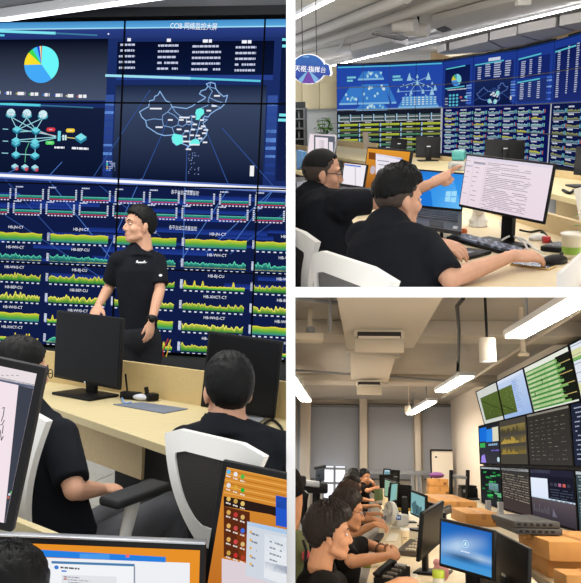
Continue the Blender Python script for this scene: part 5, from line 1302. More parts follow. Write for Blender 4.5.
k.up(); k.text(310.2, 71.6, 4.6, '天枢·指挥台', '#f6f8fc', (1, .06), .92, 'c')
k.p = [(a, [tuple(x * (.62 if i_ < 90 else .9) for x in c_) for c_ in b_], l_) for i_, (a, b_, l_) in enumerate(k.p)]
part('printed_face', picture_mesh('printed_face', k, lambda x, y, h: S2(x, y, h + .004) - bb, m=M_PRINT, step=.003), None, t)
for x in (302, 316): part('hanger_rod', MB().tube([S2(x, 56) + V((0, .04, 0)), V((S2(x, 56).x, S2(x, 56).y + .04, R2_CEIL))], .005, 6), M_DARK, t, bb)

# plant and shelf by the far wall
random.seed(4)
def leafy(room, label, base, h, n, spread, leaf, seed, pot=None, ps=1.0):
    r = random.Random(seed); t = thing(room, 'potted_plant', label, 'plant', base)
    part('pot', MB().lathe([(a * ps, b_ * ps + .001) for a, b_ in [(.11, 0), (.15, .22), (.16, .24), (.14, .24), (.13, .2)]], n=18), pot or mat('white_pot', '#d8d6d0', .5), t)
    b = MB()
    for i in range(7): w = r.uniform(0, 6.3); b.tube([(0, 0, .2 * ps), (math.cos(w) * spread * .3, math.sin(w) * spread * .3, h * .6), (math.cos(w) * spread * .6, math.sin(w) * spread * .6, h * .9)], [.012, .009, .004], 6)
    part('stems', b, mat('plant_stem', '#4a5f2c', .7), t)
    for i in range(n):
        w = r.uniform(0, 6.3); z = h * (.42 + .58 * r.random()); d = spread * r.uniform(.2, 1) * (1.15 - .4 * z / h)
        c = V((math.cos(w) * d, math.sin(w) * d, z)); ax = V((math.cos(w), math.sin(w), r.uniform(-.7, .3))).normalized(); sd = ax.cross(V((0, 0, 1))).normalized(); L = leaf * r.uniform(.7, 1.2); up_ = sd.cross(ax)
        vs = []; 
        for s_, wd in ((-.5, .0), (-.3, .26), (0, .36), (.3, .22), (.55, 0)): 
            vs += [c + ax * L * s_ + sd * L * wd + up_ * L * (.12 * wd - .3 * s_ * s_), c + ax * L * s_ - sd * L * wd + up_ * L * (.12 * wd - .3 * s_ * s_)]
        vs += [v - up_ * .004 for v in vs]
        fs = []
        for q_ in range(4): fs += [[2 * q_, 2 * q_ + 1, 2 * q_ + 3, 2 * q_ + 2], [10 + 2 * q_, 12 + 2 * q_, 13 + 2 * q_, 11 + 2 * q_]]
        part('leaf', MB().add(vs, fs), mat('green_leaf', '#79ab4c', .5, c2='#52873c', nscale=9), t)
    return t
pz = 15.2
pb_ = A2(324, 146, pz); leafy(R2, 'leafy green potted plant by the grey glass door, left of the blue screens', V((pb_.x, pb_.y, pb_.z - .12)), .72, 46, .26, .17, 5)
pd = V((pb_.x, pb_.y, 0)); b = MB(); b.box(V((pb_.x, pb_.y, (pb_.z - .12 + R2_FLOOR) / 2)), (.5, .5, pb_.z - .12 - R2_FLOOR), bev=.01); one(R2, 'plant_stand', b, M_WOOD2, 'pale wooden stand holding the leafy plant', 'stand')
t = thing(R2, 'shelf_unit', 'dark open shelf with small bottles at the edge of the grey door', 'shelf', V((A2(297, 130, 15).x, A2(297, 130, 15).y, R2_FLOOR))); bb = V(t['_room_loc'])
for z_ in (109, 119, 128.5, 139): part('shelf', MB().box(A2(297.5, z_, 15), (.36, .3, .03)), mat('grey_metal', '#8d8d8b', .5), t, bb)
part('back', MB().box(V((A2(297.5, 124, 15.16).x, A2(297.5, 124, 15.16).y, -.5)), (.36, .02, 1.6)), mat('shelf_dark', '#4a4c4a', .7), t, bb)
for sx in (-.17, .17): part('upright', MB().box(V((A2(297.5, 124, 15).x + sx, A2(297.5, 124, 15).y, (A2(297, 108, 15).z + R2_FLOOR) / 2)), (.03, .3, A2(297, 108, 15).z - R2_FLOOR)), mat('grey_metal', '#8d8d8b', .5), t, bb)
for k, (x, y) in enumerate([(296.6, 117.5), (299, 117.5), (297, 127), (299.3, 127), (296.8, 137.5), (299, 137.5)]):
    p = A2(x, y, 14.98); b = MB(); b.lathe([(.019, -.06), (.02, .03), (.009, .055), (.009, .075)], p + V((0, 0, .048)), 10)
    one(R2, 'bottle', b, [M_BLACK, mat('grey_bottle', '#9aa0a0', .3)][k % 2], ('black' if k % 2 == 0 else 'pale grey') + ' bottle on the ' + ['top', 'middle', 'bottom'][k // 2] + ' row of the shelf beside the grey door', 'bottle', 'bottles on the far shelf')

# --- far rows: desks, monitors seen from behind
def desk2(label, pts, z=ZD2, panel=None, ph=.18, name='office_desk', legs=((.1, .5), (.9, .5))):
    P_ = [D2(px, py, z) for px, py in pts]; c = sum(P_, V((0, 0, 0))) / len(P_)
    t = thing(R2, name, label, 'desk', V((c.x, c.y, R2_FLOOR))); bb = V(t['_room_loc'])
    part('desk_top', MB().prism(P_, V((0, 0, -.04))), M_WOOD, t, bb)
    if panel:
        a, b_ = P_[panel[0]], P_[panel[1]]; n = V((-(b_ - a).y, (b_ - a).x, 0)).normalized()
        part('back_panel', MB().prism([a + V((0, 0, ph)), b_ + V((0, 0, ph)), b_ - V((0, 0, .4)), a - V((0, 0, .4))], n * .03), M_WOOD2, t, bb)
    for (u, v_) in legs:
        q_ = (P_[0] * (1 - u) + P_[1] * u) * (1 - v_) + (P_[3] * (1 - u) + P_[2] * u) * v_
        part('leg', MB().box(V((q_.x, q_.y, (z - .05 + R2_FLOOR) / 2)), (.06, .3, z - .05 - R2_FLOOR), bev=.005), M_GREYPL, t, bb)
    return t
desk2('pale wood desk farthest back below the yellow striped charts, beside a pink lit monitor', [(336, 157), (376, 163), (376, 150), (337, 145.5)], panel=(3, 2), ph=.12)
desk2('pale wood desk in the rear row carrying two black switched off monitors', [(404, 172), (470, 181), (470, 164), (402, 156)], panel=(3, 2), ph=.06)
desk2('pale wood desk at the far side beyond the large text monitor', [(548, 193), (600, 205), (600, 183), (545, 176)], panel=(3, 2), ph=.07)
desk2('pale wood desk at the near corner behind the person wearing spectacles', [(285, 168), (325, 178), (325, 155), (285, 148)], panel=(3, 2), ph=.10)
def off_back(label, tl, tr, bl, Z, dz=None): return monitor(R2, label, px_panel(R2, tl, tr, bl, Z, Z), dz if dz is not None else None, None, back=True, group=None, foot=(.26, .2), bump=False)
off_back('black monitor back, lower and smaller of the two in the rear row', (391, 138), (407.3, 139.5), (391, 149.5), 11.5)
off_back('black monitor back on a stand, taller of the two in the rear row', (416, 136.5), (440.5, 137.2), (416, 157.5), 9.6, D2(432, 166).z)
off_back('wide black monitor back just above the large text monitor', (485, 139.3), (524.5, 140.5), (485, 158.5), 8.5)
off_back('black monitor back at the far edge beside the lists screen', (576, 147), (600, 149.5), (576, 175), 5.9, ZD2)
p = D2(365.5, 150); b = MB(); b.prism([A2(362.5, 132, 11.8), A2(368, 132, 11.8), A2(369.5, 149.2, 11.8), A2(363.5, 149.2, 11.8)], V((0, .04, 0))); one(R2, 'desk_divider', b, mat('taupe_board', '#9c8f80', .7), 'narrow taupe upright board standing before the yellow striped charts', 'divider')
# pink lit monitor far left
P = px_panel(R2, (309, 133), (337, 134.5), (309, 162), 8.0, 7.9); u = P.uv; k = Canvas(); k.rect(0, 0, 1, 1, '#eddfe6'); k.up(); k.poly([u(314, 135), u(335, 136.5), u(335, 165), u(314, 165)], '#5f6470'); k.up(); k.poly([u(315.5, 137), u(328, 138), u(328, 165), u(315.5, 165)], '#efe3ea'); k.poly([u(329, 142), u(333, 142.3), u(333, 165), u(329, 165)], '#e6dce4'); k.poly([u(319, 140), u(324, 140.4), u(324, 165), u(319, 165)], '#c9bfc6')
monitor(R2, 'pink lit monitor in front of the leafy plant', P, None, k, frame_m=M_GREYPL, bez=.012)
# monitor with orange wallpaper
P = px_panel(R2, (367.3, 146.5), (412, 150.3), (367.3, 190), 5.6, 5.2); u = P.uv; k = Canvas(); k.rect(0, 0, 1, 1, '#e39a33', '#9c5a22'); k.up(); k.poly([u(376, 153.5), u(403, 158), u(403, 195), u(376, 195)], '#ece6ee'); k.poly([u(376, 153.5), u(403, 158), u(403, 160), u(376, 155.5)], '#4f6fc8'); k.poly([u(369, 152), u(376, 153), u(376, 160), u(369, 159)], '#7a431d')
k.up(); 
for i in range(4): k.bars(*u(378, 160 + 4 * i), u(390, 160)[0], .02, '#7a8294', i)
k.disc(*u(373, 170), .06, '#c0b4bc', ry=.1)
monitor(R2, 'monitor with orange wallpaper and a white window between the two seated persons', P, ZD2, k, bez=.014)
# open document screen
P = px_panel(R2, (344, 161.5), (367.5, 164.5), (346.5, 187), 4.7, 4.6); u = P.uv; k = Canvas(); k.rect(0, 0, 1, 1, '#f0ebf2'); k.up(); k.poly([u(342, 160), u(370, 163.5), u(370, 166), u(342, 163)], '#e8a23c'); k.poly([u(345, 164), u(361, 166), u(361, 167.4), u(345, 165.4)], '#4f7fd8'); k.poly([u(355, 166), u(356, 166), u(356, 186), u(355, 186)], '#c8c2cc')
monitor(R2, 'low screen with white document and orange top strip before the face wearing spectacles', P, None, k, bez=.008, name='document_screen')
p = D2(354, 190); b = MB(); b.box(A2(352, 190.5, 4.5), (.34, .2, .022), (0, 0, -.2), bev=.006)
t = thing(R2, 'laptop_computer', 'black laptop deck with tiny blue and green lights in front of the low document screen', 'laptop', A2(352, 190.5, 4.4)); bb = V(t['_room_loc'])
part('deck', b, M_BLACK, t, bb)
for x, c in [(349, '#30c8e8'), (357, '#7fe8a0'), (362, '#e8e8f0')]: part('indicator', MB().ell(A2(x, 190, 4.38), .008, n=8, m=6), emit('led_dot' + c, c, 1.0), t, bb)
# papers and things at the near left
for k_, (pts, c, lab, nm, cat) in enumerate([([(296.5, 158), (306, 160), (308, 167), (297, 166)], '#e4e2e4', 'white paper sheets lying behind the head wearing spectacles', 'paper_sheets', 'paper'), ([(296.5, 182), (309, 180), (315, 186), (298, 190)], '#6a6e78', 'grey laptop lid lying at the edge near the person wearing spectacles', 'closed_laptop', 'laptop')]):
    one(R2, nm, flatprism(R2, pts, ZD2 + .05, .02), mat('flat' + c, c, .6), lab, cat)
b = MB(); q_ = A2(301, 160, 6.2); b.lathe([(.05, -.06), (.058, .06), (.05, .062), (.045, -.04)], q_, 14); one(R2, 'folder_box', MB().prism([A2(296.5, 150, 6.2), A2(303, 152, 6.1), A2(302.5, 164, 6.1), A2(296.5, 170, 6.2)], V((.02, .06, 0))), mat('blue_folder', '#4a7aa8', .5), 'blue upright folder at the near edge of the rear desk', 'folder')

# --- tissue box with teal box on top (rear desk)
p = D2(458, 172); t = thing(R2, 'tissue_box', 'pale grey tissue box with oval opening behind the laptop', 'box', A2(457.5, 171, 5.3)); bb = V(t['_room_loc'])
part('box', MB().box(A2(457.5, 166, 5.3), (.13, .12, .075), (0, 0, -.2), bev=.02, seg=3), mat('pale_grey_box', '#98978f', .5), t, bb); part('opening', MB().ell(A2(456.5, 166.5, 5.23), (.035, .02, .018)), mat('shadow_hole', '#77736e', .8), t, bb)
b = MB(); b.box(A2(459, 155.2, 5.3), (.095, .10, .075), (0, 0, -.2), bev=.012); t = thing(R2, 'plastic_box', 'translucent teal plastic box standing on the grey tissue box', 'box', A2(459, 161.5, 5.3)); bb = V(t['_room_loc'])
part('tub', b, mat('teal_plastic', '#3f857f', .4), t, bb); part('lid', MB().box(A2(459, 151, 5.3), (.075, .085, .018), (0, 0, -.2), bev=.006), mat('teal_lid', '#5fa09a', .4), t, bb)

# --- main desk
M_DESKN = mat('warm_white_desk', '#dcc9a4', .5, noise=.06, nscale=5, stretch=(1, 12, 12))
md = thing(R2, 'office_desk', 'near pale desk with keyboard, mouse and large text monitor', 'desk', V((D2(480, 250).x, D2(480, 250).y, R2_FLOOR))); bb = V(md['_room_loc'])
fe = lambda x: 197 + .4 * (x - 467)
c0, c1 = D2(392, 181), D2(590, fe(590))
part('desk_top', MB().prism([c0, c1, D2(590, 330), D2(490, 330), D2(452, 271), D2(345, 222)], V((0, 0, -.035))), M_DESKN, md, bb)
pn = V((-(c1 - c0).y, (c1 - c0).x, 0)).normalized(); pn = pn if pn.y > 0 else -pn
pz_ = R2.onpl(560, 217, c0, pn).z
a_ = c0.lerp(c1, .12)
part('back_panel', MB().prism([V((a_.x, a_.y, pz_)), V((c1.x, c1.y, pz_)), c1 - V((0, 0, .3)), a_ - V((0, 0, .3))], pn * .03), M_WOOD2, md, bb)
e0, e1 = D2(556.5, 290), D2(583, 262)
part('end_panel', MB().prism([A2(556.5, 273.5, 2.45), A2(590, 244, 2.75), A2(590, 300, 2.75), A2(556.5, 300, 2.45)], V((.02, .01, 0))), mat('pale_grey_panel', '#d5d1cc', .6), md, bb)
for (px, py) in [(470, 300), (560, 250)]:
    q_ = D2(px, py); part('leg', MB().box(V((q_.x, q_.y, (ZD2 - .04 + R2_FLOOR) / 2)), (.06, .06, ZD2 - .04 - R2_FLOOR), bev=.005), M_GREYPL, md, bb)
# large text monitor
P = px_panel(R2, (466.5, 153.5), (555.5, 163.5), (467.5, 208.5), 3.62, 3.12); u = P.uv; k = Canvas(); k.rect(0, 0, 1, 1, '#eddfe8', '#ead9e4'); k.up()
k.rect(0, 0, 1, .035, '#5f7fc0'); k.rect(0, .035, 1, .085, '#dfd6e6'); k.rect(.0, .96, 1, 1, '#c9bcc8'); k.rect(.115, .085, .118, .96, '#c4b6c2'); k.rect(.268, .085, .271, .96, '#c4b6c2')
k.up()
rr = random.Random(5)
for i in range(27):
    y = .115 + i * .031
    k.bars(.285, y, .285 + rr.choice([.45, .5, .52, .48, .35, .15, .5]), .009, rr.choice(['#8b7f8c', '#7a707e', '#9a8f9c']), i, 0, .92, 3.5)
for i in range(9): k.bars(.13, .14 + .085 * i, .2, .012, '#8a7f90', i, 0, .8)
for i in range(7): k.bars(.015, .12 + .1 * i, .08, .01, '#9a90a0', i, 0, .8)
k.rect(.12, .125, .262, .165, '#a8a4b4'); k.rect(.0, .20, .11, .23, '#c9c4d2')
for i in range(13): k.rect(.02 + .07 * i, .965, .045 + .07 * i, .99, rr.choice(['#3a6fc8', '#c84a4a', '#e0b040', '#4aa86a', '#5a5a64']))
monitor(R2, 'large monitor showing a pink white page of text, on a wide black stand', P, ZD2, k, bez=.010, foot=(.30, .12), chin=.014, depth=.012)
# laptop on a stand
P = px_panel(R2, (413, 168.5), (467, 173.0), (413.5, 207), 3.86, 3.80)
t = thing(R2, 'laptop', 'open black laptop with bright blue screen raised on a stand, pointed at by a finger', 'laptop', V((A2(440, 225, 3.5).x, A2(440, 225, 3.5).y, ZD2))); bb = V(t['_room_loc'])
part('lid', MB().box(P.p(.5, .5, -.006), (P.w, .012, P.h), Rot(P.x, P.n, P.z), bev=.004), M_BLACK, t, bb)
k = Canvas(); k.rect(0, 0, 1, 1, '#1f78d8'); k.up(); k.conv([(.1, 0), (1, 0), (1, .9), (.1, .4)], [lin(c) for c in ('#1c6fd0', '#2f8fe6', '#3f9fec', '#2f8ae2')]); k.conv([(.35, .35), (.75, .12), (.98, .95), (.45, .95)], [lin(c) for c in ('#3a94e8', '#4fa8f0', '#6fc0f6', '#3a98ea')]); k.rect(0, .94, 1, 1, '#123a6c'); k.up()
for x, y in [(.66, .52), (.765, .505), (.66, .66), (.765, .665)]: k.conv([(x, y), (x + .095, y - .02), (x + .095, y + .12), (x, y + .12)], '#9fdcfa')
for i in range(6): k.rect(.03 + .06 * i, .955, .06 + .06 * i, .985, rr.choice(['#e0e8f0', '#e8b040', '#58b8e8']))
part('picture', picture_mesh('picture', k, lambda x, y, h: P.p(x, y, h + .001) - bb, (.03, .05, .97, .94)), None, t)
hl, hr_, fl2, fr2 = P.p(0, 1.0), P.p(1, 1.0), A2(412.5, 224, 3.46), A2(461.5, 232, 3.38)
nb = (hr_ - hl).cross(fl2 - hl).normalized(); nb = nb if nb.z > 0 else -nb
part('deck', MB().prism([hl, hr_, fr2, fl2], -nb * .018), mat('dark_laptop_deck', '#26262a', .5), t, bb)
b = MB()
for r_ in range(5):
    for c_ in range(13):
        q_ = lambda a, b__: (hl * (1 - a) + hr_ * a) * (1 - b__) + (fl2 * (1 - a) + fr2 * a) * b__
        b.box(q_(.08 + .84 * (c_ + .5) / 13, .10 + .5 * (r_ + .5) / 5) + nb * .004, (.017, .017, .006), Rot((hr_ - hl).normalized(), nb.cross((hr_ - hl).normalized()), nb))
part('keys', b, mat('grey_keycap', '#4c4c52', .5), t, bb, kind='stuff', smooth=False)
q4 = lambda a, b__: (hl * (1 - a) + hr_ * a) * (1 - b__) + (fl2 * (1 - a) + fr2 * a) * b__
part('trackpad', MB().prism([q4(.36, .68), q4(.64, .68), q4(.64, .95), q4(.36, .95)], nb * .003), M_RUBBER, t, bb)
part('pale_sticker', MB().prism([q4(.84, .80), q4(.93, .80), q4(.91, .92), q4(.82, .92)], nb * .003), mat('sticker', '#a9adb0', .5), t, bb)
b = MB()
for a in (.15, .62): b.tube([q4(a, .72) - nb * .03, V((q4(a, .72).x, q4(a, .72).y, ZD2 + .010)), V((q4(a, 0).x, q4(a, 0).y, ZD2 + .010)), q4(a, .1) - nb * .03], .008, 8)
st = one(R2, 'laptop_stand', b, M_BLACK, 'black metal stand under the raised laptop', 'stand', base=V((A2(440, 225, 3.5).x, A2(440, 225, 3.5).y, ZD2)))
# white figurine, keyboard, mice, phone, pad, calculator, cup
p = D2(478, 226.5); t = thing(R2, 'figurine', 'small white plaster head figurine under the large text monitor', 'figurine', p)
b = MB(); b.ell((0, 0, .12), (.042, .045, .05)); b.ell((0, -.03, .10), (.03, .03, .035)); b.tube([(0, .005, .0), (0, .005, .09)], [.055, .032], 14); b.ell((0, 0, .03), (.055, .04, .03)); b.ell((-.02, .02, .145), (.035, .03, .03)); b.ell((.022, .02, .145), (.035, .03, .03))
fm = remesh(b, 'bust', .004, 3); fm.transform(Matrix.Translation((0, 0, .002))); part('bust', fm, mat('white_plaster', '#d9d5cf', .7), t)
kx = D2(520, 252) - D2(462, 237); kc = D2(484.5, 246.5)
keyboard(R2, 'black mechanical keyboard with pale blue grey keys in front of the large text monitor', kc, kx, (D2(518, 251) - D2(459, 234)).length * .93, .115, ZD2, lit=True, rows=6, cols=18, key_m=mat('slate_keycap', '#4a4f5c', .5))
kx2 = D2(481, 250) - D2(458, 256); c = D2(468, 255.5); R_ = Rot(V((kx2.x, kx2.y, 0)).normalized(), V((-kx2.y, kx2.x, 0)).normalized(), V((0, 0, 1)))
t = thing(R2, 'number_pad', 'small black tablet under the fingers of a hand beside the keyboard', 'tablet', c); part('case', MB().box((0, 0, .009), (kx2.length * 1.0, .13, .015), R_, bev=.004), M_BLACK, t); part('print', MB().box((0, -.01, .0178), (.06, .03, .001), R_), M_GREYPL, t)
kx3 = D2(544, 262) - D2(522, 271); c = D2(533, 266.5); R_ = Rot(V((kx3.x, kx3.y, 0)).normalized(), V((-kx3.y, kx3.x, 0)).normalized(), V((0, 0, 1)))
t = thing(R2, 'mobile_phone', 'mobile phone with gold rim lying under the hand on the near side of the desk', 'phone', c); part('body', MB().box((0, 0, .005), (.085, .17, .008), Rot(R_.col[0], R_.col[1], R_.col[2]), bev=.003), mat('gold_rim', '#b99a62', .35, metal=.5), t); part('screen_glass', MB().box((0, 0, .0102), (.078, .16, .0015), R_), mat('phone_glass', '#0c0c0f', .15), t)
def mouse(label, px, py, m, s=1.0, yaw=0.0):
    t = thing(R2, 'computer_mouse', label, 'mouse', D2(px, py), yaw)
    b = MB(); b.ell((0, 0, .010), (.033 * s, .056 * s, .026 * s), n=20, m=12); b.v = [V((v.x, v.y, max(v.z, .002))) for v in b.v]; part('shell', b, m, t); part('wheel', MB().tube([(-.004, .03 * s, .034 * s), (.004, .03 * s, .034 * s)], .008, 10), M_RUBBER, t)
mouse('black computer mouse beside the phone and the plastic cup', 554.5, 263.5, M_BLACK, 1.15, -1.0)
mouse('white computer mouse lying by the monitor stand next to a red cube', 537.5, 240, M_WPLAST, .95, -.9)
p = D2(546, 243); one(R2, 'red_cube', MB().box(p + V((0, 0, .018)), (.034, .034, .032), (0, 0, .4), bev=.006), mat('red_plastic', '#c8323a', .4), 'small red cube beside the white mouse', 'cube')
p = D2(464, 234); one(R2, 'orange_cap', MB().lathe([(.015, .001), (.018, .02), (.012, .03)], p, 12), mat('orange_plastic', '#d8703a', .5), 'tiny orange cap behind the keyboard under the figurine', 'cap')
c = D2(557, 250); kx4 = D2(565, 246) - D2(548, 252); R_ = Rot(V((kx4.x, kx4.y, 0)).normalized(), V((-kx4.y, kx4.x, 0)).normalized(), V((0, 0, 1)))
t = thing(R2, 'calculator', 'black desk calculator beside the plastic cup', 'calculator', c); part('case', MB().box((0, 0, .014), (.15, .10, .024), R_, bev=.006), M_BLACK, t)
b = MB()
for i in range(5):
    for j in range(4): b.box(R_ @ V((-.05 + .025 * i, -.035 + .018 * j, .028)), (.017, .012, .006), R_)
part('keys', b, M_GREYPL, t, kind='stuff')
t = thing(R2, 'plastic_cup', 'clear plastic cup with pale foam and green wrap at the end of the desk', 'cup', D2(571, 258))
part('cup', MB().lathe([(a * .78, b_ * .66 + .001) for a, b_ in [(.045, .004), (.062, .15), (.066, .155), (.060, .155), (.043, .01)]], n=24), mat('milky_plastic', '#c9bfa4', .3), t); part('drink', MB().lathe([(a * .78, b_ * .66 + .001) for a, b_ in [(.044, .02), (.058, .12), (.02, .125)]], n=24), mat('tea', '#c9b690', .4), t)
part('green_band', MB().lathe([(a * .78, b_ * .66 + .001) for a, b_ in [(.051, .03), (.0565, .08), (.0535, .08)]], n=24), mat('green_band', '#7fa03a', .5), t); part('lid', MB().lathe([(a * .78, b_ * .66 + .001) for a, b_ in [(.066, .152), (.068, .165), (.05, .175), (.01, .178)]], n=24), mat('clear_lid', '#d0c8b8', .2), t)
leafy(R2, 'small green plant at the corner behind the plastic cup', D2(590, 253), .22, 26, .085, .055, 9, mat('green_pot', '#6a8f3a', .5), .28)
cable(R2, 'pale grey cable looping from the monitor stand across the keyboard', [D2(500, 222, ZD2 + .06), D2(503, 231, ZD2 + .04), D2(514, 237, ZD2 + .03), D2(525, 240, ZD2 + .042), D2(535, 249, ZD2 + .036), D2(545, 254, ZD2 + .008)], .005, mat('pale_cable', '#d6d2cc', .5))
cable(R2, 'pale grey cable lying over the top rows of the keyboard', [D2(502, 240, ZD2 + .04), D2(512, 236, ZD2 + .04), D2(524, 243, ZD2 + .03), D2(530, 252, ZD2 + .008), D2(545, 257, ZD2 + .008)], .005, mat('pale_cable', '#d6d2cc', .5))
cable(R2, 'black cable running from the monitor stand to the calculator', [D2(520, 230, ZD2 + .03), D2(530, 232, ZD2 + .008), D2(542, 231, ZD2 + .008), D2(552, 243, ZD2 + .008)], .006)
cable(R2, 'thin black cable lying loose on the desk at the far side', [D2(563, 190, ZD2 + .014), D2(570, 193, ZD2 + .014), D2(575, 190, ZD2 + .014), D2(584, 193, ZD2 + .014)], .012)

# --- persons
off_chair(R2, 'white framed chair at the far side of the desk panel beyond the large text monitor', V((D2(569, 192, -.4).x, D2(569, 192, -.4).y, R2_FLOOR)), 2.2, s=1.0, H=1.06)
Zc = 3.75
J = dict(head=A2(323, 173.5, Zc), neck=A2(313, 194, Zc + .02), chest=A2(318, 214, Zc - .05), waist=A2(338, 280, Zc - .15), sr=A2(345, 203, Zc - .26), sl=A2(306, 197, Zc + .18), er=A2(385, 201, Zc - .22), wr=A2(430, 184.2, Zc - .33))
hd = [dict(wr=J['wr'], d=A2(453, 172.5, Zc - .40) - J['wr'], n=V((0, -.45, .9)), side=V((0, .9, .5)), curl=(.9, 1.2, .6), s=1.12, point=True)]
pc, H_, b_ = person(R2, 'seated person with cropped hair and spectacles pointing a finger at the laptop', J, (.9, .4, 0), (.97, .22, -.10), hs=1.02, hair=dict(top=.010, side=.007, back=.008, front=.080, temple=.058, ear=.010, nape=-.035, noise=.001), fade=-.04, hands=hd, glasses=True, vox=.005, sleeve=.62, seed=31, torso=(.20, .14, .185, .15))
Zd = 2.85
J = dict(head=A2(399, 199, Zd), neck=A2(387, 224, Zd - .03), chest=A2(390, 248, Zd - .06), waist=A2(398, 310, Zd - .13), sl=A2(363, 238, Zd - .0), sr=A2(424, 245, Zd - .12), er=A2(450, 279, Zd - .24), wr=A2(511, 256.5, Zd + .02), el=A2(400, 244, Zd + .28), wl=A2(437, 242, Zd + .22))
hd = [dict(wr=J['wr'], d=A2(541, 255, Zd + .06) - J['wr'], n=V((0, -.35, .95)), side=V((-.2, .9, .2)), curl=(.18, .35, .3), s=1.15, spread=.16), dict(wr=J['wl'], d=A2(464, 250, Zd + .12) - J['wl'], n=V((.1, -.35, .95)), side=V((.3, -.9, 0)), curl=(.2, .4, .3), s=1.1, spread=.15)]
pd_, H_, b_ = person(R2, 'seated person with full black hair and clipped sides working at keyboard, seen from behind', J, (.55, .83, 0), (.84, .53, -.10), hs=.99, hair=dict(top=.026, side=.014, back=.014, front=.066, temple=.05, ear=.03, nape=.0, noise=.006, sweep=.012), hands=hd, fade=-.02, vox=.005, sleeve=.90, seed=41, torso=(.195, .135, .175, .15))
dq = (J['wl'] - J['el']).normalized(); q_ = J['wl'] - dq * .012; a_, bx_, _ = frame(dq); b = MB(); b.tube([q_ + (a_ * math.cos(w) + bx_ * math.sin(w)) * .033 for w in [2 * PI * k / 18 for k in range(18)]], .010, 8, closed=True, flat=1.5); part('wristwatch', b, M_BLACK, pd_, b_)
f2 = V((.55, .83, 0))
off_chair(R2, 'white framed chair with grey back behind the person with clipped sides', V(((A2(347, 262, 2.42) + V((.80, .60, 0)) * .30).x, (A2(347, 262, 2.42) + V((.80, .60, 0)) * .30).y, R2_FLOOR)), math.atan2(-.80, .60), s=1.0, H=.99, wide=(.15, .13), mesh_m=mat('grey_mesh', '#6a6867', .9, noise=.3, nscale=220), lift=-.02)
off_chair(R2, 'white framed chair behind the person wearing spectacles', V(((A2(291, 247, 3.3) + V((.85, .52, 0)) * .30).x, (A2(291, 247, 3.3) + V((.85, .52, 0)) * .30).y, R2_FLOOR)), math.atan2(-.85, .52), s=1.0, H=1.0, arms=False, wide=(.12, .17), lift=-.05)
# ================================================================ room 3: ceiling, lights, desks, screens, people
ZD3 = -.64
RC3 = R3_CEIL - .004
A3 = R3.at
D3 = lambda px, py, z=ZD3: R3.onz(px, py, z)
M_WARMWHITE = mat('warm_white_metal', '#cfc2ac', .6)
M_DROP = mat('cream_duct', '#d2c8b8', .8)
# cross beams and the broad duct
for k, (y0, y1, h, px) in enumerate([(331, 347, .16, 430), (372, 386, .12, 430)]):
    z = R3_CEIL - h; Y = R3.onz(430, y1, z).y; Y2 = R3.onz(430, y0, z).y
    struct(R3, 'beam', MB().box((0, (Y + Y2) / 2 if k == 0 else Y - .3, R3_CEIL - h / 2 - .001), (7.2, abs(Y2 - Y) * .5 if k == 0 else .7, h), bev=.01), mat('cream_beam', '#c2b9ac', .85))
dz = R3_CEIL - .20
t = thing(R3, 'ceiling_duct', 'broad cream boxed air duct hanging under the ceiling with two air outlets', 'duct', R3.onz(380, 345, dz)); bb = V(t['_room_loc'])
part('near_section', MB().prism([R3.onz(x, y, dz) for x, y in [(334.5, 285), (450, 285), (413.5, 348), (347, 350)]], V((0, 0, .17))), M_DROP, t, bb)
part('far_section', MB().prism([R3.onz(x, y, dz + .03) for x, y in [(350.5, 352), (396, 355), (387.5, 384), (351, 384)]], V((0, 0, .14))), M_DROP, t, bb)
part('joint_flange', MB().prism([R3.onz(x, y, dz - .02) for x, y in [(346, 350.5), (400, 356.5), (399.5, 359), (346, 352.5)]], V((0, 0, .15))), mat('cream_beam', '#c2b9ac', .85), t, bb)
part('end_flange', MB().prism([R3.onz(x, y, dz + .0) for x, y in [(348.5, 381.5), (388, 384), (388, 387), (348.5, 384)]], V((0, 0, .15))), mat('cream_beam', '#c2b9ac', .85), t, bb)
def outlet(label, xa, xb, y, Yz, flap=False):
    c = R3.onz((xa + xb) / 2, y, dz); w = (R3.onz(xb, y, dz) - R3.onz(xa, y, dz)).length
    t = thing(R3, 'air_outlet', label, 'vent', c, 0, 'air outlets under the duct'); s = w / .9
    part('frame', MB().box((0, 0, -.035), (w, .55 * s, .07), bev=.008), M_DROP, t)
    part('slot', MB().box((0, -.29 * s, -.055), (w * .88, .05 * s, .055)), mat('slot_black', '#2a2420', .8), t)
    part('flap', MB().box((0, -.22 * s, -.155), (w * 1.0, .03, .15), (-.35, 0, 0), bev=.008), mat('glossy_flap', '#d8ccb8', .25), t)
    for k in range(3): part('slat', MB().box((0, (-.24 - .05 * k) * s, -.082), (w * .84, .014, .02)), M_DROP, t)
outlet('cream air outlet with open glossy flap, the nearer one under the duct', 354, 402.5, 332, 0)
outlet('small cream air outlet at the far end of the duct', 356.5, 381, 381, 0)
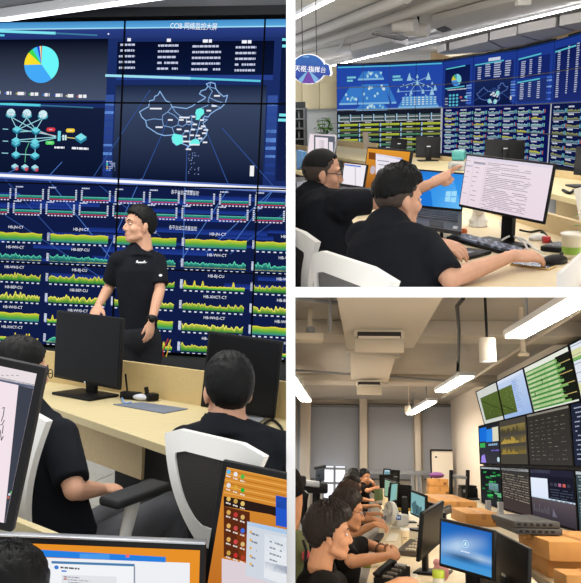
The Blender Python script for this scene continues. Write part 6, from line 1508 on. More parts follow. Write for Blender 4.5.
# pendant light lines with rods
def tube3(label, p, q_, w, s, rods, top=None):
    t = linelight(R3, label, p, q_, w, s, m_c='#fff5e6', group='hanging tube lights')
    bb = V(t['_room_loc'])
    for r_ in rods:
        o = p.lerp(q_, r_); b = MB().tube([o + V((0, 0, .05)) , V((o.x, o.y, top or RC3))], .012, 6); part('rod', b, M_GREYPL, t, bb)
    return t
lz = 1.02
tube3('short tube light hanging at the outer end beside the grey blinds', R3.onz(288, 377, lz), R3.onz(306, 401, lz), .17, 44, (.9,), R3_CEIL - .165)
tube3('farthest tube light of the slanting row, hanging near the column', R3.onz(410, 414, lz), R3.onz(432, 401.5, lz), .16, 44, (.2, .8))
tube3('middle tube light of the slanting row, close to the white cylinder lamp', R3.onz(441, 391.5, lz), R3.onz(467, 376.5, lz), .16, 44, (.75,))
tube3('nearest and brightest tube light above the green map screens', R3.onz(515, 337, lz), R3.onz(600, 289, lz), .155, 44, (.2, .9))
# white cylinder lamp
c = R3.onz(488, 362, .80); Z = 700
t = thing(R3, 'cylinder_lamp', 'white cylinder pendant lamp hanging before the wall screens', 'lamp', c)
r_ = (R3.ony(497, 360, c.y).x - R3.ony(480, 360, c.y).x) / 2; h_ = R3.ony(488, 338, c.y).z - R3.ony(488, 361, c.y).z
part('shade', MB().lathe([(r_ * .9, .005), (r_, 0), (r_, h_), (r_ * .96, h_ + .005), (.01, h_ + .006)], n=28, caps=False), mat('white_lamp_metal', '#d9d2c6', .5), t)
part('lens', MB().lathe([(.0, .012), (r_ * .9, .012)], n=24, caps=False), emit('lamp_lens', '#e8f2ff', 2.5), t)
part('cord', MB().tube([(0, 0, h_), (0, 0, RC3 - c.z)], .012, 6), M_BLACK, t)
# pipes, cords, sensors
one(R3, 'conduit', MB().tube([R3.onz(442, 397.5, 1.18), R3.onz(600, 297, 1.18)], .022, 8), mat('cream_beam', '#c2b9ac', .85), 'long thin cream conduit slanting under the ceiling beside the tube lights', 'pipe')
b = MB(); p = R3.onz(457.5, 373, 1.09); p = p + V((0, 0, .02)); b.tube([p, p + V((.01, 0, .13)), V((p.x + .01, p.y - .05, 1.215)), R3.onz(459, 330, 1.215), R3.onz(457, 306, 1.215), R3.onz(463, 299, 1.215), R3.onz(463, 299, 1.215) + V((.02, -.1, .2))], .016, 8)
one(R3, 'lamp_cord', b, M_BLACK, 'black cord rising from the middle tube light to the ceiling', 'cord')
t = thing(R3, 'sprinkler', 'white ceiling sprinkler on a short pipe between the cylinder lamp and nearest tube light', 'sprinkler', R3.onz(523.5, 357, .95))
part('head', MB().lathe([(.0, 0), (.05, .005), (.055, .03), (.03, .045), (.022, .09)], n=14), M_WARMWHITE, t); part('pipe', MB().tube([(0, 0, .06), (0, 0, RC3 - .95)], .022, 8), M_WARMWHITE, t)
def sensor(label, px, py, z, k=1.0):
    t = thing(R3, 'projector_mount', label, 'mount', R3.onz(px, py, z), 0)
    part('plate', MB().box((0, 0, .03 * k), (.30 * k, .22 * k, .07 + .1 * (1 - k)), (0, 0, .1), bev=.01), M_WARMWHITE, t); part('post', MB().tube([(.02, 0, .06), (.03, 0, .30), (.03, 0, RC3 - z)], .025 * k, 8), M_WARMWHITE, t); part('joint', MB().ell((.03, 0, .10), .045 * k), M_GREYPL, t)
sensor('cream flat device hung on a post from the ceiling at the outer edge', 307, 341, 1.10)
sensor('small cream box on a post under the ceiling close to the farthest tube light', 407.5, 410, .95, .35)
one(R3, 'thin_rod', MB().tube([R3.onz(330, 331, 1.1), R3.onz(330, 331, 1.1) + V((0, 0, .31))], .014, 6), M_GREYPL, 'thin rod hanging from the ceiling left of the broad duct', 'rod')
one(R3, 'ceiling_conduit', MB().tube([R3.onz(290, 370, R3_CEIL - .13), R3.onz(450, 381, R3_CEIL - .13)], .018, 6), M_GREYPL, 'thin grey conduit running across under the far beam', 'pipe')
one(R3, 'ceiling_conduit', MB().tube([R3.onz(290, 297.5, R3_CEIL - .04), R3.onz(337, 303, R3_CEIL - .04)], .02, 6), M_GREYPL, 'thin grey conduit crossing the ceiling at the upper corner beside the duct', 'pipe')

# --- back of the room: bright glass door, rail, whiteboard, boxes, trestle
def yb(px, py, d=0.0): return R3.ony(px, py, YB3 - .25 - d)
a_, b_ = yb(323, 466), yb(346, 508)
w = struct(R3, 'door_2', MB().box(((a_.x + b_.x) / 2, a_.y + .02, (a_.z + b_.z) / 2), (b_.x - a_.x, .02, a_.z - b_.z)), emit('bright_glass', '#f2f6ff', 1.3))
for x in (323, 334.5, 346): part('frame', MB().box((yb(x, 480).x, a_.y - .01, (a_.z + b_.z) / 2), (.05, .04, a_.z - b_.z)), M_GREYPL, w)
for y in (468.5, 483): part('cross_bar', MB().box(((a_.x + b_.x) / 2, a_.y - .01, yb(330, y).z), (b_.x - a_.x, .04, .05)), M_GREYPL, w)
a_, b_ = yb(366, 472), yb(432, 473.5)
t = thing(R3, 'partition_rail', 'grey metal rail on posts along the foot of the blinds', 'rail', V(((a_.x + b_.x) / 2, a_.y, -1.35))); bb = V(t['_room_loc'])
part('rail', MB().box(((a_.x + b_.x) / 2, a_.y, a_.z), (b_.x - a_.x, .06, .10), bev=.01), M_GREYPL, t, bb)
for x in (369, 391, 412, 419, 430): part('post', MB().box((yb(x, 480).x, a_.y, (a_.z - 1.35) / 2), (.07, .05, a_.z + 1.35)), M_GREYPL, t, bb)
a_, b_ = R3.ony(430.5, 450, 16.4), R3.ony(453.5, 487, 16.4)
t = thing(R3, 'whiteboard', 'white board with dark top edge leaning near the corner behind cartons', 'whiteboard', V(((a_.x + b_.x) / 2, 16.4, -1.35))); bb = V(t['_room_loc'])
part('board', MB().box(((a_.x + b_.x) / 2, 16.4, (a_.z + b_.z) / 2), (b_.x - a_.x, .04, a_.z - b_.z)), mat('white_board_face', '#e8ddcb', .4), t, bb)
part('frame', MB().box(((a_.x + b_.x) / 2, 16.38, a_.z), (b_.x - a_.x, .05, .04)).box((a_.x, 16.38, (a_.z + b_.z) / 2), (.03, .05, a_.z - b_.z)), M_BLACK, t, bb)
part('magnet', MB().tube([R3.ony(436, 457, 16.37), R3.ony(436, 457, 16.35)], .022, 10), M_BLACK, t, bb)
for x in (a_.x + .1, b_.x - .1): part('leg', MB().box((x, 16.4, (b_.z - 1.35) / 2), (.05, .05, b_.z + 1.35)), M_GREYPL, t, bb)
M_CARD = mat('brown_cardboard', '#c08a4a', .8, noise=.12, nscale=7); M_TAPE = mat('packing_tape', '#a97438', .45); M_CARDT = mat('carton_print', '#7d5426', .8)
# long side bench beneath the wall screens
ZB3 = -.68
bn = thing(R3, 'side_bench', 'long pale side bench along the screen wall carrying cartons', 'bench', V((2.0, 9, -1.35))); bb = V(bn['_room_loc'])
part('bench_top', MB().prism([V((1.35, 14.6, ZB3)), V((XW3 - .08, 14.6, ZB3)), V((XW3 - .08, 4.14, ZB3)), V((1.24, 4.14, ZB3))], V((0, 0, -.04))), mat('cream_bench', '#d6c5a6', .5), bn, bb)
for y in (14.3, 10, 6): part('leg', MB().box((1.95, y, (ZB3 - .04 - 1.35) / 2), (.9, .06, ZB3 - .04 + 1.35)), M_GREYPL, bn, bb)
def carton(label, c, sx, sy, h, yaw, group=None, prints=True):
    t = thing(R3, 'cardboard_box', label, 'box', c, yaw, group)
    part('body', MB().box((0, 0, h / 2 + .001), (sx, sy, h), bev=.006), M_CARD, t)
    part('tape', MB().box((0, 0, h + .002), (.05, sy * .98, .003)).box((0, -sy / 2 - .001, h - .03), (.05, .003, .06)), M_TAPE, t)
    if prints:
        k = Canvas(); k.rect(0, 0, 1, 1, '#8a5f2c'); k.up(); k.rect(.15, .15, .85, .85, '#b98545'); k.rect(.3, .3, .7, .7, '#8a5f2c')
        b = MB().box((sx * .32, -sy / 2 - .002, h * .45), (min(.06, sx * .2), .002, h * .35)); part('printed_mark', b, M_CARDT, t)
    return t
def on_b(px, py, z=ZB3): return R3.onz(px, py, z)
def box_px(label, pl, pr_, z, depth, h, group=None, prints=True):
    """pl, pr_: the front lower corners seen in the picture on the plane z"""
    a, b_ = R3.onz(*pl, z), R3.onz(*pr_, z); d = V((b_.x - a.x, 0, 0)); yaw = 0; n = V((0, 1, 0))
    return carton(label, (a + b_) / 2 + n * depth / 2, d.length, depth, h, yaw, group, prints)
# cartons at the far end, one on another
box_px('lower brown carton of the far stack before the white board', (430, 498), (450.5, 498), ZB3, .5, .20)
c_ = R3.onz(440, 498, ZB3); Yc = c_.y
carton('upper brown carton of the far stack with a purple round thing on it', V((c_.x - .01, c_.y + .25, ZB3 + .204)), R3.ony(449.5, 490, Yc).x - R3.ony(430.5, 490, Yc).x, .48, .15, .0)
one(R3, 'round_cushion', MB().ell(V((c_.x - .02, c_.y + .25, ZB3 + .424)), (.15, .13, .060), n=24), mat('purple_fabric', '#6f3f78', .8), 'purple round cushion standing on the upper far carton', 'cushion')
box_px('flat brown carton on the bench between the far stack and the printer', (441, 513), (476, 513), ZB3, 2.2, .15)
box_px('flat brown carton on the bench in front of the green text screen', (467, 526.5), (501.5, 526.5), ZB3, 1.1, .13)
# printer
p = on_b(470, 501.5); t = thing(R3, 'printer', 'black printer on the bench beside the cartons', 'printer', p, 0)
part('body', MB().box((0, .2, .13), (.30, .42, .22), bev=.03), M_BLACK, t); part('lid', MB().box((-.01, .18, .26), (.28, .40, .04), bev=.015), M_BLACK, t); part('tray', MB().box((.02, -.10, .05), (.24, .20, .03), bev=.01), M_RUBBER, t); part('panel', MB().box((-.08, -.015, .18), (.07, .012, .05)), M_GREYPL, t)
# trestle frame behind the printer
t = thing(R3, 'trestle_frame', 'dark upright trestle frame standing behind the printer', 'frame', V((R3.ony(459, 496, 12.8).x, 12.8, ZB3 + .001))); bb = V(t['_room_loc']); Yt = 12.8
for xa in (450.5, 467): part('post', MB().tube([V((R3.ony(xa, 497, Yt).x, Yt, ZB3 + .02)), R3.ony(xa + .8, 470, Yt)], .035, 8), M_BLACK, t, bb)
part('cross_bar', MB().tube([R3.ony(451, 475.5, Yt), R3.ony(467.5, 478, Yt)], .03, 8), M_GREYPL, t, bb); part('brace', MB().tube([R3.ony(452, 476, Yt), R3.ony(456, 481, Yt)], .02, 8), M_GREYPL, t, bb)
# little stands and cables below the green screen
for k, (x, y) in enumerate([(485, 512), (497, 514)]):
    p = on_b(x, y); t = thing(R3, 'screen_stand', ['small grey metal stand on the bench below the green text screen', 'small grey metal stand on the bench below the striped text screen'][k], 'stand', p)
    part('foot', MB().box((0, 0, .012), (.14, .25, .02)), M_GREYPL, t); part('post', MB().box((.05, 0, .09), (.06, .12, .14)), M_GREYPL, t)
# large cartons near the wall, two flat devices on them
def cart2(label, tl, tr, bl, z_top, h, depth):
    a, b_ = R3.onz(*tl, z_top), R3.onz(*tr, z_top); d = V((b_.x - a.x, 0, 0)); n = V((0, 1, 0))
    return carton(label, V(((a.x + b_.x) / 2, a.y + depth / 2, z_top - h)), d.length, depth, h, 0)
cart2('lower large brown carton of the near stack', (547, 558.5), (620, 558.5), None, ZB3 + .113, .112, .78)
cart2('upper large brown carton of the near stack beneath the flat black devices', (548.5, 541.5), (620, 541.5), None, ZB3 + .231, .112, .74)
a, b_ = R3.onz(520, 536, ZB3 + .237), R3.onz(563.5, 536, ZB3 + .237)
for k in range(2):
    t = thing(R3, 'network_device', ['lower flat black device of the pair on the large cartons', 'upper flat black device of the pair on the large cartons'][k], 'device', V(((a.x + b_.x) / 2 - .02 * k, a.y + .40, ZB3 + .2375 + .042 * k)), .03 * k)
    w_ = b_.x - a.x
    part('case', MB().box((0, 0, .0205), (w_, .62, .039), bev=.005), mat('slate_metal', '#3b3a3a', .5), t)
    for m_ in range(6): part('port', MB().box((-w_ * .4 + m_ * .04, -.312, .0205), (.022, .004, .016)), M_BLACK, t)
cart2('brown carton corner lowest and nearest beside the black bin edge', (566, 575), (620, 575), None, -.585, .2, .24)
one(R3, 'storage_bin', MB().box((R3.onz(566, 575, -.585).x + .22, R3.onz(575, 575, -.585).y + .14, -1.07), (.52, .34, .56), bev=.01), M_BLACK, 'black box corner at the lower edge under the nearest carton', 'box')
# white ledge of the desk divider
M_PART = mat('cream_panel', '#c9baa0', .6)
t = thing(R3, 'desk_divider', 'cream topped divider panel running away between desks and cartons', 'divider', V((A3(540, 570, 4.2).x, A3(540, 570, 4.2).y, -1.35))); bb = V(t['_room_loc'])
a, b_ = R3.onz(530, 557, -.66), R3.onz(566, 586, -.66)
part('top_board', MB().prism([a + V((-.14, 0, 0)), b_ + V((-.14, 0, 0)), b_ + V((-.24, -.05, 0)), a + V((-.24, -.05, 0))], V((0, 0, -.05))), M_PART, t, bb)
part('panel', MB().prism([a + V((-.17, 0, -.05)), b_ + V((-.17, 0, -.05)), V((b_.x - .17, b_.y, -1.35)), V((a.x - .17, a.y, -1.35))], V((-.03, 0, 0))), mat('brown_panel', '#6a4c30', .7), t, bb)

# --- main desk along the row of people
M_DESK3 = mat('cream_desk', '#dcc9a4', .5, noise=.06, nscale=4)
md3 = thing(R3, 'office_desk', 'long cream desk shared by the row of seated persons', 'desk', V((.5, 7, -1.35))); bb = V(md3['_room_loc'])
part('desk_top', MB().prism([D3(362, 600), D3(378, 540), D3(381, 505), D3(386, 494), D3(405, 496), D3(445, 540), D3(490, 600)], V((0, 0, -.04))), M_DESK3, md3, bb)
for (px, py) in [(395, 500), (400, 540), (430, 590)]:
    q_ = D3(px, py); part('leg', MB().box((q_.x, q_.y, (ZD3 - .04 - 1.35) / 2), (.08, .08, ZD3 - .04 + 1.35)), M_GREYPL, md3, bb)

def mon3(label, tl, tr, bl, Zl, Zr, cv=None, back=False, dz=ZD3, **kw): return monitor(R3, label, px_panel(R3, tl, tr, bl, Zl, Zr), dz, cv, back=back, **kw)
# near lit monitor (blue lock picture)
P = px_panel(R3, (439.5, 518), (494.5, 530.5), (433.5, 564.5), 3.75, 3.5); k = Canvas(); g = [lin(c) for c in ('#1d63b4', '#1f6cc0', '#6fb0dc', '#3f86c4')]

def lake(x, y):
    sky = V(lin('#1a5cb4')).lerp(V(lin('#2f8fdc')), min(1, y * 1.1)); c = sky
    band = math.exp(-((y - (.62 - .38 * x)) / .16) ** 2) * max(0, 1 - abs(x - .35) / .6); c = c.lerp(V(lin('#c6dff2')), band * .85)
    c = c.lerp(V(lin('#d2e6f2')), .7 * math.exp(-((y - .62) / .07) ** 2) * max(0, 1 - abs(x - .75) / .45))
    c = c.lerp(V(lin('#2a4a68')), .85 * math.exp(-((y - .70) / .07) ** 2) * math.exp(-((x - .45) / .32) ** 2))
    if y > .76: c = c.lerp(V(lin('#5fa4d4')), .45)
    return tuple(c)
def field(k, f, nx, ny):
    for i in range(nx):
        for j in range(ny):
            P_ = [(i / nx, j / ny), ((i + 1) / nx, j / ny), ((i + 1) / nx, (j + 1) / ny), (i / nx, (j + 1) / ny)]; k.conv(P_, [f(*p_) for p_ in P_])
field(k, lake, 18, 16); k.up()
k.disc(.5, .40, .052, '#dff0fa', ry=.075); k.up(); k.disc(.5, .40, .044, '#6fb0dc', ry=.064); k.up(); k.disc(.5, .385, .016, '#e6f4fc', ry=.022); k.disc(.5, .43, .026, '#e6f4fc', PI, 2 * PI, ry=.024); k.bars(.42, .55, .58, .02, '#eef6fc', 2, 0, 1)
monitor(R3, 'lit monitor showing a blue lake wallpaper with a round account icon, nearest on the desk', P, ZD3, k, bez=.014)
P = px_panel(R3, (496, 530), (532.5, 548.5), (490, 598), 3.95, 3.45); t, bb = monitor(R3, 'black monitor back with a pale diagonal cable, beside the blue lake screen and cartons', P, ZD3 - .2, back=True, foot=(.2, .2), bump=False)
part('pale_cable', MB().tube([P.p(.05, .72, .004), P.p(.45, .52, .006), P.p(.78, .30, .004)], .004, 6), mat('pale_cable', '#d6d2cc', .5), t, bb)
P = px_panel(R3, (423.5, 513), (444, 500.5), (421, 561), 3.9, 4.5)
monitor(R3, 'dark monitor turned away, standing between the blue lake screen and the grey keypad', P, ZD3, None, foot=(.2, .2))
# further monitors along the desk
P = px_panel(R3, (410.5, 489.5), (426, 495.5), (409, 513.5), 6.9, 6.6); k = Canvas(); k.rect(0, 0, 1, 1, '#7fb0b0', '#8ab8bc'); k.up(); k.poly([(.1, .55), (.35, .35), (.5, .6), (.75, .5), (.8, .9), (.2, .95)], '#4d6f74'); k.poly([(.35, .55), (.55, .5), (.6, .8), (.4, .85)], '#2f4a52')
monitor(R3, 'monitor with a teal picture wallpaper, in the middle of the desk row', P, ZD3, k, bez=.02)
P = px_panel(R3, (397.5, 484), (411.5, 484.8), (396.5, 507), 7.6, 7.6); monitor(R3, 'black monitor back with a small pale label, between green and teal screens', P, ZD3, back=True)
P = px_panel(R3, (391.5, 482.5), (397, 482), (390, 503), 8.0, 8.8); k = Canvas(); k.rect(0, 0, 1, 1, '#86b8b4'); monitor(R3, 'monitor seen edge on with a narrow teal strip of screen', P, ZD3, k, bez=.02)
P = px_panel(R3, (384.5, 478), (399, 483), (383, 496), 9.4, 9.0); k = Canvas(); k.rect(0, 0, 1, 1, '#93b79c', '#86ad8f'); k.up(); [k.bars(.1, .15 + .12 * i, .8, .03, '#7fa589', i) for i in range(6)]
monitor(R3, 'monitor with a pale green screen, beyond the teal strip', P, ZD3, k, bez=.02)
mon3('small black monitor turned away at the far end near the person with hand on chin', (379, 474.5), (393, 474), (377.5, 488), 10.6, 10.6, back=True)
P = px_panel(R3, (383.5, 468.5), (391, 469), (383.5, 478), 11.8, 11.8); k = Canvas(); k.rect(0, 0, 1, 1, '#b8d4dc'); k.up(); k.rect(.2, .3, .8, .9, '#6f9aa4'); monitor(R3, 'small pale lit screen at the far end of the desk row', P, ZD3, k, bez=.02)
mon3('dark monitor back at the far end with a white sheet hanging at its edge', (391, 469.5), (400, 470), (391, 482), 11.2, 11.2, back=True)
# monitor backs and low panels on the right of the row
mon3('low dark monitor back before the far cartons', (424, 500), (437.5, 504), (424, 513), 7.2, 7.0, back=True, foot=(.2, .2))
P = px_panel(R3, (424.5, 512), (449, 504.5), (426, 522), 5.4, 6.4); monitor(R3, 'grey edged monitor turned toward the cartons', P, ZD3, back=True, frame_m=mat('grey_edge', '#5a564f', .5))

# fan
p = D3(398, 528); sF = p.y / 6.0; t = thing(R3, 'desk_fan', 'white desk fan with oval head and small blue label on the desk', 'fan', p); bb = V(p); Zf = (R3.R @ p).y
hc = A3(391, 513, Zf * .99); rr_ = 11.5 / 700 * Zf
ax = V((-.92, -.38, .10)).normalized(); a1, a2, _ = frame(ax)
part('head', MB().lathe([(.0, -.5 * rr_), (.6 * rr_, -.42 * rr_), (.95 * rr_, -.12 * rr_), (rr_, .12 * rr_), (.92 * rr_, .28 * rr_)], hc, 28, axis=ax), M_WPLAST, t, bb)
b = MB()
for k_ in range(7): w_ = rr_ * (.15 + .11 * k_); b.tube([hc + ax * (.30 - .01 * k_) * rr_ + (a1 * math.cos(x) + a2 * math.sin(x)) * w_ for x in [2 * PI * m_ / 24 for m_ in range(24)]], .005, 5, closed=True)
part('grille', b, M_WPLAST, t, bb)
for k_ in range(3):
    x = 2 * PI * k_ / 3; e = hc + ax * .12 * rr_; u_ = a1 * math.cos(x) + a2 * math.sin(x); v_ = ax.cross(u_)
    part('blade', MB().loft([[e + u_ * .12 * rr_ - v_ * .05 * rr_, e + u_ * .12 * rr_ + v_ * .05 * rr_, e + u_ * .12 * rr_ + v_ * .05 * rr_ + ax * .01, e + u_ * .12 * rr_ - v_ * .05 * rr_ + ax * .01], [e + u_ * .75 * rr_ - v_ * .28 * rr_ + ax * .04, e + u_ * .75 * rr_ + v_ * .25 * rr_, e + u_ * .75 * rr_ + v_ * .25 * rr_ + ax * .01, e + u_ * .75 * rr_ - v_ * .28 * rr_ + ax * .05]]), M_GREYPL, t, bb)
part('base', MB().box(A3(400, 520, Zf) + V((0, 0, .0)), (.11 * Zf / 6.0 * 1.1, .12, .10 * Zf / 6), (0, 0, .5), bev=.02, seg=3), M_WPLAST, t, bb)
k = Canvas(); k.rect(0, 0, 1, 1, '#2f62b0'); k.up(); k.line([(.2, .3), (.8, .7)], .14, '#dfe8f4'); k.line([(.2, .7), (.8, .3)], .14, '#dfe8f4'); q_ = A3(398.5, 517.5, Zf * .975)
part('blue_label', picture_mesh('blue_label', k, lambda x, y, h: q_ + V(((x - .5) * .045, -h, -(y - .5) * .045)) - bb, m=M_PRINT), None, t)
part('neck', MB().tube([hc - ax * .45 * rr_, A3(398, 519, Zf)], .03, 8), M_WPLAST, t, bb)
part('foot', MB().lathe([(.07, .002), (.065, .02), (.02, .03)], p, 18), M_WPLAST, t, bb)
# cup
p = D3(405, 547); sc_ = (R3.R @ p).y / 700; t = thing(R3, 'paper_cup', 'cream paper cup with printed letters and green dot on its lid', 'cup', p)
part('cup', MB().lathe([(3.6 * sc_, .001), (4.6 * sc_, 15.5 * sc_), (4.75 * sc_, 16 * sc_), (4.4 * sc_, 16 * sc_), (3.4 * sc_, 1 * sc_)], n=24), mat('cream_paper', '#e6d6b4', .6), t); part('lid', MB().lathe([(4.9 * sc_, 15.8 * sc_), (4.9 * sc_, 17 * sc_), (4.3 * sc_, 18 * sc_), (0, 18.1 * sc_)], n=24), M_WPLAST, t); part('green_dot', MB().ell((-.01, -.01, 18.2 * sc_), (.008, .008, .003)), mat('green_dot', '#3a9a4a', .5), t)
k = Canvas(); k.bars(.1, .3, .9, .12, '#8a7a5a', 4, 0, 1); k.bars(.2, .55, .8, .1, '#8a7a5a', 5, 0, 1)
part('printed_letters', picture_mesh('printed_letters', k, lambda x, y, h: V(((x - .5) * 5.5 * sc_, -math.sqrt(max(0, (4.25 * sc_) ** 2 - ((x - .5) * 5.5 * sc_) ** 2)) - .002 - h, (11.5 - y * 6) * sc_)), m=M_PRINT), None, t)
# desk phones
def phone(label, px, py, w, d, yaw, m, key_m, keyrow=4, handset=False):
    p = D3(px, py); t = thing(R3, 'desk_phone', label, 'phone', p, yaw)
    part('body', MB().prism([V((-w / 2, -d / 2, .002)), V((w / 2, -d / 2, .002)), V((w / 2, d / 2, .002)), V((-w / 2, d / 2, .002))], V((0, 0, .03))).prism([V((-w / 2, -d / 2, .03)), V((-w / 2, d / 2, .03)), V((-w / 2, d / 2, .09))], V((w, 0, 0))), m, t)
    for i in range(keyrow):
        for j in range(4):
            y = -d * .38 + d * .72 * i / (keyrow - 1); z = .032 + .06 * (y + d / 2) / d
            part('key', MB().box((-w * .05 + w * .13 * j, y, z + .004), (w * .10, d * .11, .012), (.25, 0, 0), bev=.002, seg=1), key_m, t)
    if handset: part('handset', MB().tube([(-w * .36, -d * .5, .045), (-w * .36, -d * .35, .062), (-w * .36, d * .35, .105), (-w * .36, d * .5, .09)], [.022, .016, .016, .022], 10), M_BLACK, t)
    part('display', MB().box((w * .1, d * .40, .092), (w * .5, d * .16, .006), (.3, 0, 0)), M_GREYPL, t)
    return t
phone('grey keypad desk phone with pale keys beside the dark monitor', 413, 554.5, .15, .24, -.5, mat('dark_grey_phone', '#4c463e', .5), mat('pale_key', '#b9ad98', .5))
phone('black desk phone with handset nearest on the desk, before the clasped hands', 392, 584, .13, .15, -.75, M_BLACK, mat('grey_key', '#6a6258', .5), handset=True)
# bottle with green cap and pink thing
p = D3(439, 592); t = thing(R3, 'pill_bottle', 'white plastic bottle with lime green cap at the lower edge', 'bottle', p); s_ = (R3.R @ p).y / 700
part('body', MB().lathe([(5.5 * s_, .001), (6 * s_, 1 * s_), (6 * s_, 13 * s_), (5 * s_, 14 * s_)], n=20), mat('label_white', '#dcd8c4', .5), t); part('cap', MB().lathe([(6.2 * s_, 13.5 * s_), (6.2 * s_, 20 * s_), (5.5 * s_, 21 * s_), (0, 21 * s_)], n=20), mat('lime_cap', '#b4c22e', .4), t)
p = D3(441, 583) + V((0, 0, .004)); b = MB(); b.ell(p + V((0, 0, .05)), (.045, .04, .05)); b.ell(p + V((-.02, 0, .10)), .02); b.ell(p + V((.02, 0, .10)), .02); one(R3, 'soft_toy', b, mat('pink_fabric', '#c88a8a', .8), 'small pink lump behind the lime capped bottle', 'toy')
one(R3, 'memo_sheet', flatprism(R3, [(407, 577), (413, 571), (418, 575), (412, 583)], ZD3 + .006, .004), mat('white_paper', '#e6ddca', .7), 'white paper sheet lying beside the grey keypad phone', 'paper')
one(R3, 'memo_sheet', flatprism(R3, [(385, 541), (391, 533), (399, 534), (396, 541)], ZD3 + .006, .004), mat('white_paper', '#e6ddca', .7), 'white paper sheet lying between the fan and the paper cup', 'paper')
one(R3, 'desk_clutter', flatprism(R3, [(372, 540), (378, 533), (384, 533), (379, 540)], ZD3 + .03, .025), M_BLACK, 'small black gadget on the desk between wrists and the paper sheet', 'gadget')
one(R3, 'yellow_cloth', MB().ell(D3(405, 511) + V((0, 0, .03)), (.14, .06, .03)), mat('yellow_cloth', '#c9a83a', .8), 'small yellow cloth on the desk behind the fan', 'cloth')
one(R3, 'green_snack_bag', MB().prism([A3(374, 489.5, 9.2), A3(380, 489, 9.2), A3(380, 500, 9.2), A3(374.5, 501, 9.2)], V((.04, .05, 0))), mat('green_bag', '#76895a', .6), 'green and cream carton standing far along the desk before the pale green screen', 'carton')
one(R3, 'cream_bottle', MB().lathe([(.045, .001), (.05, .2), (.048, .24)], D3(385.5, 506.5), 16), mat('cream_paper', '#e6d6b4', .6), 'cream cylinder standing on the desk just behind the fan', 'bottle')

# --- the row of people
L3 = V((.97, .25, 0))
CAM = V((0, -1, 0))
def seated(label, hx, hy, Z, look, hair, seed, arm=None, hm=None, hs=1.0, vox=.008, shirt=None, glasses=False, clasp=False, extra=None, fwd=(.96, .2, 0), sh=None, torso=(.20, .14, .18, .14), collar=False):
    px = lambda cm: cm / 100 * 700 / Z
    y = hy
    J = dict(head=A3(hx, y, Z), neck=A3(hx - px(5), y + px(20), Z), chest=A3(hx - px(5), y + px(36), Z), waist=A3(hx - px(10), y + px(64), Z), sr=A3(hx - px(2), y + px(26), Z - .19), sl=A3(hx + px(2), y + px(25), Z + .19))
    hd = []
    if arm:
        for sd, (ex, ey, ez), (wx_, wy_, wz), (fx, fy, fz), nn, ss in arm:
            J['e' + sd] = A3(ex, ey, ez); J['w' + sd] = A3(wx_, wy_, wz)
            hd.append(dict(wr=J['w' + sd], d=A3(fx, fy, fz) - J['w' + sd], n=V(nn), side=V(ss), curl=(.5, .7, .5) if not clasp else (.9, .9, .6)))
    if extra: J.update(extra)
    return person(R3, label, J, fwd, look, hs=hs, hair=hair, hair_m=hm or M_HAIRB, skin=M_SKIN2, shirt_m=shirt or M_SHIRTW, vox=vox, hands=hd, glasses=glasses, seed=seed, sleeve=.8, torso=torso, collar=collar)
# nearest
seated('nearest seated person in black polo shirt in profile before a clasped hands person', 330, 534, 3.45, (.97, .05, -.02), dict(top=.038, side=.024, back=.026, front=.062, temple=.028, ear=-.012, nape=-.075, noise=.009, sweep=.015), 51,
       arm=[('r', (345, 612, 3.2), (400, 582, 3.35), (428, 579, 3.45), (0, -.3, .95), (-.2, .9, 0))], hs=1.03, vox=.006, collar=True)
# second, hands clasped
seated('second seated person in black T-shirt with clasped hands and bead bracelet on the desk', 347.5, 511.5, 4.6, (.93, .20, -.12), dict(top=.026, side=.014, back=.016, front=.068, temple=.03, ear=-.01, nape=-.06, noise=.004), 52,
       arm=[('r', (352, 562, 4.25), (388, 556, 4.35), (399, 552, 4.42), (.2, -.8, .5), (.1, .2, .95)), ('l', (366, 544, 4.95), (386, 551, 4.7), (399, 548, 4.62), (.2, .8, .5), (.1, -.2, .95))], hs=1.08, vox=.007, clasp=True, glasses=True)
pw = [o for o in SC.objects if o.get('label', '').startswith('second seated')][0]; q_ = A3(380.5, 549.8, 4.77); b = MB(); dq = (A3(386, 551, 4.7) - A3(366, 544, 4.95)).normalized(); a_, c_, _ = frame(dq)
for k_ in range(16): w_ = 2 * PI * k_ / 16; b.ell(q_ + (a_ * math.cos(w_) + c_ * math.sin(w_)) * .038, .009, n=8, m=6)
part('bead_bracelet', b, mat('brown_beads', '#5a3420', .4), pw, V(pw['_b']))
# third
seated('third seated person with reddish brown hair and spectacles leaning toward the fan', 349, 497, 6.8, (.95, .15, -.2), dict(top=.03, side=.02, back=.022, front=.064, temple=.03, ear=-.01, nape=-.07, noise=.006), 53, hm=M_HAIRR,
       arm=[('r', (352, 535, 6.0), (375, 524, 5.9), (388, 527, 5.9), (0, -.4, .9), (0, .9, .2)), ('l', (360, 520, 6.5), (374, 519, 6.4), (385, 522, 6.4), (0, -.4, .9), (0, -.9, .2))], hs=1.1, glasses=True)
seated('fourth seated person in the row, with short dark brown hair and reaching forearms', 352, 488, 8.3, (.95, .1, -.15), dict(top=.026, side=.014, back=.016, front=.068, noise=.004), 54,
       arm=[('r', (354, 516, 7.4), (372, 514, 7.4), (384, 513, 7.4), (0, -.3, .95), (0, .9, .2))], hs=1.1, vox=.010)
seated('fifth seated person in the row, with a black fringe of hair over the ear', 353, 482, 9.9, (.95, .1, -.1), dict(top=.026, side=.016, back=.018, front=.066, noise=.004), 55, hm=M_HAIR,
       arm=[('r', (354, 508, 9.2), (372, 506, 9.2), (384, 505, 9.2), (0, -.3, .95), (0, .9, .2))], hs=1.1, vox=.011)
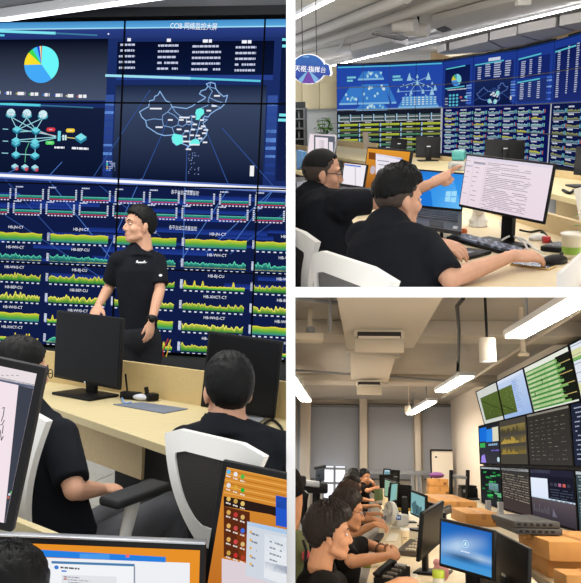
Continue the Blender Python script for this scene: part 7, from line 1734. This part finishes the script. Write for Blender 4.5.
seated('sixth seated person in the row, of whom mostly rounded black hair shows', 354, 477.5, 11.4, (.95, .1, -.1), dict(top=.028, side=.016, back=.018, front=.066, noise=.003), 56, hm=M_HAIR,
       arm=[('r', (356, 498, 10.5), (369, 500.5, 10.5), (376, 500, 10.5), (0, -.3, .95), (0, .9, .2))], hs=1.05, vox=.012)
seated('seated person at the far end in black T-shirt resting chin on a raised hand', 364.5, 477.5, 12.6, (.75, -.62, .0), dict(top=.026, side=.013, back=.015, front=.07, noise=.004), 57, hm=M_HAIR,
       arm=[('r', (368, 491, 12.2), (374, 488, 12.2), (379, 487, 12.2), (.2, -.4, .9), (0, .9, .2)), ('l', (377, 491, 12.5), (373, 483, 12.35), (370.5, 479.5, 12.4), (.8, -.4, .2), (-.3, .1, .9))], hs=1.12, vox=.010, fwd=(.6, -.8, 0), extra=dict(sr=A3(362, 486, 12.4), sl=A3(369, 486.5, 12.8)))
# standing person at the edge
Zs3 = 4.6
J = dict(head=A3(262, 430, Zs3), neck=A3(260, 460, Zs3), chest=A3(262, 484, Zs3), waist=A3(264, 520, Zs3), sr=A3(290, 478, Zs3 - .05), sl=A3(240, 471, Zs3), er=A3(297, 496, Zs3), wr=A3(296.5, 522, Zs3 - .05))
person(R3, 'standing person of whom only a black sleeve and bare arm show at the edge', J, (.2, .95, 0), (.3, .9, 0), skin=M_SKIN2, shirt_m=M_SHIRTW, vox=.008, face=False, torso=(.19, .13, .17, .13), sleeve=.78, seed=58, hands=[dict(wr=J['wr'], d=V((-.05, 0, -1)), n=V((1, 0, 0)), side=V((0, -1, 0)))])
# chairs and clutter behind the row
off_chair(R3, 'black office chair with head rest before the bright glass door', V((A3(322, 505, 9.5).x, A3(322, 505, 9.5).y, -1.35)), -1.2, frame_m=M_BLACK, H=1.1, headrest=True, s=.95, lift=-.1)
off_chair(R3, 'black office chair behind the second person, near the outer wall', V((A3(316, 520, 7.6).x, A3(316, 520, 7.6).y, -1.35)), -1.3, frame_m=M_BLACK, H=1.05, s=1.0, lift=-.15)
t = thing(R3, 'exercise_machine', 'dark equipment with handle bars standing by the bright glass door', 'machine', V((A3(311, 500, 11.5).x, A3(311, 500, 11.5).y, -1.35))); bb = V(t['_room_loc']); Zm = 11.5
part('beam', MB().box(A3(309, 488, Zm), (.62, .2, .16), bev=.03), M_BLACK, t, bb); part('panel', MB().box(A3(311, 483.5, Zm - .1), (.30, .12, .10), (0, .1, 0), bev=.03), M_GREYPL, t, bb)
part('monitor_head', MB().box(A3(320, 474, Zm), (.15, .08, .22), bev=.02), mat('blue_black', '#26303c', .5), t, bb); part('post', MB().tube([A3(319, 474, Zm), A3(317, 500, Zm)], .05, 8), M_BLACK, t, bb)
part('top_bar', MB().tube([A3(314, 468, Zm), A3(326, 466, Zm)], .025, 8), M_BLACK, t, bb)
for x in (305, 315): q_ = A3(x, 495, Zm); part('leg', MB().box((q_.x, q_.y, (q_.z - 1.35) / 2 + .03), (.08, .12, q_.z + 1.40)), M_BLACK, t, bb)
t = thing(R3, 'rucksack', 'olive green bag with red patch at the lower edge behind the nearest person', 'bag', V((A3(299, 575, 4.3).x, A3(299, 575, 4.3).y, -1.0))); bb = V(t['_room_loc'])
bagm = MB(); bagm.ell(A3(297, 562, 4.3), (.085, .10, .19)); bagm.ell(A3(298, 585, 4.3), (.09, .11, .14)); part('bag', remesh(bagm, 'bag', .008).copy() if False else bagm, mat('olive_canvas', '#5c6038', .85, noise=.2, nscale=20), t, bb)
part('red_patch', MB().ell(A3(306, 556, 4.2), (.026, .03, .035)), mat('red_fabric', '#a8323a', .8), t, bb)
b = MB(); b.tube([A3(303, 540, 4.2), A3(306, 550, 4.17), A3(305, 565, 4.17)], .01, 6); part('strap', b, M_BLACK, t, bb)
one(R3, 'bag_stool', MB().box(V((bb.x, bb.y, -1.16)), (.4, .3, .36), bev=.02), M_BLACK, 'black stool carrying the olive bag', 'stool')
yv = mat('lime_vest', '#b8b82e', .7)
one(R3, 'lime_seat', MB().box(A3(366, 562, 5.5), (.14, .2, .07), (0, 0, .3), bev=.03), yv, 'lime yellow seat cushion showing under the arms of the second person', 'cushion')
# ================================================================ the rooms end at the wall and the storey between them
def cut_all():
    bpy.context.view_layer.update()
    for o in list(SC.objects):
        if o.type != 'MESH' or not o.get('_r'): continue
        W = o.matrix_world; ws = [W @ V(c) for c in o.bound_box]
        for ax, lim, sgn in CUT[o['_r']]:
            g = lim + EYE[ax] if ax == 2 else lim
            if o['_r'] == 1 and max(w[0] for w in ws) > g - .02 and min((W @ v.co).y for v in o.data.vertices) > 2.0: g = x0 - .0005
            vals = [(w[ax] - g) * sgn for w in ws]
            if min(vals) >= 0: continue
            if max(vals) <= 0:
                o['_gone'] = 1; break
            if o.data.users > 1: o.data = o.data.copy()
            bm = bmesh.new(); bm.from_mesh(o.data)
            n = V((0, 0, 0)); n[ax] = sgn; co = V((0, 0, 0)); co[ax] = g
            Wi = W.inverted(); lco = Wi @ co; ln = (W.to_3x3().transposed() @ n).normalized()
            bmesh.ops.bisect_plane(bm, geom=bm.verts[:] + bm.edges[:] + bm.faces[:], plane_co=lco, plane_no=ln, clear_inner=True)
            bm.to_mesh(o.data); bm.free()
            if not o.data.polygons: o['_gone'] = 1; break
            ws = [W @ v.co for v in o.data.vertices]
    for o in list(SC.objects):
        if o.get('_gone'):
            for c in list(o.children): c.parent = o.parent
            bpy.data.objects.remove(o)
    for _ in range(2):
        for o in list(SC.objects):
            if o.type == 'EMPTY' and not o.children: bpy.data.objects.remove(o)
    for o in SC.objects:
        for k in ('_r', '_gone', '_room_loc', '_b'):
            if k in o: del o[k]
cut_all()
